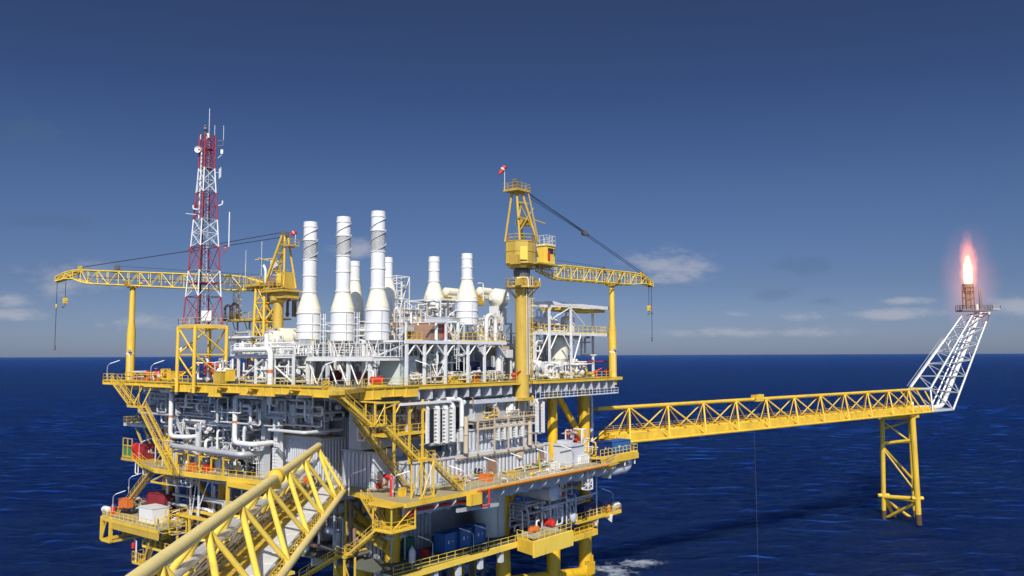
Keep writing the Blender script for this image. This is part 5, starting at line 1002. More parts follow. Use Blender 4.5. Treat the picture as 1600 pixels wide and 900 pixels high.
# ================================================================== BETWEEN TOP AND MAIN DECK, FRONT FACE
def module(name, label, lo, hi, m, step=.9, dep=.09, cat='module', roof=True, faces='fl'):
    o = thing(name, label, cat)
    part(MB().b2(lo, hi), 'walls', m, o); rb = MB()
    if 'f' in faces: rb.ribs((lo[0], lo[1]), (hi[0], lo[1]), lo[2] + .25, hi[2] - .2, step, dep)
    if 'l' in faces: rb.ribs((lo[0], hi[1]), (lo[0], lo[1]), lo[2] + .25, hi[2] - .2, step, dep)
    part(rb, 'cladding', m, o)
    if roof: part(MB().b2((lo[0] - .25, lo[1] - .25, hi[2] + .003), (hi[0] + .2, hi[1] + .2, hi[2] + .22)), 'roof', m, o)
    return o
z28 = at(800, 700, b=11.5)[2]
fm1 = module('equipment_module', 'long light grey corrugated module along the main deck walkway', (11, 1.5, M), (44.3, 7.9, 28.8), LGR)
fm2 = module('equipment_module', 'upper grey corrugated module behind the white curved duct row', (24.2, 2.4, 29.03), (39.3, 7.8, 32.4), LGR)
for px, w_, lb, m_ in ((762, 13, 'brown double door in the long grey module', BRN), (842, 9, 'brown door with steps in the long grey module', BRN)):
    a0 = at(px, 733, b=1.3)[0]; part(MB().b2((a0, 1.24, M + .05), (a0 + w_ * .105 / .62, 1.33, M + 2.7)), 'door', m_, fm1)
c = at(812, 708, b=1.2); part(MB().lathe((c[0], 1.5, c[2]), [(.9, -.45), (.9, 0)], 18, 'y').lathe((c[0], 1.04, c[2]), [(.6, -.03), (.6, .02)], 16, 'y'), 'round_vent', TAN, fm1)
eb = module('end_block', 'smooth light grey end block at the right end of the main deck', (45.4, -2.5, M), (49.2, 1.3, 28.5), LGR, roof=True, faces='')
part(MB().b2((46, -1, 28.75), (48, 1, 29.3)), 'roof_unit', LGR, eb)
solo(MB().pipe([(20, .9, 28.7), (42, .9, 28.7)], .2, 8), 'ledge_pipe', TAN, 'long tan pipe running along the top edge of the long grey module', 'pipe')
for px, y0, y1, lb in ((728, 651, 708, 'tan vertical pipe left of the upper grey module'), (828, 658, 695, 'tan vertical pipe right of the white curved duct row')):
    p = at(px, y0, b=.5); q = at(px, y1, b=.5); solo(MB().tube(p, (p[0], p[1], q[2]), .38, 12).lathe((p[0], p[1], (p[2] + q[2]) / 2), [(.5, 0), (.5, .2)], 12), 'vertical_pipe', TAN, lb, 'pipe')
# white lagged vertical ducts: ribbed covers
def duct(px, y0, y1, wpx, b, label, grp=None, top=True):
    p = at(px, y0, b=b); q = at(px, y1, b=b); d = P2W(p).y; w_ = wpx * d / F_PX; z0, z1 = q[2], p[2]; a = p[0]
    o = thing('lagged_duct', label, 'duct', grp); dp = .4; hw = max(.16, (w_ - .31) / 1.24)
    part(MB().beam((a, b, z0), (a, b, z1 - .75), hw * 2, dp).plate([(a - hw, b - dp / 2, z1 - .76), (a + hw, b - dp / 2, z1 - .76), (a + hw, b - dp / 2 + .45, z1 - .05), (a - hw, b - dp / 2 + .45, z1 - .05)], .12).b2((a - hw, b - dp / 2 + .42, z1 - .75), (a + hw, b + 2.2, z1)), 'cover', WHT, o)
    m = MB(); k = max(3, int((z1 - z0) / .6))
    for i in range(k): z = z0 + (z1 - z0 - 1) * i / k; m.box((a, b, z + .1), (hw * 2.03, dp + .03, .045))
    part(m, 'ribs', GAL, o); part(MB().tube((a, b, z0), (a, b + 1.5, z0 - .3), hw * .5, 8), 'outlet', GAL, o); return o
for px, y0, y1, w_, lb in ((668, 632, 693, 6, 'narrow lagged duct, first from the left in the tall white duct row'), (683, 631, 693, 9, 'wide banded duct, second from the left in the tall white duct row'), (696, 631, 692, 9, 'wide banded duct, third from the left in the tall white duct row'), (707, 629, 690, 9, 'wide banded duct with sloped top, fourth in the tall white duct row'), (721, 624, 690, 6, 'narrow smooth duct at the right end of the tall white duct row')):
    duct(px, y0, y1, w_, .3, lb)
for i, (px, lb) in enumerate(((778, 'first of the five short curved white ducts'), (787, 'second of the five short curved white ducts'), (796, 'middle one of the five short curved white ducts'), (805, 'fourth of the five short curved white ducts'), (815, 'last of the five short curved white ducts'))):
    duct(px, 661 - i * .8, 688 - i * 1.5, 7.2, .7, lb)
for px, lb in ((839, 'left one of the two long white lagged ducts by the yellow leg'), (848, 'right one of the two long white lagged ducts by the yellow leg')): duct(px, 623, 676, 6, .2, lb)
p0 = at(627, 632, b=.2); p1 = at(704, 628, b=.2); solo(MB().plate([(p0[0], 0, p0[2]), (p1[0], 0, p0[2]), (p1[0], 2.2, p0[2]), (p0[0], 2.2, p0[2])], .35), 'duct_roof', WHT, 'flat white cover plate above the tall white duct row', 'cover')
p0 = at(688, 624, b=.4); p1 = at(720, 624, b=.4); solo(MB().pipe([(p0[0], 1.5, p0[2]), (p1[0], .2, p1[2]), (p1[0], .2, p1[2] - 4)], .35, 10), 'bent_pipe', WHT, 'white pipe bending down at the right end of the tall duct row', 'pipe')
# generators on the upper module roof
for px, lb in ((749, 'left grey hooded box under the deck brackets'), (787, 'right grey hooded box under the deck brackets')):
    p = at(px, 650, b=1.6); o = thing('hooded_box', lb, 'ventilation box'); part(MB().b2((p[0] - 1.5, 1.6, 33.4), (p[0] + 1.5, 4.2, 36.6)), 'housing', LGR, o); part(MB().prism([(p[0] - 2.3, .3), (p[0] + 2.6, .3), (p[0] + 2.6, 4.8), (p[0] - 2.3, 4.8)], 36.61, 37.2), 'hood', LGR, o); part(MB().b2((p[0] - 1.1, 1.54, 34), (p[0] + .6, 1.62, 36)), 'door', GRY, o)
o = thing('service_gallery', 'tan and yellow railed gallery on the upper grey module', 'gallery'); part(MB().b2((24.3, .5, 33.9), (39.5, 4.6, 34.1)).b2((24.3, .4, 32.6), (39.5, .6, 32.8)), 'floor', TAN, o); part(MB().rail([(24.3, .5, 34.1), (39.5, .5, 34.1)], 1.1, 1.4).rail([(24.3, .55, 32.8), (39.5, .55, 32.8)], .9, 1.6), 'handrail', TAN, o)
for a in (24.5, 28.5, 32, 36, 39.3): part(MB().beam((a, .5, 29), (a, .5, 36.8 if a > 34 else 34), .22), 'post', TAN, o)
for i, (px, lb) in enumerate(((768, 'yellow and tan pipes between the two grey hooded boxes'), (803, 'yellow and tan pipes between the right hooded box and the two long white ducts'), (823, 'tan and white equipment beside the two long white lagged ducts'))):
    a = at(px, 640, b=1)[0]; runs('gallery_pipework', lb, (a - 1.7, .8, 34.2), (a + 1.7, 2.4, 37.2), 14, 100 + i, (YEL, TAN, WHR, YELC), (.07, .18), 6, 1)
runs('gallery_pipework', 'dim white pipes behind the posts under the tan gallery', (24.5, .8, 32.5), (39, 3, 33.8), 18, 103, (WHR, WHT, TAN, YELC), (.08, .16), 6, 0)
# yellow frame and dark equipment in the recess left of the tall ducts
o = thing('recess_gallery', 'yellow railed gallery in the shaded recess left of the tall white ducts', 'gallery'); p0 = at(600, 674, b=.5); p1 = at(664, 674, b=.5); z = p1[2]
part(MB().b2((p0[0], .5, z - .25), (p1[0], 5, z)), 'floor', YEL, o); part(MB().rail([(p0[0], .5, z), (p1[0], .5, z)], 1.2, 1.3), 'handrail', YEL, o); m = MB()
for k in (.25, .62, .95): a = p0[0] + (p1[0] - p0[0]) * k; m.beam((a, .6, 29), (a, .6, T - 2), .28).tube((a, .6, T - 4), (a + 1.3, .6, T - 2.2), .12, 6)
part(m, 'posts', YEL, o)
runs('recess_pipework', 'dark pipes and machinery in the recess left of the tall white ducts', (5, 2.5, 32.3), (16, 7, 37), 26, 110, (GRY, DGR, YELC, WHR, BRN), (.1, .3), 8, 4)
runs('recess_pipework', 'white and brown pipes under the deck brackets above the tall white ducts', (17, .6, 36.3), (24, 5, 38), 10, 111, (WHR, BRN, GRY), (.1, .2), 4, 1)
o = thing('equipment_housing', 'grey housing standing behind the yellow recess gallery', 'housing'); part(MB().b2((7, 7.2, 30.7), (15, 9.8, 36.5)), 'walls', GRY, o); part(MB().b2((9, 7.0, 32.2), (9.8, 7.18, 34.4)).b2((12, 7.0, 32.2), (12.8, 7.18, 34.4)), 'door', LGR, o)
# stained enclosure at the front corner
o = thing('corner_enclosure', 'grey enclosure with a streaked face behind the front stairs', 'enclosure')
part(MB().prism([(8.6, 6.2), (10.9, 6.2), (10.9, 8), (16, 8), (16, 13), (8.6, 13)], M, 30.2), 'walls', LGR, o); part(MB().ribs((8.6, 13), (8.6, 6.2), M + .2, 30, .8, .1), 'cladding', LGR, o); part(MB().prism([(8.4, 6), (10.95, 6), (10.95, 7.95), (16.2, 7.95), (16.2, 13.2), (8.4, 13.2)], 30.203, 30.4), 'roof', GRY, o)
part(MB().b2((9.2, 6.1, M + .1), (10.2, 6.19, M + 2.4)), 'door', DGR, o)
o = thing('cooler_bank', 'dark ribbed cooler bank standing left of the front stairs', 'cooler'); p0 = at(513, 700, a=12.5); p1 = at(546, 700, a=12.5); part(MB().b2((12.6, p1[1], M), (15, p0[1], 35)), 'casing', DGR, o); m = MB()
for k in range(9): b = p1[1] + (p0[1] - p1[1]) * (k + .2) / 9; m.b2((12.3, b, M + .4), (12.61, b + .18, 34.6))
part(m, 'fins', GRY, o); part(MB().beam((12.2, p0[1] + .3, M), (12.2, p0[1] + .3, 35.5), .2), 'post', WHR, o)
# ---------------- left module
l0, l1 = at(428, 740, a=8), at(502, 740, a=8)
lm = module('equipment_module', 'light grey corrugated module behind the end of the foreground bridge', (8, l1[1], M), (15, l0[1], at(465, 684, a=8)[2]), LGR, .55, .12)
zr = at(465, 684, a=8)[2]
for px, w_, h_ in ((458, 8, 17), (470, 10, 21)):
    p = at(px, 735, a=7.8); part(MB().b2((7.76, p[1] - w_ * .105 / .785, M + .1), (7.86, p[1], M + h_ * .11)), 'door', GRY, lm)
part(MB().b2((7.7, l1[1] - .3, zr + .23), (15, l0[1] + .3, zr + .3)), 'roof_grating', DECK, lm)
rail_([(7.7, l0[1] + .2, zr + .3), (7.7, l1[1], zr + .3), (10, l1[1] - .2, zr + .3)], 'yellow handrail on the roof of the grey module behind the bridge end', YELC)
p = at(483, 681, a=9.2); ac = thing('fan_cooler_unit', 'white box with four round fans on the roof of the grey module behind the bridge', 'cooler'); y0, y1 = at(498, 680, a=9.2)[1], at(468, 680, a=9.2)[1]; part(MB().b2((9.2, y0, zr + .5), (11.2, y1, zr + 3.3)), 'casing', WHT, ac)
for fy in (.27, .73):
    for fz in (1.15, 2.6): part(MB().lathe((9.1, y0 + (y1 - y0) * fy, zr + fz), [(.42, 0), (.42, .09)], 16, 'x').lathe((9.06, y0 + (y1 - y0) * fy, zr + fz), [(.5, 0.0), (.5, .03)], 16, 'x'), 'fan', DGR, ac)
part(MB().b2((9.4, y0 + .2, zr + .3), (11, y1 - .2, zr + .5)), 'skid', GRY, ac)
# ribbed white vertical cable ducts
for px, y0, y1, w_, lb, grp in ((437, 622, 742, 12, 'wide white ribbed cable duct left of the grey module'), (418, 635, 742, 13, 'grey ribbed cable duct with a kink beside the white ladder'))[0:0] or ((436, 624, 740, 12, 'white ribbed cable duct standing against the grey module', None), (416, 632, 742, 12, 'light grey ribbed cable duct left of the white one', None)):
    p = at(px, y0, a=6.5); q = at(px, y1, a=6.5); d = P2W(p).y; hw = w_ * d / F_PX / 2; o = thing('cable_duct', lb, 'duct'); mt = WHT if px > 420 else LGR
    part(MB().b2((5.9, p[1] - hw, M), (7.0, p[1] + hw, 30)).b2((6.05, p[1] - hw * .9, 30.02), (7.0, p[1] + hw * .9, p[2])), 'cover', mt, o); m = MB()
    for i in range(9): m.b2((5.85, p[1] - hw - .04, M + .5 + .5 * i), (5.9, p[1] + hw + .04, M + .56 + .5 * i))
    m.b2((5.88, p[1] - .06, M + .5), (5.898, p[1] + .06, 29.9)).b2((6.02, p[1] - .06, 30.1), (6.048, p[1] + .06, p[2])).b2((5.88, p[1] - .06, 29.6), (6.04, p[1] + .06, 30.4))
    for i in range(14): m.b2((6.0, p[1] - hw * .9 - .04, 30.4 + .5 * i), (6.04, p[1] + hw * .9 + .04, 30.46 + .5 * i))
    part(m, 'ribs', GAL, o)
p = at(402, 742, a=5.5); cage_ladder((5.5, p[1], M), 5.8, 'white caged ladder at the left side of the ribbed cable ducts')
# ---------------- left face, mezzanine
mz = thing('mezzanine_walkway', 'grey railed mezzanine walkway under the left side of the top deck', 'walkway'); p0 = at(283, 661, a=5); p1 = at(374, 666, a=5); z = p1[2]
part(MB().b2((5, p1[1], z - .3), (7, p0[1], z)), 'floor', LGR, mz); part(MB().rail([(5, p0[1], z), (5, p1[1], z)], 1.35, 1.3, .05), 'handrail', LGR, mz); m = MB()
for k in range(5): b = p0[1] + (p1[1] - p0[1]) * k / 4; m.beam((6.6, b, M), (6.6, b, T - 1.8), .3)
m.tube((6.6, p1[1] + .3, z - .4), (6.6, p1[1] + 4, M + .3), .14, 8).tube((6.6, p1[1] + 6, z - .4), (6.6, p1[1] + 3.2, M + .3), .14, 8); part(m, 'columns', LGR, mz)
b_ = at(280, 660, a=4.2)[1]; stair('staircase', (4.2, b_, z), (4.2, at(303, 698, a=4.2)[1], M + 1.8), (.5, 0, 0), 'grey stair flight from the mezzanine walkway to the left main deck', LGR)
def bigpipe(pts, r, m, label, name='process_pipe', bands=()):
    o = thing(name, label, 'pipe'); part(MB().pipe(pts, r, 14, r * 2.6), 'run', m, o)
    for c in bands: part(MB().lathe(c, [(r * 1.12, 0), (r * 1.12, .35)], 14), 'band', ORG, o)
    return o
A_ = 2.2
p0, p1, p2, p3 = at(249, 611, a=A_), at(268, 611, a=A_), at(268, 682, a=A_), at(284, 682, a=A_); bigpipe([(5, p0[1], p1[2]), (A_, p0[1], p1[2]), (A_, p1[1], p1[2]), (A_, p1[1], p2[2]), (A_ + 1, p3[1], p2[2]), (8, p3[1], p2[2])], .36, WHT, 'white process pipe looping down at the far left below the top deck', bands=[(A_, p1[1], (p1[2] + p2[2]) / 2 - .6)])
A_ = 3.0
p0, p1, p2, p3 = at(404, 618, a=A_), at(368, 618, a=A_), at(368, 692, a=A_), at(394, 692, a=A_); bigpipe([(8, p0[1], p1[2]), (A_, p0[1], p1[2]), (A_, p1[1], p1[2]), (A_, p1[1], p2[2]), (A_, p3[1], p2[2]), (9, p3[1], p2[2])], .40, WHT, 'thick white process pipe looping down left of the ribbed cable ducts', bands=[(A_, p1[1], at(370, 661, a=A_)[2])])
A_ = 5.0
p0, p1, p2 = at(331, 659, a=A_), at(311, 659, a=A_), at(311, 702, a=A_); bigpipe([(9, p0[1], p1[2]), (A_, p0[1], p1[2]), (A_, p1[1], p1[2]), (A_, p1[1], M + .2)], .55, SIL, 'shiny metal clad pipe bending down below the mezzanine walkway')
p0, p1 = at(264, 696, a=2.2), at(376, 711, a=2.2); bigpipe([(8, p0[1], p0[2]), (2.2, p0[1], p0[2]), (2.2, p1[1], p0[2] - .1), (8, p1[1], p0[2] - .1)], .42, GAL, 'long grey insulated pipe lying over the left main deck')
p0 = at(276, 632, a=5); bigpipe([(8, p0[1] - 1.5, p0[2]), (5, p0[1] - 1.5, p0[2]), (5, p0[1], p0[2]), (5, p0[1], p0[2] - 5)], .3, GAL, 'grey pipe with an orange collar behind the far left white pipe', bands=[(5, p0[1], p0[2] - 1.8)])
p0 = at(405, 632, a=4.5); bigpipe([(9, p0[1] - 1, p0[2] + 2), (4.5, p0[1] - 1, p0[2] + 2), (4.5, p0[1] - 1, p0[2] - 1), (4.5, p0[1] + 2, p0[2] - 1), (4.5, p0[1] + 2, p0[2] - 4), (9, p0[1] + 2, p0[2] - 4)], .2, WHR, 'thin stepped white pipe right of the thick looping pipe')
b0, b1 = 33, 66
for i, (bb0, bb1, zz0, zz1, sd, lb) in enumerate(((53, 66, 34, 37.6, 120, 'white pipes under the far left end of the top deck'), (40, 53, 34, 37.8, 121, 'grey and white pipes under the top deck behind the far left white pipe'), (28, 40, 33.5, 37.8, 122, 'white pipes under the top deck left of the ribbed cable ducts'), (44, 60, 31.2, 34, 123, 'grey pipes and valves on the mezzanine walkway'), (32, 44, 27.5, 33.5, 124, 'pipes in the bay between thick white pipe and mezzanine'), (36, 60, 24.2, 30.5, 125, 'pipes and columns under the mezzanine walkway'), (15, 28, 33, 37.6, 126, 'white hanging pipes under the deck above the grey module'))):
    runs('under_deck_pipework', lb, (3.4 if bb0 > 28 else 2.5, bb0 - 2, zz0), (11, bb1 - 2, zz1), 28, sd, (WHT, LGR, LGR, GAL, GRY, WHR), (.08, .26), 12, 2, vm=GAL)
# U-shaped hanging white rails under the deck
for i, (px, lb) in enumerate(((470, 'thin white hanging lamp bracket above the fan cooler, left'), (508, 'thin white hanging lamp bracket above the fan cooler, right'))):
    p = at(px, 612, a=7.5); o = thing('pendant_lamp', lb, 'lamp'); part(MB().tube((7.5, p[1], T - 1.7), (7.5, p[1], T - 7), .08, 6), 'rod', WHT, o); part(MB().lathe((7.5, p[1], T - 7.3), [(.9, 0), (.75, .15), (.2, .3)], 16), 'lamp_shade', WHT, o)
for i, (x0, x1, y1, lb) in enumerate(((464, 489, 637, 'thin white U shaped pipe hanging under the deck left of the front stairs'), (446, 455, 620, 'short white U shaped pipe hanging under the deck above the module'))):
    p = at(x0, 612, a=5); q = at(x1, 612, a=5); z = at(x0, y1, a=5)[2]; solo(MB().pipe([(5, p[1], T - 1.6), (5, p[1], z), (5, q[1], z), (5, q[1], T - 1.6)], .13, 8, .4), 'hanging_pipe', WHT, lb, 'pipe')
# pumps and orange cabinets on the left main deck
for i, (px, py, m_, lb) in enumerate(((284, 733, GAL, 'grey round pump on the left main deck beside the skip stairs'), (300, 730, WHR, 'white pump on the left main deck beside the orange cabinets'), (345, 738, WHR, 'white pump on the left main deck right of the orange cabinets'), (362, 741, WHT, 'white pump on the left main deck left of the white ladder'))):
    p = at(px, py, z=M); pump((p[0] + 1, p[1], M), 1.2, lb, m_, GRY, None, 1.25)
for px, py, lb in ((299, 737, 'orange cabinet on the left main deck edge'), (325, 738, 'dark red cabinet on the left main deck edge right of the orange one')): panel(px - 4, py, 9, 12, dict(z=M), ORG if px < 310 else RED, 'hose_cabinet', lb, 'cabinet', 1)
o = thing('pump_gantry', 'row of yellow portal frames over the pumps on the left main deck', 'frame'); b0, b1 = at(268, 735, z=M)[1], at(350, 745, z=M)[1]
for k in range(5): b = b0 + (b1 - b0) * k / 4; part(MB().beam((2.6, b, M), (2.6, b, M + 2.7), .2).beam((5, b, M), (5, b, M + 2.7), .2).beam((2.5, b, M + 2.7), (5.1, b, M + 2.7), .2).beam((2.6, b, M + 2.7), (2.6, b - 1.6, M + 2.7), .18), 'portal', YEL, o)
# ---- bridge landing area clutter
p = at(506, 756, z=M); panel(497, 752, 17, 26, dict(z=M), RED, 'fire_cabinet', 'tall red cabinet on the main deck at the end of the foreground bridge', 'cabinet', 1.4)
panel(532, 748, 8, 14, dict(z=M), RED, 'fire_cabinet', 'narrow red cabinet right of the bridge end diagonal', 'cabinet', 1)
panel(478, 756, 8, 11, dict(z=M), ORG, 'hose_cabinet', 'small orange cabinet left of the tall red cabinet', 'cabinet', 1)
for px, lb in ((590, 'dark valve wheel rack with red fittings at the front corner of the main deck'),):
    p = at(px, 762, z=M); runs('valve_manifold', lb, (p[0] - 1.2, p[1] - 1, M + .1), (p[0] + 1.5, p[1] + 1.4, M + 1.3), 8, 130, (RED, GRY, YELC), (.07, .12), 5)
solo(MB().pipe([at(612, 776, z=M), add3(at(612, 776, z=M), z=2.6), add3(at(612, 776, z=M), y=1.5, z=2.6)], .28, 10), 'riser_pipe', RED, 'red riser pipe at the front corner of the main deck', 'pipe')
panel(625, 776, 5, 12, dict(z=M), YEL, 'yellow_bollard_box', 'slim yellow box beside the red riser pipe at the front corner', 'box', .8)
# on the walkway: hose reel, orange box, tan clutter
p = at(747, 748, z=M); o = thing('hose_reel', 'dark hose reel standing on the main deck walkway by the orange box', 'hose reel'); part(MB().lathe((p[0], p[1] - .5, M + 1.1), [(.5, 0), (.5, 1.0)], 16, 'y'), 'hose', BLK, o)
for y in (-.55, .5): part(MB().sweep([(p[0] + .95 * math.cos(x * .42), p[1] + y, M + 1.1 + .95 * math.sin(x * .42)) for x in range(16)], .06, 6).tube((p[0] - .9, p[1] + y, M + 1.1), (p[0] + .9, p[1] + y, M + 1.1), .05, 5).tube((p[0], p[1] + y, M + .2), (p[0], p[1] + y, M + 2), .05, 5), 'wheel', GAL, o)
part(MB().b2((p[0] - .8, p[1] - .7, M), (p[0] + .8, p[1] + .7, M + .18)), 'stand', GRY, o)
panel(756, 752, 15, 10, dict(z=M), ORG, 'hose_box', 'orange barred hose box on the main deck walkway', 'box', 1.1)
p = at(717, 756, z=M); runs('scaffold_heap', 'heap of tan pipes and fittings at the foot of the long front stairs', (p[0] - 1.5, p[1] - .6, M + .1), (p[0] + 1.8, p[1] + 1.6, M + .9), 12, 131, (TAN, BRN, YELC), (.07, .12), 2)
p = at(848, 735, b=0); stair('door_steps', (p[0], .9, M + 1.2), (p[0] - 2, -.9, M + .05), (.5, .3, 0), 'short yellow steps up to the brown door of the long grey module', YEL2)
runs('deck_pipework', 'low tan and white pipes along the foot of the long grey module', (17, .2, M + .1), (30, 1.3, M + .7), 12, 160, (TAN, WHR, YELC, GAL), (.06, .12), 4)
runs('deck_pipework', 'low pipes and valves before the brown doors of the long grey module', (31, .1, M + .1), (44, 1.3, M + .8), 12, 161, (TAN, WHR, YELC, GRN), (.06, .12), 5)
runs('deck_pipework', 'yellow and tan pipes at the outer edge of the main deck walkway', (24, -5.2, M + .1), (44, -3.8, M + .6), 12, 162, (TAN, YEL, YELC, WHR), (.06, .11), 4)
panel(700, 757, 10, 9, dict(b=-2.5), GAL, 'tool_chest', 'grey tool chest on the main deck walkway left of the hose reel', 'chest', .9)
panel(806, 745, 12, 8, dict(b=-1.5), YELC, 'valve_box', 'yellow valve box on the walkway below the round vent', 'box', .9)
panel(870, 732, 9, 9, dict(b=-2), WHR, 'junction_cabinet', 'small white cabinet on the walkway near the grey end block', 'cabinet', .8)
panel(660, 772, 8, 9, dict(b=-3.4), GRY, 'junction_cabinet', 'small grey cabinet inside the foot of the stair tower', 'cabinet', .8)
# red fire pipes under the main deck edge, orange line along it
bigpipe([at(640, 806, b=-4.6), at(648, 797, b=-4.6), at(690, 789, b=-4.6), at(730, 783, b=-4.6)], .22, RED, 'red and white fire main under the front edge of the main deck')
p0 = at(752, 765, b=-5.9); bigpipe([p0, add3(p0, z=-2.4), add3(p0, x=1.7, z=-2.4), add3(p0, x=1.7, z=-.2)], .16, RED, 'pink red pipe loop hanging at the main deck edge')
solo(MB().tube((17, -5.85, M - .2), (52, -5.85, M - .2), .13, 8), 'edge_pipe', ORG, 'long orange pipe fixed along the front edge of the main deck', 'pipe')
solo(MB().b2((at(731, 775, b=-6)[0], -6.4, M - 1.9), (at(750, 775, b=-6)[0], -5.75, M - .35)), 'edge_box', YEL, 'yellow box girder hanging at the main deck edge below the front stair foot', 'girder')
# ---------------- right end: container platform and bent duct
cp = thing('container_platform', 'yellow railed side platform carrying blue containers at the start of the flare bridge', 'platform')
part(MB().b2((51, -4.8, 25.95), (63.8, -.3, 26.25)), 'floor', YEL, cp); part(MB().b2((51, -4.9, 24.0), (55, -4.75, 25.93)).b2((55.1, -4.9, 25.0), (63.8, -4.75, 25.93)).b2((63.8, -4.8, 25.0), (64, -.3, 25.93)), 'girder', YEL, cp)
part(MB().rail([(51, -4.7, 26.25), (63.7, -4.7, 26.25), (63.7, -.4, 26.25)], 1.3, 1.3, .05), 'handrail', YEL2, cp); m = MB()
for a in (56, 59.5, 63): m.tube((a, -4.4, 25.9), (a - 1.8, -.6, 22.4), .14, 6).beam((a, -4.5, 25.9), (a, -4.5, 24), .2)
part(m, 'bracing', WHR, cp)
def container(p, sz, m, label, rz=0, text=None):
    o = thing('container', label, 'container', at=p, rz=rz); x, y, z = sz
    part(MB().b2((-x / 2 + .06, -y / 2 + .06, .12), (x / 2 - .06, y / 2 - .06, z - .1)).ribs((-x / 2 + .1, -y / 2 + .07), (x / 2 - .1, -y / 2 + .07), .2, z - .2, .4, .05).ribs((-x / 2 + .07, y / 2 - .1), (-x / 2 + .07, -y / 2 + .1), .2, z - .2, .4, .05), 'body', m, o); f = MB()
    for sx in (-1, 1):
        for sy in (-1, 1): f.beam((sx * x / 2, sy * y / 2, 0), (sx * x / 2, sy * y / 2, z), .14)
        for zz_ in (.08, z - .06): f.beam((sx * x / 2, -y / 2, zz_), (sx * x / 2, y / 2, zz_), .13).beam((-x / 2, sx * y / 2, zz_), (x / 2, sx * y / 2, zz_), .13)
    part(f, 'frame', m, o); part(MB().b2((-x * .2, -y / 2 - .03, z * .45), (-x * .1, -y / 2 + .0, z * .62)).b2((x * .18, -y / 2 - .03, z * .5), (x * .24, -y / 2 + .0, z * .58)), 'label_plate', WHT, o); return o
container((54.4, -2.6, 26.27), (3.0, 2.6, 2.3), NAVY, 'dark navy container at the left on the side platform'); container((59.5, -2.6, 26.27), (6.0, 2.6, 2.2), BLU, 'wider faded blue container at the right on the side platform')
p0, p1, p2 = at(947, 738, b=-3), at(978, 738, b=-3), at(981, 712, b=-3); bigpipe([p0, (p1[0] - .5, p1[1], p0[2]), (p2[0], p2[1], p0[2] + .6), (p2[0], p2[1], p2[2] + .5)], .85, SIL, 'large silver bent duct hanging under the side platform', 'bent_duct')
m = MB().b2((p0[0] - .1, -4, p0[2] - 1), (p0[0] + .05, -2, p0[2] + 1)); solo(m, 'duct_flange', GAL, 'square grey flange plate at the mouth of the silver bent duct', 'flange')
runs('leg_pipework', 'pipes and yellow steps around the two yellow legs at the right end', (50, 1, 27.5), (57, 5, 30.5), 10, 133, (WHR, TAN, YEL, RED), (.08, .16), 4)
solo(MB().pipe([(66.4, 7, M), (66.4, 7, 36), (66.2, 8.5, 37.2)], .3, 10), 'riser_pipe', WHT, 'white riser pipe climbing beside the rightmost yellow leg', 'pipe')
runs('landing_pipework', 'yellow pipes left of the blue containers on the side platform', (50.4, -3.6, 26.2), (52.4, 0, 28.8), 8, 134, (YELC, TAN, WHR), (.08, .16), 3)
panel(914, 724, 14, 12, dict(b=-3), WHR, 'white_locker', 'white locker beside the smooth grey end block', 'locker', 1.5)
for px, y0, y1, lb in ((922, 735, 765, 'white and red barred riser frame under the right end of the main deck'),):
    p = at(px, y0, b=-4.4); q = at(px, y1, b=-4.4); o = thing('riser_rack', lb, 'frame'); m = MB(); L_ = [[(p[0] + x, -4.4 + y, p[2] + (q[2] - p[2]) * k / 4) for x, y in ((-.7, 0), (.7, 0), (.7, 1.2), (-.7, 1.2))] for k in range(5)]
    part(MB().lattice(L_, .11, .08, False, 6), 'frame', WHT, o); part(MB().tube((p[0] + .25, -3.9, p[2] + .6), (p[0] + .25, -3.9, q[2]), .17, 8), 'red_pipe', RED, o)
# ================================================================== BELOW THE MAIN DECK, FRONT
o = thing('storage_tank', 'tall pale grey cylindrical tank between cellar deck and main deck', 'tank'); c = at(773, 840, b=6.8); part(MB().lathe((c[0] + 1, 8.6, 0), [(3.0, K), (3.0, M - 1.7)], 32), 'shell', PGR, o); part(MB().lathe((c[0] + 2.7, 6.05, 18.6), [(.35, -.12), (.45, -.1), (.45, .02), (.3, .06)], 14, 'y'), 'manway', WHR, o); part(MB().tube((c[0] - .3, 5.75, K), (c[0] - .3, 5.75, M - 2), .08, 6), 'pipe', GAL, o)
BC = None
for px, lb in ((695, 'shaded blue crate nearest the corrugated wall on the cellar deck'), (719, 'shaded blue crate in the middle of the cellar deck row'), (742, 'shaded blue crate next to the pale tank')):
    p = at(px, 860, b=4.6); container((p[0] + 1.25, 5.7, K + .1), (2.5, 2.2, 2.9), CRB, lb)
cw_ = module('utility_room', 'shaded grey corrugated room on the cellar deck left of the blue crates', (13.5, 10.2, K), (24.5, 14.5, M - 1.6), GRY, .8, .14)
o = thing('door_porch', 'light grey railed porch on legs against the shaded corrugated room', 'porch'); p = at(618, 860, b=7.5); part(MB().b2((p[0] - 1.3, 7, 17.3), (p[0] + 1.6, 10, 17.5)), 'floor', LGR, o); part(MB().rail([(p[0] - 1.3, 10, 17.5), (p[0] - 1.3, 7, 17.5), (p[0] + 1.6, 7, 17.5), (p[0] + 1.6, 10, 17.5)], 1.2, 1), 'handrail', LGR, o); m = MB()
for x in (-1.2, .2, 1.5): m.beam((p[0] + x, 7.1, K), (p[0] + x, 7.1, 17.3), .16)
part(m, 'legs', LGR, o)
p = at(644, 873, b=5); o = thing('gas_cylinder', 'white gas cylinder standing on the cellar deck by the grey porch', 'cylinder'); part(MB().lathe((p[0], 5, K), [(.5, 0), (.5, 1.6), (.3, 2), (.1, 2.2)], 14), 'body', WHR, o); part(MB().box((p[0], 5, K + 2.3), (.2, .2, .25)), 'valve', GRY, o)
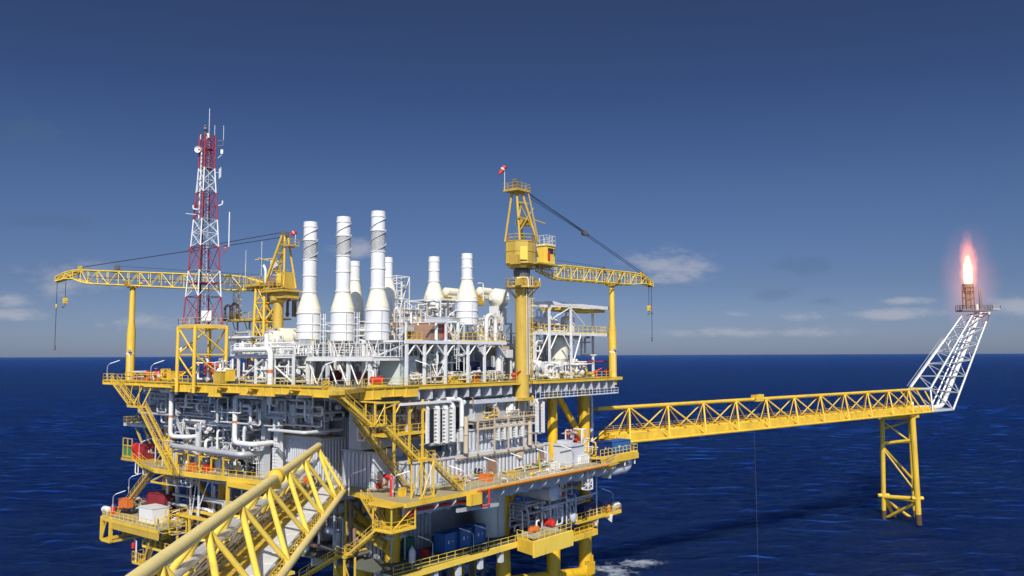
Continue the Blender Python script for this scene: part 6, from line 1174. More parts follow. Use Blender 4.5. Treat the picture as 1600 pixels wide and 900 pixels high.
panel(641, 862, 10, 20, dict(b=9), GRN, 'green_cabinet', 'dark green cabinet in the shade by the corrugated room', 'cabinet', 1.2)
panel(665, 868, 7, 8, dict(b=6.5), RED, 'red_box', 'small red box on the cellar deck left of the first blue crate', 'box', .8)
panel(646, 868, 13, 7, dict(b=7.5), BLU, 'blue_bin', 'low blue bin behind the white gas cylinder', 'bin', 1)
solo(MB().beam(at(714, 798, b=-4.9), at(778, 788, b=-4.9), .35, .5), 'hanging_beam', GAL, 'long grey lifting beam hung under the main deck edge', 'beam')
# right low platform with skids
lp1 = thing('lower_platform', 'railed lower platform with a broad yellow fascia beam beside the pale tank', 'platform')
p0, p1 = at(832, 847, b=-3), at(892, 835, b=-3); zf = p0[2]
part(MB().prism([(36, -3), (p1[0], -3), (p1[0], 3), (36, 3)], zf - .2, zf), 'floor', DECK, lp1); part(MB().b2((p0[0], -3.3, zf - 2.4), (p1[0] + .3, -3.02, zf + .05)), 'fascia', YEL2, lp1); part(MB().prism([(34.5, .8), (p0[0] - .3, -3.2), (p0[0] - .05, -3.2), (36.5, 1.2)], zf - 2.0, zf + .02), 'side_fascia', YEL, lp1)
part(MB().rail([(34.5, .8, zf), (p0[0], -3.1, zf), (p1[0], -3.1, zf)], 1.3, 1.5, .05), 'handrail', YEL2, lp1)
p0, p1 = at(899, 838, b=.4), at(934, 826, b=.4); z2 = p0[2]
lp2 = thing('lower_platform', 'two tier yellow railed platform wrapping the right end of the cellar deck', 'platform')
part(MB().b2((p0[0], .4, z2 - .9), (p1[0], 5, z2)), 'floor', YEL, lp2); part(MB().rail([(p0[0], .5, z2), (p1[0], .5, z2), (p1[0], 5, z2)], 1.3, 1.4, .05), 'handrail', YEL, lp2)
p2, p3 = at(903, 815, b=.9), at(940, 802, b=.9); z3 = p2[2]
part(MB().b2((p2[0], .9, z3 - .5), (p3[0] + 1.5, 6, z3)), 'upper_floor', YEL, lp2); part(MB().rail([(p2[0], 1, z3), (p3[0] + 1.4, 1, z3), (p3[0] + 1.4, 6, z3)], 1.3, 1.3, .05), 'handrail', YEL, lp2)
p4, p5 = at(940, 803, b=1.5), at(971, 797, b=1.5); part(MB().b2((p4[0], 1.5, p5[2] - .5), (p5[0], 5, p5[2])), 'upper_floor', YEL, lp2); part(MB().rail([(p4[0], 1.6, p5[2]), (p5[0], 1.6, p5[2]), (p5[0], 5, p5[2])], 1.2, 1.3, .05), 'handrail', YEL, lp2); m = MB()
for x in (0, 1): m.plate([(p3[0] - 1 + x * 5, 1, z3 - .5), (p3[0] - 1 + x * 5, 4, z3 - .5), (p3[0] - 1 + x * 5, 1.2, z3 - 2)], .15)
part(m, 'bracket', WHR, lp2)
pc = at(918, 812, b=3); container((pc[0] + .4, 3.2, z3), (6.2, 2.4, 2.1), NAVY, 'long navy container on the upper tier of the right lower platform')
o = thing('liferaft_canister', 'white life raft canister on a cradle at the far right tip of the lower platform', 'life raft'); c = (p5[0] - .9, 2.3, p5[2] + 1.0); part(MB().vessel((c[0] - .7, 2.3, c[2]), (c[0] + .8, 2.3, c[2]), .62, 16), 'shell', WHT, o); part(MB().b2((c[0] - .6, 1.9, p5[2]), (c[0] - .4, 2.7, c[2] - .4)).b2((c[0] + .5, 1.9, p5[2]), (c[0] + .7, 2.7, c[2] - .4)), 'cradle', GAL, o)
solo(MB().lathe((c[0] - 3, 2, p5[2]), [(.4, 0), (.45, 1.2), (.2, 1.6)], 12), 'orange_buoy', ORG, 'orange marker drum beside the white life raft canister', 'drum')
o = thing('grey_drum_end', 'large round grey vessel end under the main deck at the right front', 'vessel'); c = at(866, 769, b=-1); part(MB().vessel((c[0], -1, c[2]), (c[0], 7, c[2]), 1.5, 24), 'shell', LGR, o); part(MB().b2((c[0] - .8, -.4, c[2] + 1.4), (c[0] + .8, -.1, M - .4)), 'hanger', GRY, o)
for i, (lo, hi, nn, mats, lb) in enumerate((((37, 1, zf + .1), (52, 5.5, zf + 4.6), 34, (GAL, LGR, GRY, WHR), 'grey pipework skid on the right lower platform'), ((44, 1, 19.5), (57, 7, 23.5), 30, (YEL2, WHR, IVO, RED, BRN), 'cream and red pipework under the right end of the main deck'), ((40, 1.5, 17.3), (60, 6, 18.2), 12, (BRN, BRN, TAN), 'brown scaffold tubes over the lower pipework skid'))):
    runs('skid_pipework', lb, lo, hi, nn, 140 + i, mats, (.09, .25), 14 if i < 2 else 0, 3 if i == 0 else (1 if i == 1 else 0), vm=LGR)
p = at(895, 808, b=1.5); o = thing('horizontal_drum', 'grey dish ended drum on the right lower platform', 'drum'); part(MB().vessel((p[0], 1.4, p[2]), (p[0], 5, p[2]), 1.0, 18), 'shell', LGR, o)
pump((at(834, 838, b=0)[0], 0, zf), 0, 'orange red pump at the left end of the right lower platform', ORG, GRY, None, 1.1); pump((at(856, 825, b=1)[0], .8, zf), 1.4, 'dark red valve skid on the right lower platform', RED, GRY, None, 1.3)
# white open frame above the navy container
o = thing('pipe_support', 'white tubular frame above the navy container on the right lower platform', 'frame'); q0_, q1_ = at(885, 782, b=1.2), at(932, 768, b=1.2); part(MB().beam(q0_, (q1_[0], 1.2, q0_[2]), .18).beam((q1_[0], 1.2, M - .5), (q1_[0], 1.2, z3), .16).beam((q0_[0], 1.2, M - .5), (q0_[0], 1.2, z3), .16).tube((q0_[0] + 3, 1.2, q0_[2]), (q0_[0] + 3, 1.2, z3), .12, 6).tube((q0_[0] + 3, 1.2, z3 + 1), (q0_[0] + 1.4, 1.2, q0_[2]), .1, 6), 'steelwork', WHR, o)
runs('cellar_pipework', 'dark pipes and machinery in the shade under the bridge landing', (9, 9, K + .2), (16, 22, M - 2), 30, 145, (DGR, GRY, YELC, BRN, BLU), (.12, .35), 8, 3)
runs('cellar_pipework', 'shaded pipes hanging above the blue crates', (22, 8, 19), (34, 13, M - 2), 18, 146, (GRY, DGR, LGR), (.1, .22), 6, 0)
o = thing('yellow_diagonal_duct', 'shaded yellow sloping duct under the bridge landing', 'duct'); part(MB().beam((11, 18, 20.5), (12.5, 8, 16.5), 1.0, 1.2), 'casing', YELC, o)
# ================================================================== LOWER LEFT
ll = thing('lower_left_platform', 'big yellow framed platform standing out at the lower left of the cellar deck', 'platform')
A0 = 1.0
p0 = at(160, 806, a=A0); p1 = at(248, 822, a=A0); zl = p0[2]; b0, b1 = p1[1], p0[1]; zb = at(160, 843, a=A0)[2]
part(MB().b2((A0, b0, zl - .3), (9, b1, zl)), 'floor', DECK, ll); m = MB()
for z in (zl - .5, zb): m.beam((A0, b0 if z > zb else b1 - 3.3, z), (A0, b1, z), .35, .5).beam((A0, b1, z), (9, b1, z), .35, .5)
for b in (b1, b1 - 3.2): m.beam((A0, b, zb), (A0, b, zl), .5, .5)
m.beam((5, b1, zb), (5, b1, zl), .4).beam((9, b1 - 3.2, zb), (A0, b1 - 3.2, zb), .3, .4).tube((A0, b1 - .2, zb + .4), (A0, b1 - 1.6, zl - .6), .15, 6); part(m, 'frame', YEL, ll)
part(MB().b2((A0 - .1, b0, zl - 1.8), (A0 + .1, b1 - 3.5, zl - .35)), 'fascia', YELC, ll)
part(MB().rail([(A0, b1, zl), (A0, b0 + 1, zl)], 1.2, 1.5, .05).rail([(A0, b1, zl), (8, b1, zl)], 1.2, 1.5, .05), 'handrail', YEL2, ll)
p = at(224, 816, a=A0 + 1.5); o = thing('white_genset', 'white box generator with a dark grey end on the lower left platform', 'generator'); part(MB().b2((A0 + 1.5, p[1] - 3, zl), (A0 + 4.5, p[1] + 1.6, zl + 2.5)), 'housing', WHT, o); part(MB().b2((A0 + 1.6, p[1] + 1.61, zl + .2), (A0 + 4.4, p[1] + 2.1, zl + 1.9)), 'grille', DGR, o); part(MB().b2((A0 + 1.4, p[1] - 3.1, zl + 2.503), (A0 + 4.6, p[1] + 1.8, zl + 2.6)), 'roof', WHT, o)
p = at(250, 806, a=6.5); container((7.5, p[1] + 1, zl), (2.6, 6.0, 4.2), DRED, 'dark red corrugated container behind the white generator', 0)
for px, lb, m_ in ((191, 'orange red cabinet in the middle of the lower left platform', ORG), (198, 'larger orange red cabinet beside the lower left stairs', ORG)): panel(px - 3, 793, 8 if px < 195 else 11, 13, dict(a=3.5), m_, 'hose_cabinet', lb, 'cabinet', 1)
p = at(177, 786, a=3); solo(MB().lathe((3, p[1], zl), [(.5, 0), (.5, 1.3), (.4, 1.4)], 14), 'red_drum', RED, 'red drum at the lower left platform lamp post', 'drum')
p = at(166, 797, a=2); o = thing('liferaft_canister', 'white life raft canister at the far left tip of the lower left platform', 'life raft'); part(MB().vessel((2, p[1] - .7, zl + .9), (2, p[1] + .7, zl + .9), .6, 14), 'shell', WHT, o); part(MB().b2((1.7, p[1] - .5, zl), (2.3, p[1] + .5, zl + .4)), 'cradle', GAL, o)
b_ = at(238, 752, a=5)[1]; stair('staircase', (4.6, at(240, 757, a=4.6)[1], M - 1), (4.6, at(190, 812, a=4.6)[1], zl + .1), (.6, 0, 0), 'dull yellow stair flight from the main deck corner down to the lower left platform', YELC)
runs('guard_rails', 'tangle of yellow guard rails and pipes right of the white generator', (A0 + .2, p1[1] - 2.5, zl - 1.0), (A0 + 5, p1[1] + 2.0, zl + 3.2), 16, 170, (YEL, YELC, YEL2, GAL), (.05, .09), 3)
runs('small_pipework', 'small pipes and hoses behind the orange cabinets on the lower left platform', (5.5, p0[1] - 6, zl + .1), (9, p0[1] - .5, zl + 2.6), 14, 171, (GAL, YELC, WHR, DGR), (.06, .14), 4)
runs('hanging_pipework', 'small white pipes hanging under the left end of the main deck', (1.2, 44, M - 2.6), (5, 52, M - .6), 12, 172, (WHR, GAL, YELC), (.06, .12), 3)
# skip on its outboard shelf
o = thing('skip_shelf', 'small outboard yellow shelf with hanging white frames at the left end of the main deck', 'shelf'); s0, s1 = at(189, 715, a=5), at(246, 715, a=5); zs = s0[2]; part(MB().b2((5, s1[1], zs - .4), (8, s0[1], zs)), 'floor', YELC, o); m = MB()
for px in (212, 224): b = at(px, 720, a=5)[1]; m.pipe([(5, b, zs - .4), (5, b, zs - 2.4), (5, b - 1, zs - 2.4), (5, b - 1, zs - .4)], .1, 6, .2)
part(m, 'hanging_frame', WHR, o)
o = thing('green_skip', 'green barred skip on the outboard shelf at the left', 'skip'); a0_, a1_ = at(193, 700, a=5.4)[1], at(207, 700, a=5.4)[1]; part(MB().prism([(5.4, a1_), (7.6, a1_), (7.6, a0_), (5.4, a0_)], zs, zs + 2.2), 'body', GRN, o); m = MB()
for b in (a0_, (a0_ + a1_) / 2, a1_): m.beam((5.3, b, zs), (5.3, b, zs + 3.6), .15)
m.beam((5.3, a0_, zs + 3.6), (5.3, a1_, zs + 3.6), .15).beam((5.3, a0_, zs + 2.3), (5.3, a1_, zs + 2.3), .2).beam((5.3, a0_, zs + .3), (5.3, a1_, zs + .3), .3); part(m, 'frame', YELC, o)
p = at(211, 700, a=5.4); solo(MB().lathe((5.8, p[1] - .5, zs + 2), [(.3, 0), (.9, .05), (.9, .9), (.3, .95)], 16, 'y').b2((5.3, p[1] - .8, zs), (6.3, p[1] + .6, zs + 1.2)), 'hose_reel', RED, 'red hose reel beside the green skip', 'hose reel'); container((7.2, at(226, 705, a=7)[1], zs), (2.2, 3.4, 2.6), DRED, 'dark red box container right of the red hose reel')
# grey catwalk outboard
o = thing('catwalk', 'grey and yellow catwalk standing out left below the upper stairs', 'walkway'); c0_, c1_ = at(193, 661, a=8), at(247, 664, a=8); z = c0_[2]; part(MB().b2((8, c1_[1], z - .5), (11, c0_[1], z)), 'floor', LGR, o); part(MB().rail([(11, c0_[1], z), (8, c0_[1], z), (8, c1_[1], z)], 1.2, 1.2, .05), 'handrail', YELC, o); m = MB()
for px in (209, 222): b = at(px, 664, a=8)[1]; m.beam((8.4, b, z - .5), (9.5, b - 2.5, M), .3)
m.tube((8, c0_[1] - 1, z), (9, c1_[1], T - 3), .12, 6).tube((9, c0_[1] - 1.6, z), (10, c1_[1], T - 3), .12, 6); part(m, 'bracing', YELC, o)
# corner frame beside main deck stairs
o = thing('corner_trestle', 'yellow braced corner frame at the left end of the main deck', 'frame'); f0, f1 = at(236, 753, a=1), at(264, 750, a=1); m = MB()
for b in (f0[1], f1[1]): m.beam((4, b, M - 2.2), (4, b, M + 5.5), .26)
m.beam((1, f0[1], M - 2.2), (1, f1[1], M - 2.2), .26).beam((1, f0[1], M), (1, f1[1], M), .26).tube((1, f0[1], M), (1, f1[1], M + 5), .1, 6).tube((1, f1[1], M), (1, f0[1], M + 5), .1, 6).tube((1, f0[1], M - 2.1), (1, f1[1], M - .2), .1, 6).beam((1, f0[1], M - 2.2), (5, f0[1], M - .3), .2); part(m, 'posts', YEL, o)
b0_, b1_ = at(212, 707, a=5.2)[1], at(238, 748, a=5.2)[1]; stair('staircase', (5.2, b0_, zs + .2), (5.2, b1_, M - 2), (.55, 0, 0), 'short yellow stair flight from the skip shelf to the corner frame', YEL)
# under the left main deck
solo(MB().pipe([at(265, 750, a=8), at(277, 750, a=8), at(278, 796, a=8), at(290, 797, a=8)], .4, 12), 'process_pipe', LGR, 'light grey bent pipe under the left main deck', 'pipe')
p = at(285, 770, a=10); solo(MB().lathe((12, p[1], p[2]), [(.4, -2), (1.2, -1.9), (1.2, 1), (.4, 1.4)], 18, 'x'), 'blue_vessel', BLU, 'blue vessel end in the shade under the left main deck', 'vessel')
o = thing('braced_trestle', 'white X braced columns under the left main deck', 'frame'); m = MB()
for px in (298, 311): b = at(px, 752, a=5)[1]; m.beam((5, b, M - .5), (5, b, K), .24)
ba, bb = at(298, 752, a=5)[1], at(329, 752, a=5)[1]; m.tube((5, ba - .4, K + 3), (5, ba - 2, M - .8), .1, 6).tube((5, bb, M - .6), (5, ba - 1.8, K + 3.4), .1, 6); part(m, 'columns', WHT, o)
o = thing('derrick_beam', 'yellow runway beams on posts under the left side of the main deck', 'beam'); d0, d1 = at(277, 803, a=4), at(326, 806, a=4); part(MB().beam((4, d0[1], d0[2]), (4, d1[1], d0[2]), .5, .45).beam((5.5, d0[1] - 1, d0[2] + .6), (5.5, d1[1] - 1, d0[2] + .6), .4, .4).beam((4, d0[1] - .5, d0[2]), (9, d0[1] - .5, d0[2]), .35), 'beams', YEL, o); m = MB()
for px in (278, 296): b = at(px, 805, a=4)[1]; m.beam((4, b, d0[2]), (4, b, K - 2), .28)
part(m, 'posts', YEL, o)
o = thing('derrick_beam', 'yellow crane gallows under the main deck edge at the foreground bridge', 'beam'); d0, d1 = at(356, 756, a=2.6), at(402, 762, a=2.6); part(MB().beam((2.6, d0[1], d0[2]), (2.6, d1[1], d0[2]), .5, .7).beam((2.6, d0[1], d0[2] - .3), (2.6, d0[1], K + 2), .4), 'gallows', YEL, o)
o = thing('lower_walkway', 'yellow railed walkway along the lower left edge of the cellar deck', 'walkway'); w0, w1 = at(222, 851, a=3), at(345, 868, a=3); z = w0[2]; part(MB().b2((3, w1[1] - 12, z - .4), (8, w0[1], z)), 'floor', YEL2, o); part(MB().rail([(3, w0[1], z), (3, w1[1] - 12, z)], 1.2, 1.5, .05).rail([(3, w0[1], z), (8, w0[1], z)], 1.2, 1.5, .05), 'handrail', YEL2, o)
part(MB().tube((3, w0[1], z + .1), (3.2, w0[1] - 4, z + 5), .13, 6).tube((3, w0[1] - 4.4, z), (3.2, w0[1] - 4.4, z + 5), .13, 6).tube((3, w0[1] - 2, z), (3.2, w0[1] - 4.2, z + 4), .1, 6), 'guard_frame', YEL, o)
o = thing('boat_landing_cage', 'small yellow stair cage hanging at the bottom left', 'cage'); g0, g1 = at(206, 878, a=2), at(222, 878, a=2); z = g0[2]; part(MB().b2((2, g1[1] - 1, z - .2), (4, g0[1], z)), 'floor', YEL, o); part(MB().rail([(4, g0[1], z), (2, g0[1], z), (2, g1[1] - 1, z)], 1.8, .8, .05), 'cage_bars', YEL, o); part(MB().tube((2.4, g0[1] - .6, z), (2.4, g0[1] - .6, z + 3.6), .12, 6).beam((2.4, g0[1] - .6, z + 3.6), (2.4, g0[1] + .3, z + 3.8), .12), 'lamp_pole', WHT, o); part(MB().lathe((2.4, g0[1] + .4, z + 2.2), [(.3, 0), (.35, .8), (.1, 1)], 10), 'lifebuoy', RED, o)
stair('staircase', (2.6, at(238, 846, a=2.6)[1], at(238, 846, a=2.6)[2]), (2.6, g1[1], z), (.5, 0, 0), 'short yellow stair flight down to the small cage at the bottom left', YELC)
runs('lower_left_pipework', 'dark pipes and valves under the left main deck', (6, 34, K + .4), (14, 58, M - 2), 34, 150, (GRY, DGR, WHR, BRN, GAL), (.12, .32), 10, 3, vm=GRY)
runs('lower_left_pipework', 'chain-dark hoses and pipes below the lower left walkway', (3.5, 44, 6), (8, 58, 12), 14, 151, (DGR, GRY, WHR), (.12, .25), 4)
runs('lower_left_pipework', 'pipes on the cellar deck seen through the foreground bridge', (7, 22, K), (12, 38, 21), 24, 152, (GRY, WHR, YELC, GAL), (.1, .3), 8, 2)
for px, lb in ((353, 'white riser pipe seen below the foreground bridge, left'), (391, 'white riser pipe seen below the foreground bridge, right')):
    p = at(px - 60, 880, a=8); solo(MB().tube((8, p[1], SEA - 1), (8, p[1], K - .3), .45, 12), 'riser_pipe', WHR, lb, 'pipe')
for i in range(6):
    a = 20 + i * 4.2; part(MB().tube((a, 10 + (i % 2) * 6, SEA - 2), (a, 10 + (i % 2) * 6, K - .4), .42, 12), 'conductor', DGR, pf)
# ================================================================== FOREGROUND BRIDGE (world axes)
FRAME = 'W'
fb = thing('footbridge', 'large yellow triangular truss bridge running from the platform towards the lower left foreground', 'bridge')
UD = Vector((.082, -1, 0)).normalized(); SN = Vector((1, .082, 0)).normalized()
BS = .93; O = Vector((-29.25 * BS, 126.5 * BS, 0)); ZBm, ZTp = EYE - 20.1 * BS, EYE - 13.6 * BS
def bq(s, off, z): return O + UD * s + SN * off + Vector((0, 0, z))      # s metres from the platform end towards the camera
LEN = 110.0
HW = 4.0 * BS
part(MB().tube(bq(-.8, 0, ZTp), bq(LEN, 0, ZTp), .50, 24), 'top_chord', CRM, fb)
for s in (-1, 1): part(MB().tube(bq(-.6, s * HW, ZBm), bq(LEN, s * HW, ZBm), .38, 20), 'bottom_chord', CRM, fb)
tn = [(126.5 - y) * BS for y in (125.3, 112.3, 100.8, 89.2, 77.8, 67.0, 56, 45, 34, 23, 12)]; bn = [(126.5 - y) * BS for y in (126, 117.4, 105.5, 93.9, 81.8, 70.4, 59, 47.6, 36.5, 25.5, 14.5)]
for s in (-1, 1):
    for i in range(len(tn)):
        for j in (i + 1, i):
            if j < len(bn) and j >= 0: part(MB().tube(bq(tn[i] + (.12 if j > i else -.12), s * .25, ZTp - .2), bq(bn[j], s * (HW - .1), ZBm + .1), .27 if j > i else .24, 14), 'diagonal', YEL2, fb)
part(MB().lathe((0, 0, 0), [(.6, -.85), (.85, -.5), (.88, .5), (.6, .85)], 18, 'y').box((0, .0, -.5), (.9, 1.0, 1.3)), 'collar', YEL, fb).location = bq(29.3, 0, ZTp)
m = MB()
for i in range(30): m.beam(bq(i * 3.9, -HW, ZBm - .2), bq(i * 3.9, HW, ZBm - .2), .3, .4)
part(m, 'floor_beam', YELC, fb)
part(MB().add([bq(-1, -1.5, ZBm + .35), bq(LEN, -1.5, ZBm + .35), bq(LEN, .75, ZBm + .35), bq(-1, .75, ZBm + .35)], [(0, 1, 2, 3)]).beam(bq(-1, -1.5, ZBm + .3), bq(LEN, -1.5, ZBm + .3), .1, .3).beam(bq(-1, .75, ZBm + .3), bq(LEN, .75, ZBm + .3), .1, .3), 'walkway_floor', YEL, fb)
m = MB()
for i in range(40):
    s = 1 + i * 2.9
    m.box(bq(s, -.9, ZBm + .37), (.5, .12, .02)); m.box(bq(s + .5, -.4, ZBm + .37), (.4, .1, .02))
part(m, 'floor_slot', BRN, fb)
m = MB()
for i in range(29): m.b2(bq(4 * i + .06, .95, ZBm + .55) , bq(4 * i + 3.9, 2.75, ZBm + .72))
part(m, 'tray_cover', WHT, fb)
part(MB().beam(bq(-1, .85, ZBm + .45), bq(LEN, .85, ZBm + .45), .12, .5).beam(bq(-1, 2.85, ZBm + .45), bq(LEN, 2.85, ZBm + .45), .12, .6), 'tray_side', GRY, fb)
m = MB()
for i in range(80): s = i * 1.45; m.beam(bq(s, 3.3, ZBm - .5), bq(s, 3.3, ZBm + .75), .09).beam(bq(s, 3.0, ZBm + .2), bq(s, 3.5, ZBm + .2), .08)
m.beam(bq(-1, 3.3, ZBm + .75), bq(LEN, 3.3, ZBm + .75), .07); part(m, 'hanger_bracket', YEL, fb)
rnd = random.Random(5); m = MB()
for k in range(13):
    o_ = -3.35 + k * .13; pts = [bq(s, o_ + rnd.uniform(-.12, .12), ZBm + .75 + rnd.uniform(-.08, .22)) for s in [x * 2.4 - 1 for x in range(50)]]; m.sweep(pts, rnd.uniform(.05, .09), 5)
part(m, 'cable', CAB, fb)
part(MB().beam(bq(-1, -3.5, ZBm + .6), bq(LEN, -3.5, ZBm + .6), .08, .5).beam(bq(-1, -1.65, ZBm + .6), bq(LEN, -1.65, ZBm + .6), .08, .5), 'cable_tray', GAL, fb)
m = MB()
for i in range(58): m.beam(bq(i * 2, -1.62, ZBm + .3), bq(i * 2, -1.62, ZBm + 1.3), .07)
m.tube(bq(-1, -1.62, ZBm + 1.3), bq(LEN, -1.62, ZBm + 1.3), .05, 5).tube(bq(-1, -1.62, ZBm + .9), bq(LEN, -1.62, ZBm + .9), .04, 5); part(m, 'handrail', YEL, fb)
part(MB().tube(bq(-5, -1.15, EYE - 16.4 * BS), bq(LEN, -1.15, EYE - 16.4 * BS), .34, 18), 'clad_pipe', SIL, fb)
part(MB().tube(bq(-5, -1.9, EYE - 16.5 * BS), bq(LEN, -1.9, EYE - 16.5 * BS), .22, 12), 'clad_pipe', SIL, fb)
for s in tn: part(MB().beam(bq(s, -3.2, EYE - 16.75 * BS), bq(s, -.6, EYE - 16.75 * BS), .18), 'pipe_support', YEL2, fb)
# ================================================================== FLARE BRIDGE
gb = thing('flare_bridge', 'long slender yellow triangular truss bridge over the sea to the flare', 'bridge')
G0 = Vector((24.0, 168.8, 0)); GU = Vector((.774, .633, 0)).normalized(); GN = Vector((.633, -.774, 0)).normalized()   # GN towards the camera
ZB2, ZT2 = 26.6, 33.3; GL = 132.0; GH = 2.8
def gq(s, off, z): return G0 + GU * s + GN * (off - GH) + Vector((0, 0, z))     # off=+GH is the near bottom chord
part(MB().tube(gq(-7, 0, ZT2), gq(GL - 1, 0, ZT2), .40, 16), 'top_chord', YEL, gb)
part(MB().tube(gq(-9.6, 0, ZT2), gq(-7.02, 0, ZT2), .44, 16), 'chord_end', BRN, gb)
for s in (-1, 1): part(MB().tube(gq(-4, s * GH, ZB2), gq(GL + 3, s * GH, ZB2), .30, 14), 'bottom_chord', YEL, gb)
BAY = 12.1; nb = 11
for i in range(nb):
    st_ = -1.5 + i * BAY + 1.4; 
    for s in (-1, 1):
        part(MB().tube(gq(st_ + 2.2, s * .2, ZT2 - .2), gq(st_ - .4 if s > 0 else st_ + 4.5, s * GH, ZB2 + .1), .21 if s > 0 else .12, 10), 'diagonal', YEL, gb)
        if i < nb - 1: part(MB().tube(gq(st_ + 2.5, s * .2, ZT2 - .2), gq(st_ + BAY - .6, s * GH, ZB2 + .1), .19 if s > 0 else .12, 10), 'diagonal', YEL, gb)
        part(MB().tube(gq(st_ + 2.0, s * .2, ZT2 - .2), gq(st_ - BAY * .45, s * GH, ZB2 + .1), .15 if s < 0 else .10, 10), 'diagonal', YEL, gb)
for k in range(4): part(MB().tube(gq(GL - 14 + k * 5, .2, ZT2 - .2), gq(GL - 9.5 + k * 4, GH, ZB2 + .1), .22, 10), 'diagonal', YEL, gb)
part(MB().add([gq(-4, -GH, ZB2 + .5), gq(GL, -GH, ZB2 + .5), gq(GL, GH - .4, ZB2 + .5), gq(-4, GH - .4, ZB2 + .5)], [(0, 1, 2, 3)]).beam(gq(-4, GH - .5, ZB2 + .9), gq(GL, GH - .5, ZB2 + .9), .15, 1.5).beam(gq(-4, -GH + .2, ZB2 + 1.2), gq(GL, -GH + .2, ZB2 + 1.2), .2, 1.6), 'walkway_floor', YEL, gb)
part(MB().rail([gq(-3, -GH + 1, ZB2 + 2.0), gq(GL - 4, -GH + 1, ZB2 + 2.0)], .9, 2.4, .05), 'handrail', YELC, gb)
part(MB().tube(gq(-3, -.6, ZB2 + 1.3), gq(GL + 1, -.6, ZB2 + 1.3), .4, 12), 'flare_pipe', YEL, gb)
c_ = gq(38.6 + 8.5, 0, ZT2); part(MB().box((0, 0, .25), (2.6, 1.8, 1.5), math.atan2(GU.y, GU.x)).beam(GU * -1.6 + Vector((0, 0, .3)), GU * 1.7 + Vector((0, 0, .95)), 1.4, .35), 'collar', YEL, gb).location = c_
solo(MB().tube(gq(41.5, GH, ZB2 - .3), gq(41.5, GH, SEA), .06, 5), 'hanging_rope', BLK, 'thin dark rope hanging from the flare bridge into the sea', 'rope')
# ================================================================== FLARE SUPPORT TOWER
ft = thing('flare_support_tower', 'yellow three legged tower standing in the sea under the end of the flare bridge', 'tower')
LT = [Vector(at(1378.5, 655, d=253)), Vector(at(1425.5, 652, d=247)), Vector(at(1421, 655, d=256))]; LBt = [Vector(at(1381, 806, d=259)), Vector(at(1435.5, 813, d=250.5)), Vector(at(1429, 806, d=262))]
for p, q, r_ in zip(LT, LBt, (.68, .85, .5)):
    d_ = (q - p).normalized(); part(MB().tube(p, q + d_ * 3, r_, 18), 'leg', YEL, ft); part(MB().tube(q + d_ * 1.1 - d_ * 3, q + d_ * 3.2, r_ * 1.02, 18), 'splash_zone', SPL, ft)
def lt(i, t_): return LT[i].lerp(LBt[i], t_)
for (i, s), (j, e), r_ in [((0, .25), (1, .22), .5), ((0, .80), (1, .79), .65), ((0, .28), (2, .62), .38), ((0, .10), (2, .02), .3), ((1, .2), (2, .0), .3), ((0, .25), (2, .23), .35), ((0, .80), (2, .84), .4), ((0, .82), (2, 1.05), .5), ((1, .82), (0, 1.1), .0), ((1, .26), (0, .02), .25), ((0, .3), (1, .74), .22), ((1, .3), (2, .75), .22)]:
    if r_: part(MB().tube(lt(i, s), lt(j, e), r_, 12), 'brace', YEL, ft)
mid = (LBt[0] + LBt[1]) / 2
part(MB().tube(lt(1, .82), mid + Vector((-1.5, 6, -1)), .5, 12), 'brace', YEL, ft); part(MB().tube(lt(0, .82), mid + Vector((1.0, 6, -1)), .5, 12), 'brace', YEL, ft)
for i in (0, 1): part(MB().tube(lt(i, .785) - Vector((1.7, 0, 0)), lt(i, .785) + Vector((1.7, 0, 0)), .55, 12), 'collar', YEL, ft)
m = MB().beam(LT[0] + Vector((-1, 0, .4)), LT[1] + Vector((2, 0, .4)), 1.4, .9).beam(LT[1] + Vector((0, 0, .4)), LT[2] + Vector((0, 0, .4)), 1.2, .9).beam(LT[0] + Vector((0, 0, .4)), LT[2] + Vector((0, 0, .4)), 1.2, .9); part(m, 'cap_frame', YEL, ft)
# ================================================================== FLARE BOOM
fo = thing('flare_boom', 'silver lattice flare boom leaning up from the end of the bridge', 'flare boom')
R0 = Vector((137.0, 260.9, ZB2)); R1 = Vector((154.3, 271.0, 57.3)); Lf0 = Vector((127.0, 255.7, ZT2)); Lf1 = Vector((144.0, 264.0, 55.8))
B0 = gq(GL + .5, GH, ZB2)
NN = -GN
def q4(t_):
    w_ = 2.8 + (1.3 - 2.8) * t_; a = Lf0.lerp(Lf1, t_); b = R0.lerp(R1, t_)
    return [a + GN * (w_ - 2.8 * (1 - t_) + .6), b + GN * (w_ - 2.8 * (1 - t_)), b + NN * (w_ + 2.8 * (1 - t_)), a + NN * (w_ + 2.8 * (1 - t_))]
NB = 6; S4 = [q4(i / NB) for i in range(NB + 1)]
for k in range(4):
    for i in range(NB): part(MB().tube(S4[i][k], S4[i + 1][k], .34, 12), 'chord', GAL, fo)
m = MB()
for i in range(NB + 1):
    c = S4[i]
    for k in range(4): m.tube(c[k], c[(k + 1) % 4], .17, 8)
    if i < NB:
        e = S4[i + 1]; m.tube(c[0], e[1], .18, 8) if i % 1 == 0 else None; m.tube(c[3], e[2], .15, 8); m.tube(c[1], e[2], .14, 8); m.tube(c[0], e[3], .14, 8)
part(m, 'bracing', GAL, fo)
c = S4[0]; m = MB()
for s in (1, -1):
    b = gq(GL + .5, s * GH, ZB2); tpc = c[0] if s > 0 else c[3]; bt = c[1] if s > 0 else c[2]
    m.tube(b, bt, .34, 10).tube(b, tpc, .26, 10).tube(tpc, bt, .2, 10)
m.tube(gq(GL - 1, 0, ZT2), c[0], .4, 10).tube(gq(GL - 1, 0, ZT2), c[3], .4, 10); part(m, 'base_frame', GAL, fo)
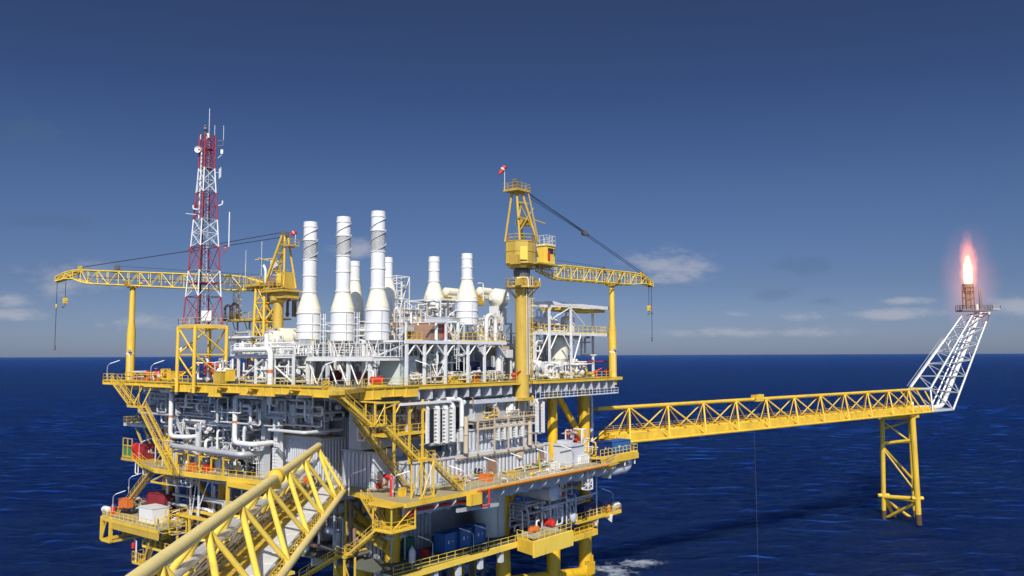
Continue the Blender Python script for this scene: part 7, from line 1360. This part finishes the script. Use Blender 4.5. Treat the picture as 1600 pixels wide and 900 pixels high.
part(MB().plate([gq(GL + .5, GH, ZB2 + .3), c[1] + Vector((0, 0, .3)), c[2] + Vector((0, 0, .3)), gq(GL + .5, -GH, ZB2 + .3)], .3), 'base_floor', GAL, fo)
TOP = Vector(at(1514, 480, d=266)); TZ = TOP.z
for off, dx, r_ in ((.8, 0, .62), (-.9, 1.6, .5), (.2, -3.2, .3), (-1.6, -4.4, .22)):
    a = c[1] + (c[2] - c[1]) * (.35 - off * .1) - GU * (4.2 - dx); a = Vector((a.x, a.y, ZB2 + 1)); e = S4[NB]; b = (e[0] + e[1] + e[2] + e[3]) / 4 + GU * (dx * .5) + GN * off * .5 - Vector((0, 0, 1))
    part(MB().pipe([gq(GL - 4, off * .5, ZB2 + 1.3), a, b, b + Vector((0, 0, 4.2))] if r_ > .4 else [a, b], r_, 14, 2.5), 'flare_pipe', WHR if r_ > .4 else SIL, fo)
for t_ in (.12, .3, .48, .66, .84):
    for off, dx in ((.8, 0), (-.9, 1.6)):
        a = c[1] + (c[2] - c[1]) * (.35 - off * .1) - GU * (4.2 - dx); a.z = ZB2 + 1; e = S4[NB]; b = (e[0] + e[1] + e[2] + e[3]) / 4 + GU * (dx * .5) + GN * off * .5; pp_ = a.lerp(b, t_); part(MB().ball(pp_, .78, 10), 'pipe_clamp', GAL, fo)
a, b = S4[0][3] - GU * .2, S4[4][3] - GU * .3; m = MB()
for o_ in (-.4, .4): m.tube(a + GN * o_, b + GN * o_, .12, 6).tube(a + GN * o_ + Vector((-.4, 0, .7)), b + GN * o_ + Vector((-.4, 0, .7)), .07, 5)
part(m, 'stair_ladder', GAL, fo); part(MB().pipe([S4[3][0] - GU * 1.6, S4[3][0] - GU * 2.4 + Vector((0, 0, 2)), S4[3][0] - GU * .4 + Vector((0, 0, 3.4))], .25, 8), 'bent_pipe', GAL, fo)
ct = Vector(at(1522, 486, d=266)); fp = MB().box(ct, (9.6, 4.2, .35), math.atan2(GU.y, GU.x) * .0)
fp.rail([ct + Vector(v) for v in ((-4.8, -2.1, .2), (4.8, -2.1, .2), (4.8, 2.1, .2), (-4.8, 2.1, .2), (-4.8, -2.1, .2))], 1.6, 1.4, .08); part(fp, 'tip_platform', DGR, fo)
part(MB().box(ct + Vector((6.2, 0, .5)), (3.0, 3.0, .3)).rail([ct + Vector(v) for v in ((4.8, -1.5, .6), (7.6, -1.5, .6), (7.6, 1.5, .6))], 1.2, 1, .07), 'side_platform', GRY, fo)
tx = TOP + Vector((0, 0, .5)); ft_ = part(MB().lathe((tx.x, tx.y, 0), [(.9, TZ), (.9, TZ + 4), (1.25, TZ + 4.4), (1.5, TZ + 6.2), (1.75, TZ + 6.3), (1.75, TZ + 7.4), (1.3, TZ + 7.4), (1.25, TZ + 6.4)], 18), 'flare_tip', BRN, fo)
m = MB()
for k in range(8): an = k * math.pi / 4; m.beam((tx.x + 1.75 * math.cos(an), tx.y + 1.75 * math.sin(an), TZ - .4), (tx.x + 1.75 * math.cos(an), tx.y + 1.75 * math.sin(an), TZ + 6.6), .22)
for z in (.6, 3, 5.2): m.sweep([(tx.x + 1.75 * math.cos(x * math.pi / 8), tx.y + 1.75 * math.sin(x * math.pi / 8), TZ + z) for x in range(17)], .13, 5)
part(m, 'windshield', BRN, ft_)
pz = Vector(at(1533, 482, d=266)); part(MB().tube(pz, pz + Vector((-.3, 0, 6)), .5, 10, .35), 'pilot_pole', DGR, fo)
# ---- the flame: burning gas, brightest at its heart
def flame_mat(name, col, strg, power, tail, ragged=1.0):
    m_ = bpy.data.materials.new(name); m_.use_nodes = True; t_ = m_.node_tree; nn = t_.nodes; nn.remove(nn['Principled BSDF']); out = nn['Material Output']
    tcn = nn.new('ShaderNodeTexCoord'); mpn = nn.new('ShaderNodeMapping'); mpn.inputs['Location'].default_value = (-1, -1, -1); mpn.inputs['Scale'].default_value = (2, 2, 2); t_.links.new(tcn.outputs['Generated'], mpn.inputs[0])
    tur = nn.new('ShaderNodeTexNoise'); tur.inputs['Scale'].default_value = 1.5; tur.inputs['Detail'].default_value = 3; mpt = nn.new('ShaderNodeMapping'); mpt.inputs['Scale'].default_value = (1, 1, 1.8); t_.links.new(mpn.outputs[0], mpt.inputs[0]); t_.links.new(mpt.outputs[0], tur.inputs[0])
    off = nn.new('ShaderNodeVectorMath'); off.operation = 'SUBTRACT'; t_.links.new(tur.outputs['Color'], off.inputs[0]); off.inputs[1].default_value = (.5, .5, .5)
    scl = nn.new('ShaderNodeVectorMath'); scl.operation = 'MULTIPLY'; t_.links.new(off.outputs[0], scl.inputs[0]); scl.inputs[1].default_value = (ragged, ragged, ragged * .5)
    adv = nn.new('ShaderNodeVectorMath'); adv.operation = 'ADD'; t_.links.new(mpn.outputs[0], adv.inputs[0]); t_.links.new(scl.outputs[0], adv.inputs[1])
    sp = nn.new('ShaderNodeSeparateXYZ'); t_.links.new(adv.outputs[0], sp.inputs[0])
    r2 = mth('ADD', mth('MULTIPLY', sp.outputs[0], sp.outputs[0], tree=t_), mth('MULTIPLY', sp.outputs[1], sp.outputs[1], tree=t_), tree=t_)
    zz_ = sp.outputs[2]; zs_ = mth('ADD', zz_, tail, tree=t_); full = mth('ADD', r2, mth('MULTIPLY', zs_, zs_, tree=t_), tree=t_)
    nz_ = nn.new('ShaderNodeTexNoise'); nz_.inputs['Scale'].default_value = 2.2; nz_.inputs['Detail'].default_value = 4; mpz = nn.new('ShaderNodeMapping'); mpz.inputs['Scale'].default_value = (1.6, 1.6, .6); t_.links.new(mpn.outputs[0], mpz.inputs[0]); t_.links.new(mpz.outputs[0], nz_.inputs[0])
    f_ = mth('SUBTRACT', 1.0, mth('SQRT', full, tree=t_), clamp=True, tree=t_); f_ = mth('MULTIPLY', mth('POWER', f_, power, tree=t_), mth('ADD', .45, mth('MULTIPLY', nz_.outputs['Fac'], 1.1, tree=t_), tree=t_), tree=t_)
    em = nn.new('ShaderNodeEmission'); em.inputs['Color'].default_value = (*col, 1); t_.links.new(mth('MULTIPLY', f_, strg, tree=t_), em.inputs['Strength']); t_.links.new(em.outputs[0], out.inputs['Volume']); return m_
flm = thing('flare_flame', 'bright orange and pink gas flame burning above the flare tip', 'flame')
fz = TZ + 6.6
part(MB().lathe((tx.x + .2, tx.y, fz), [(.6, 0), (1.2, 1.2), (1.5, 3), (1.4, 6), (1.0, 9.5), (.05, 13)], 18), 'flame_core', flame_mat('flame_core', (1.0, .66, .2), 8.0, 1.3, .35, 1.1), flm)
part(MB().lathe((tx.x + .5, tx.y, fz), [(1.0, -1.5), (2.4, 1), (3.2, 5), (3.0, 10), (2.0, 18), (.2, 26)], 20), 'flame_sheath', flame_mat('flame_sheath', (1.0, .25, .10), 0.85, 1.9, .45, 1.3), flm)
part(MB().ball((tx.x + .5, tx.y, fz + 7), 11, 24, 2.1), 'glare_halo', flame_mat('glare_halo', (1.0, .32, .18), .055, 2.1, .25, .5), flm)  # soft glare round the flame, imitated by a faintly glowing ball
pl_ = bpy.data.lights.new('flame_light', 'POINT'); pl_.energy = 9000; pl_.color = (1, .45, .2); pl_.shadow_soft_size = 1.5; plo = bpy.data.objects.new('flame_light', pl_); COL.objects.link(plo); plo.location = (tx.x + .3, tx.y, fz + 3)
finalize()
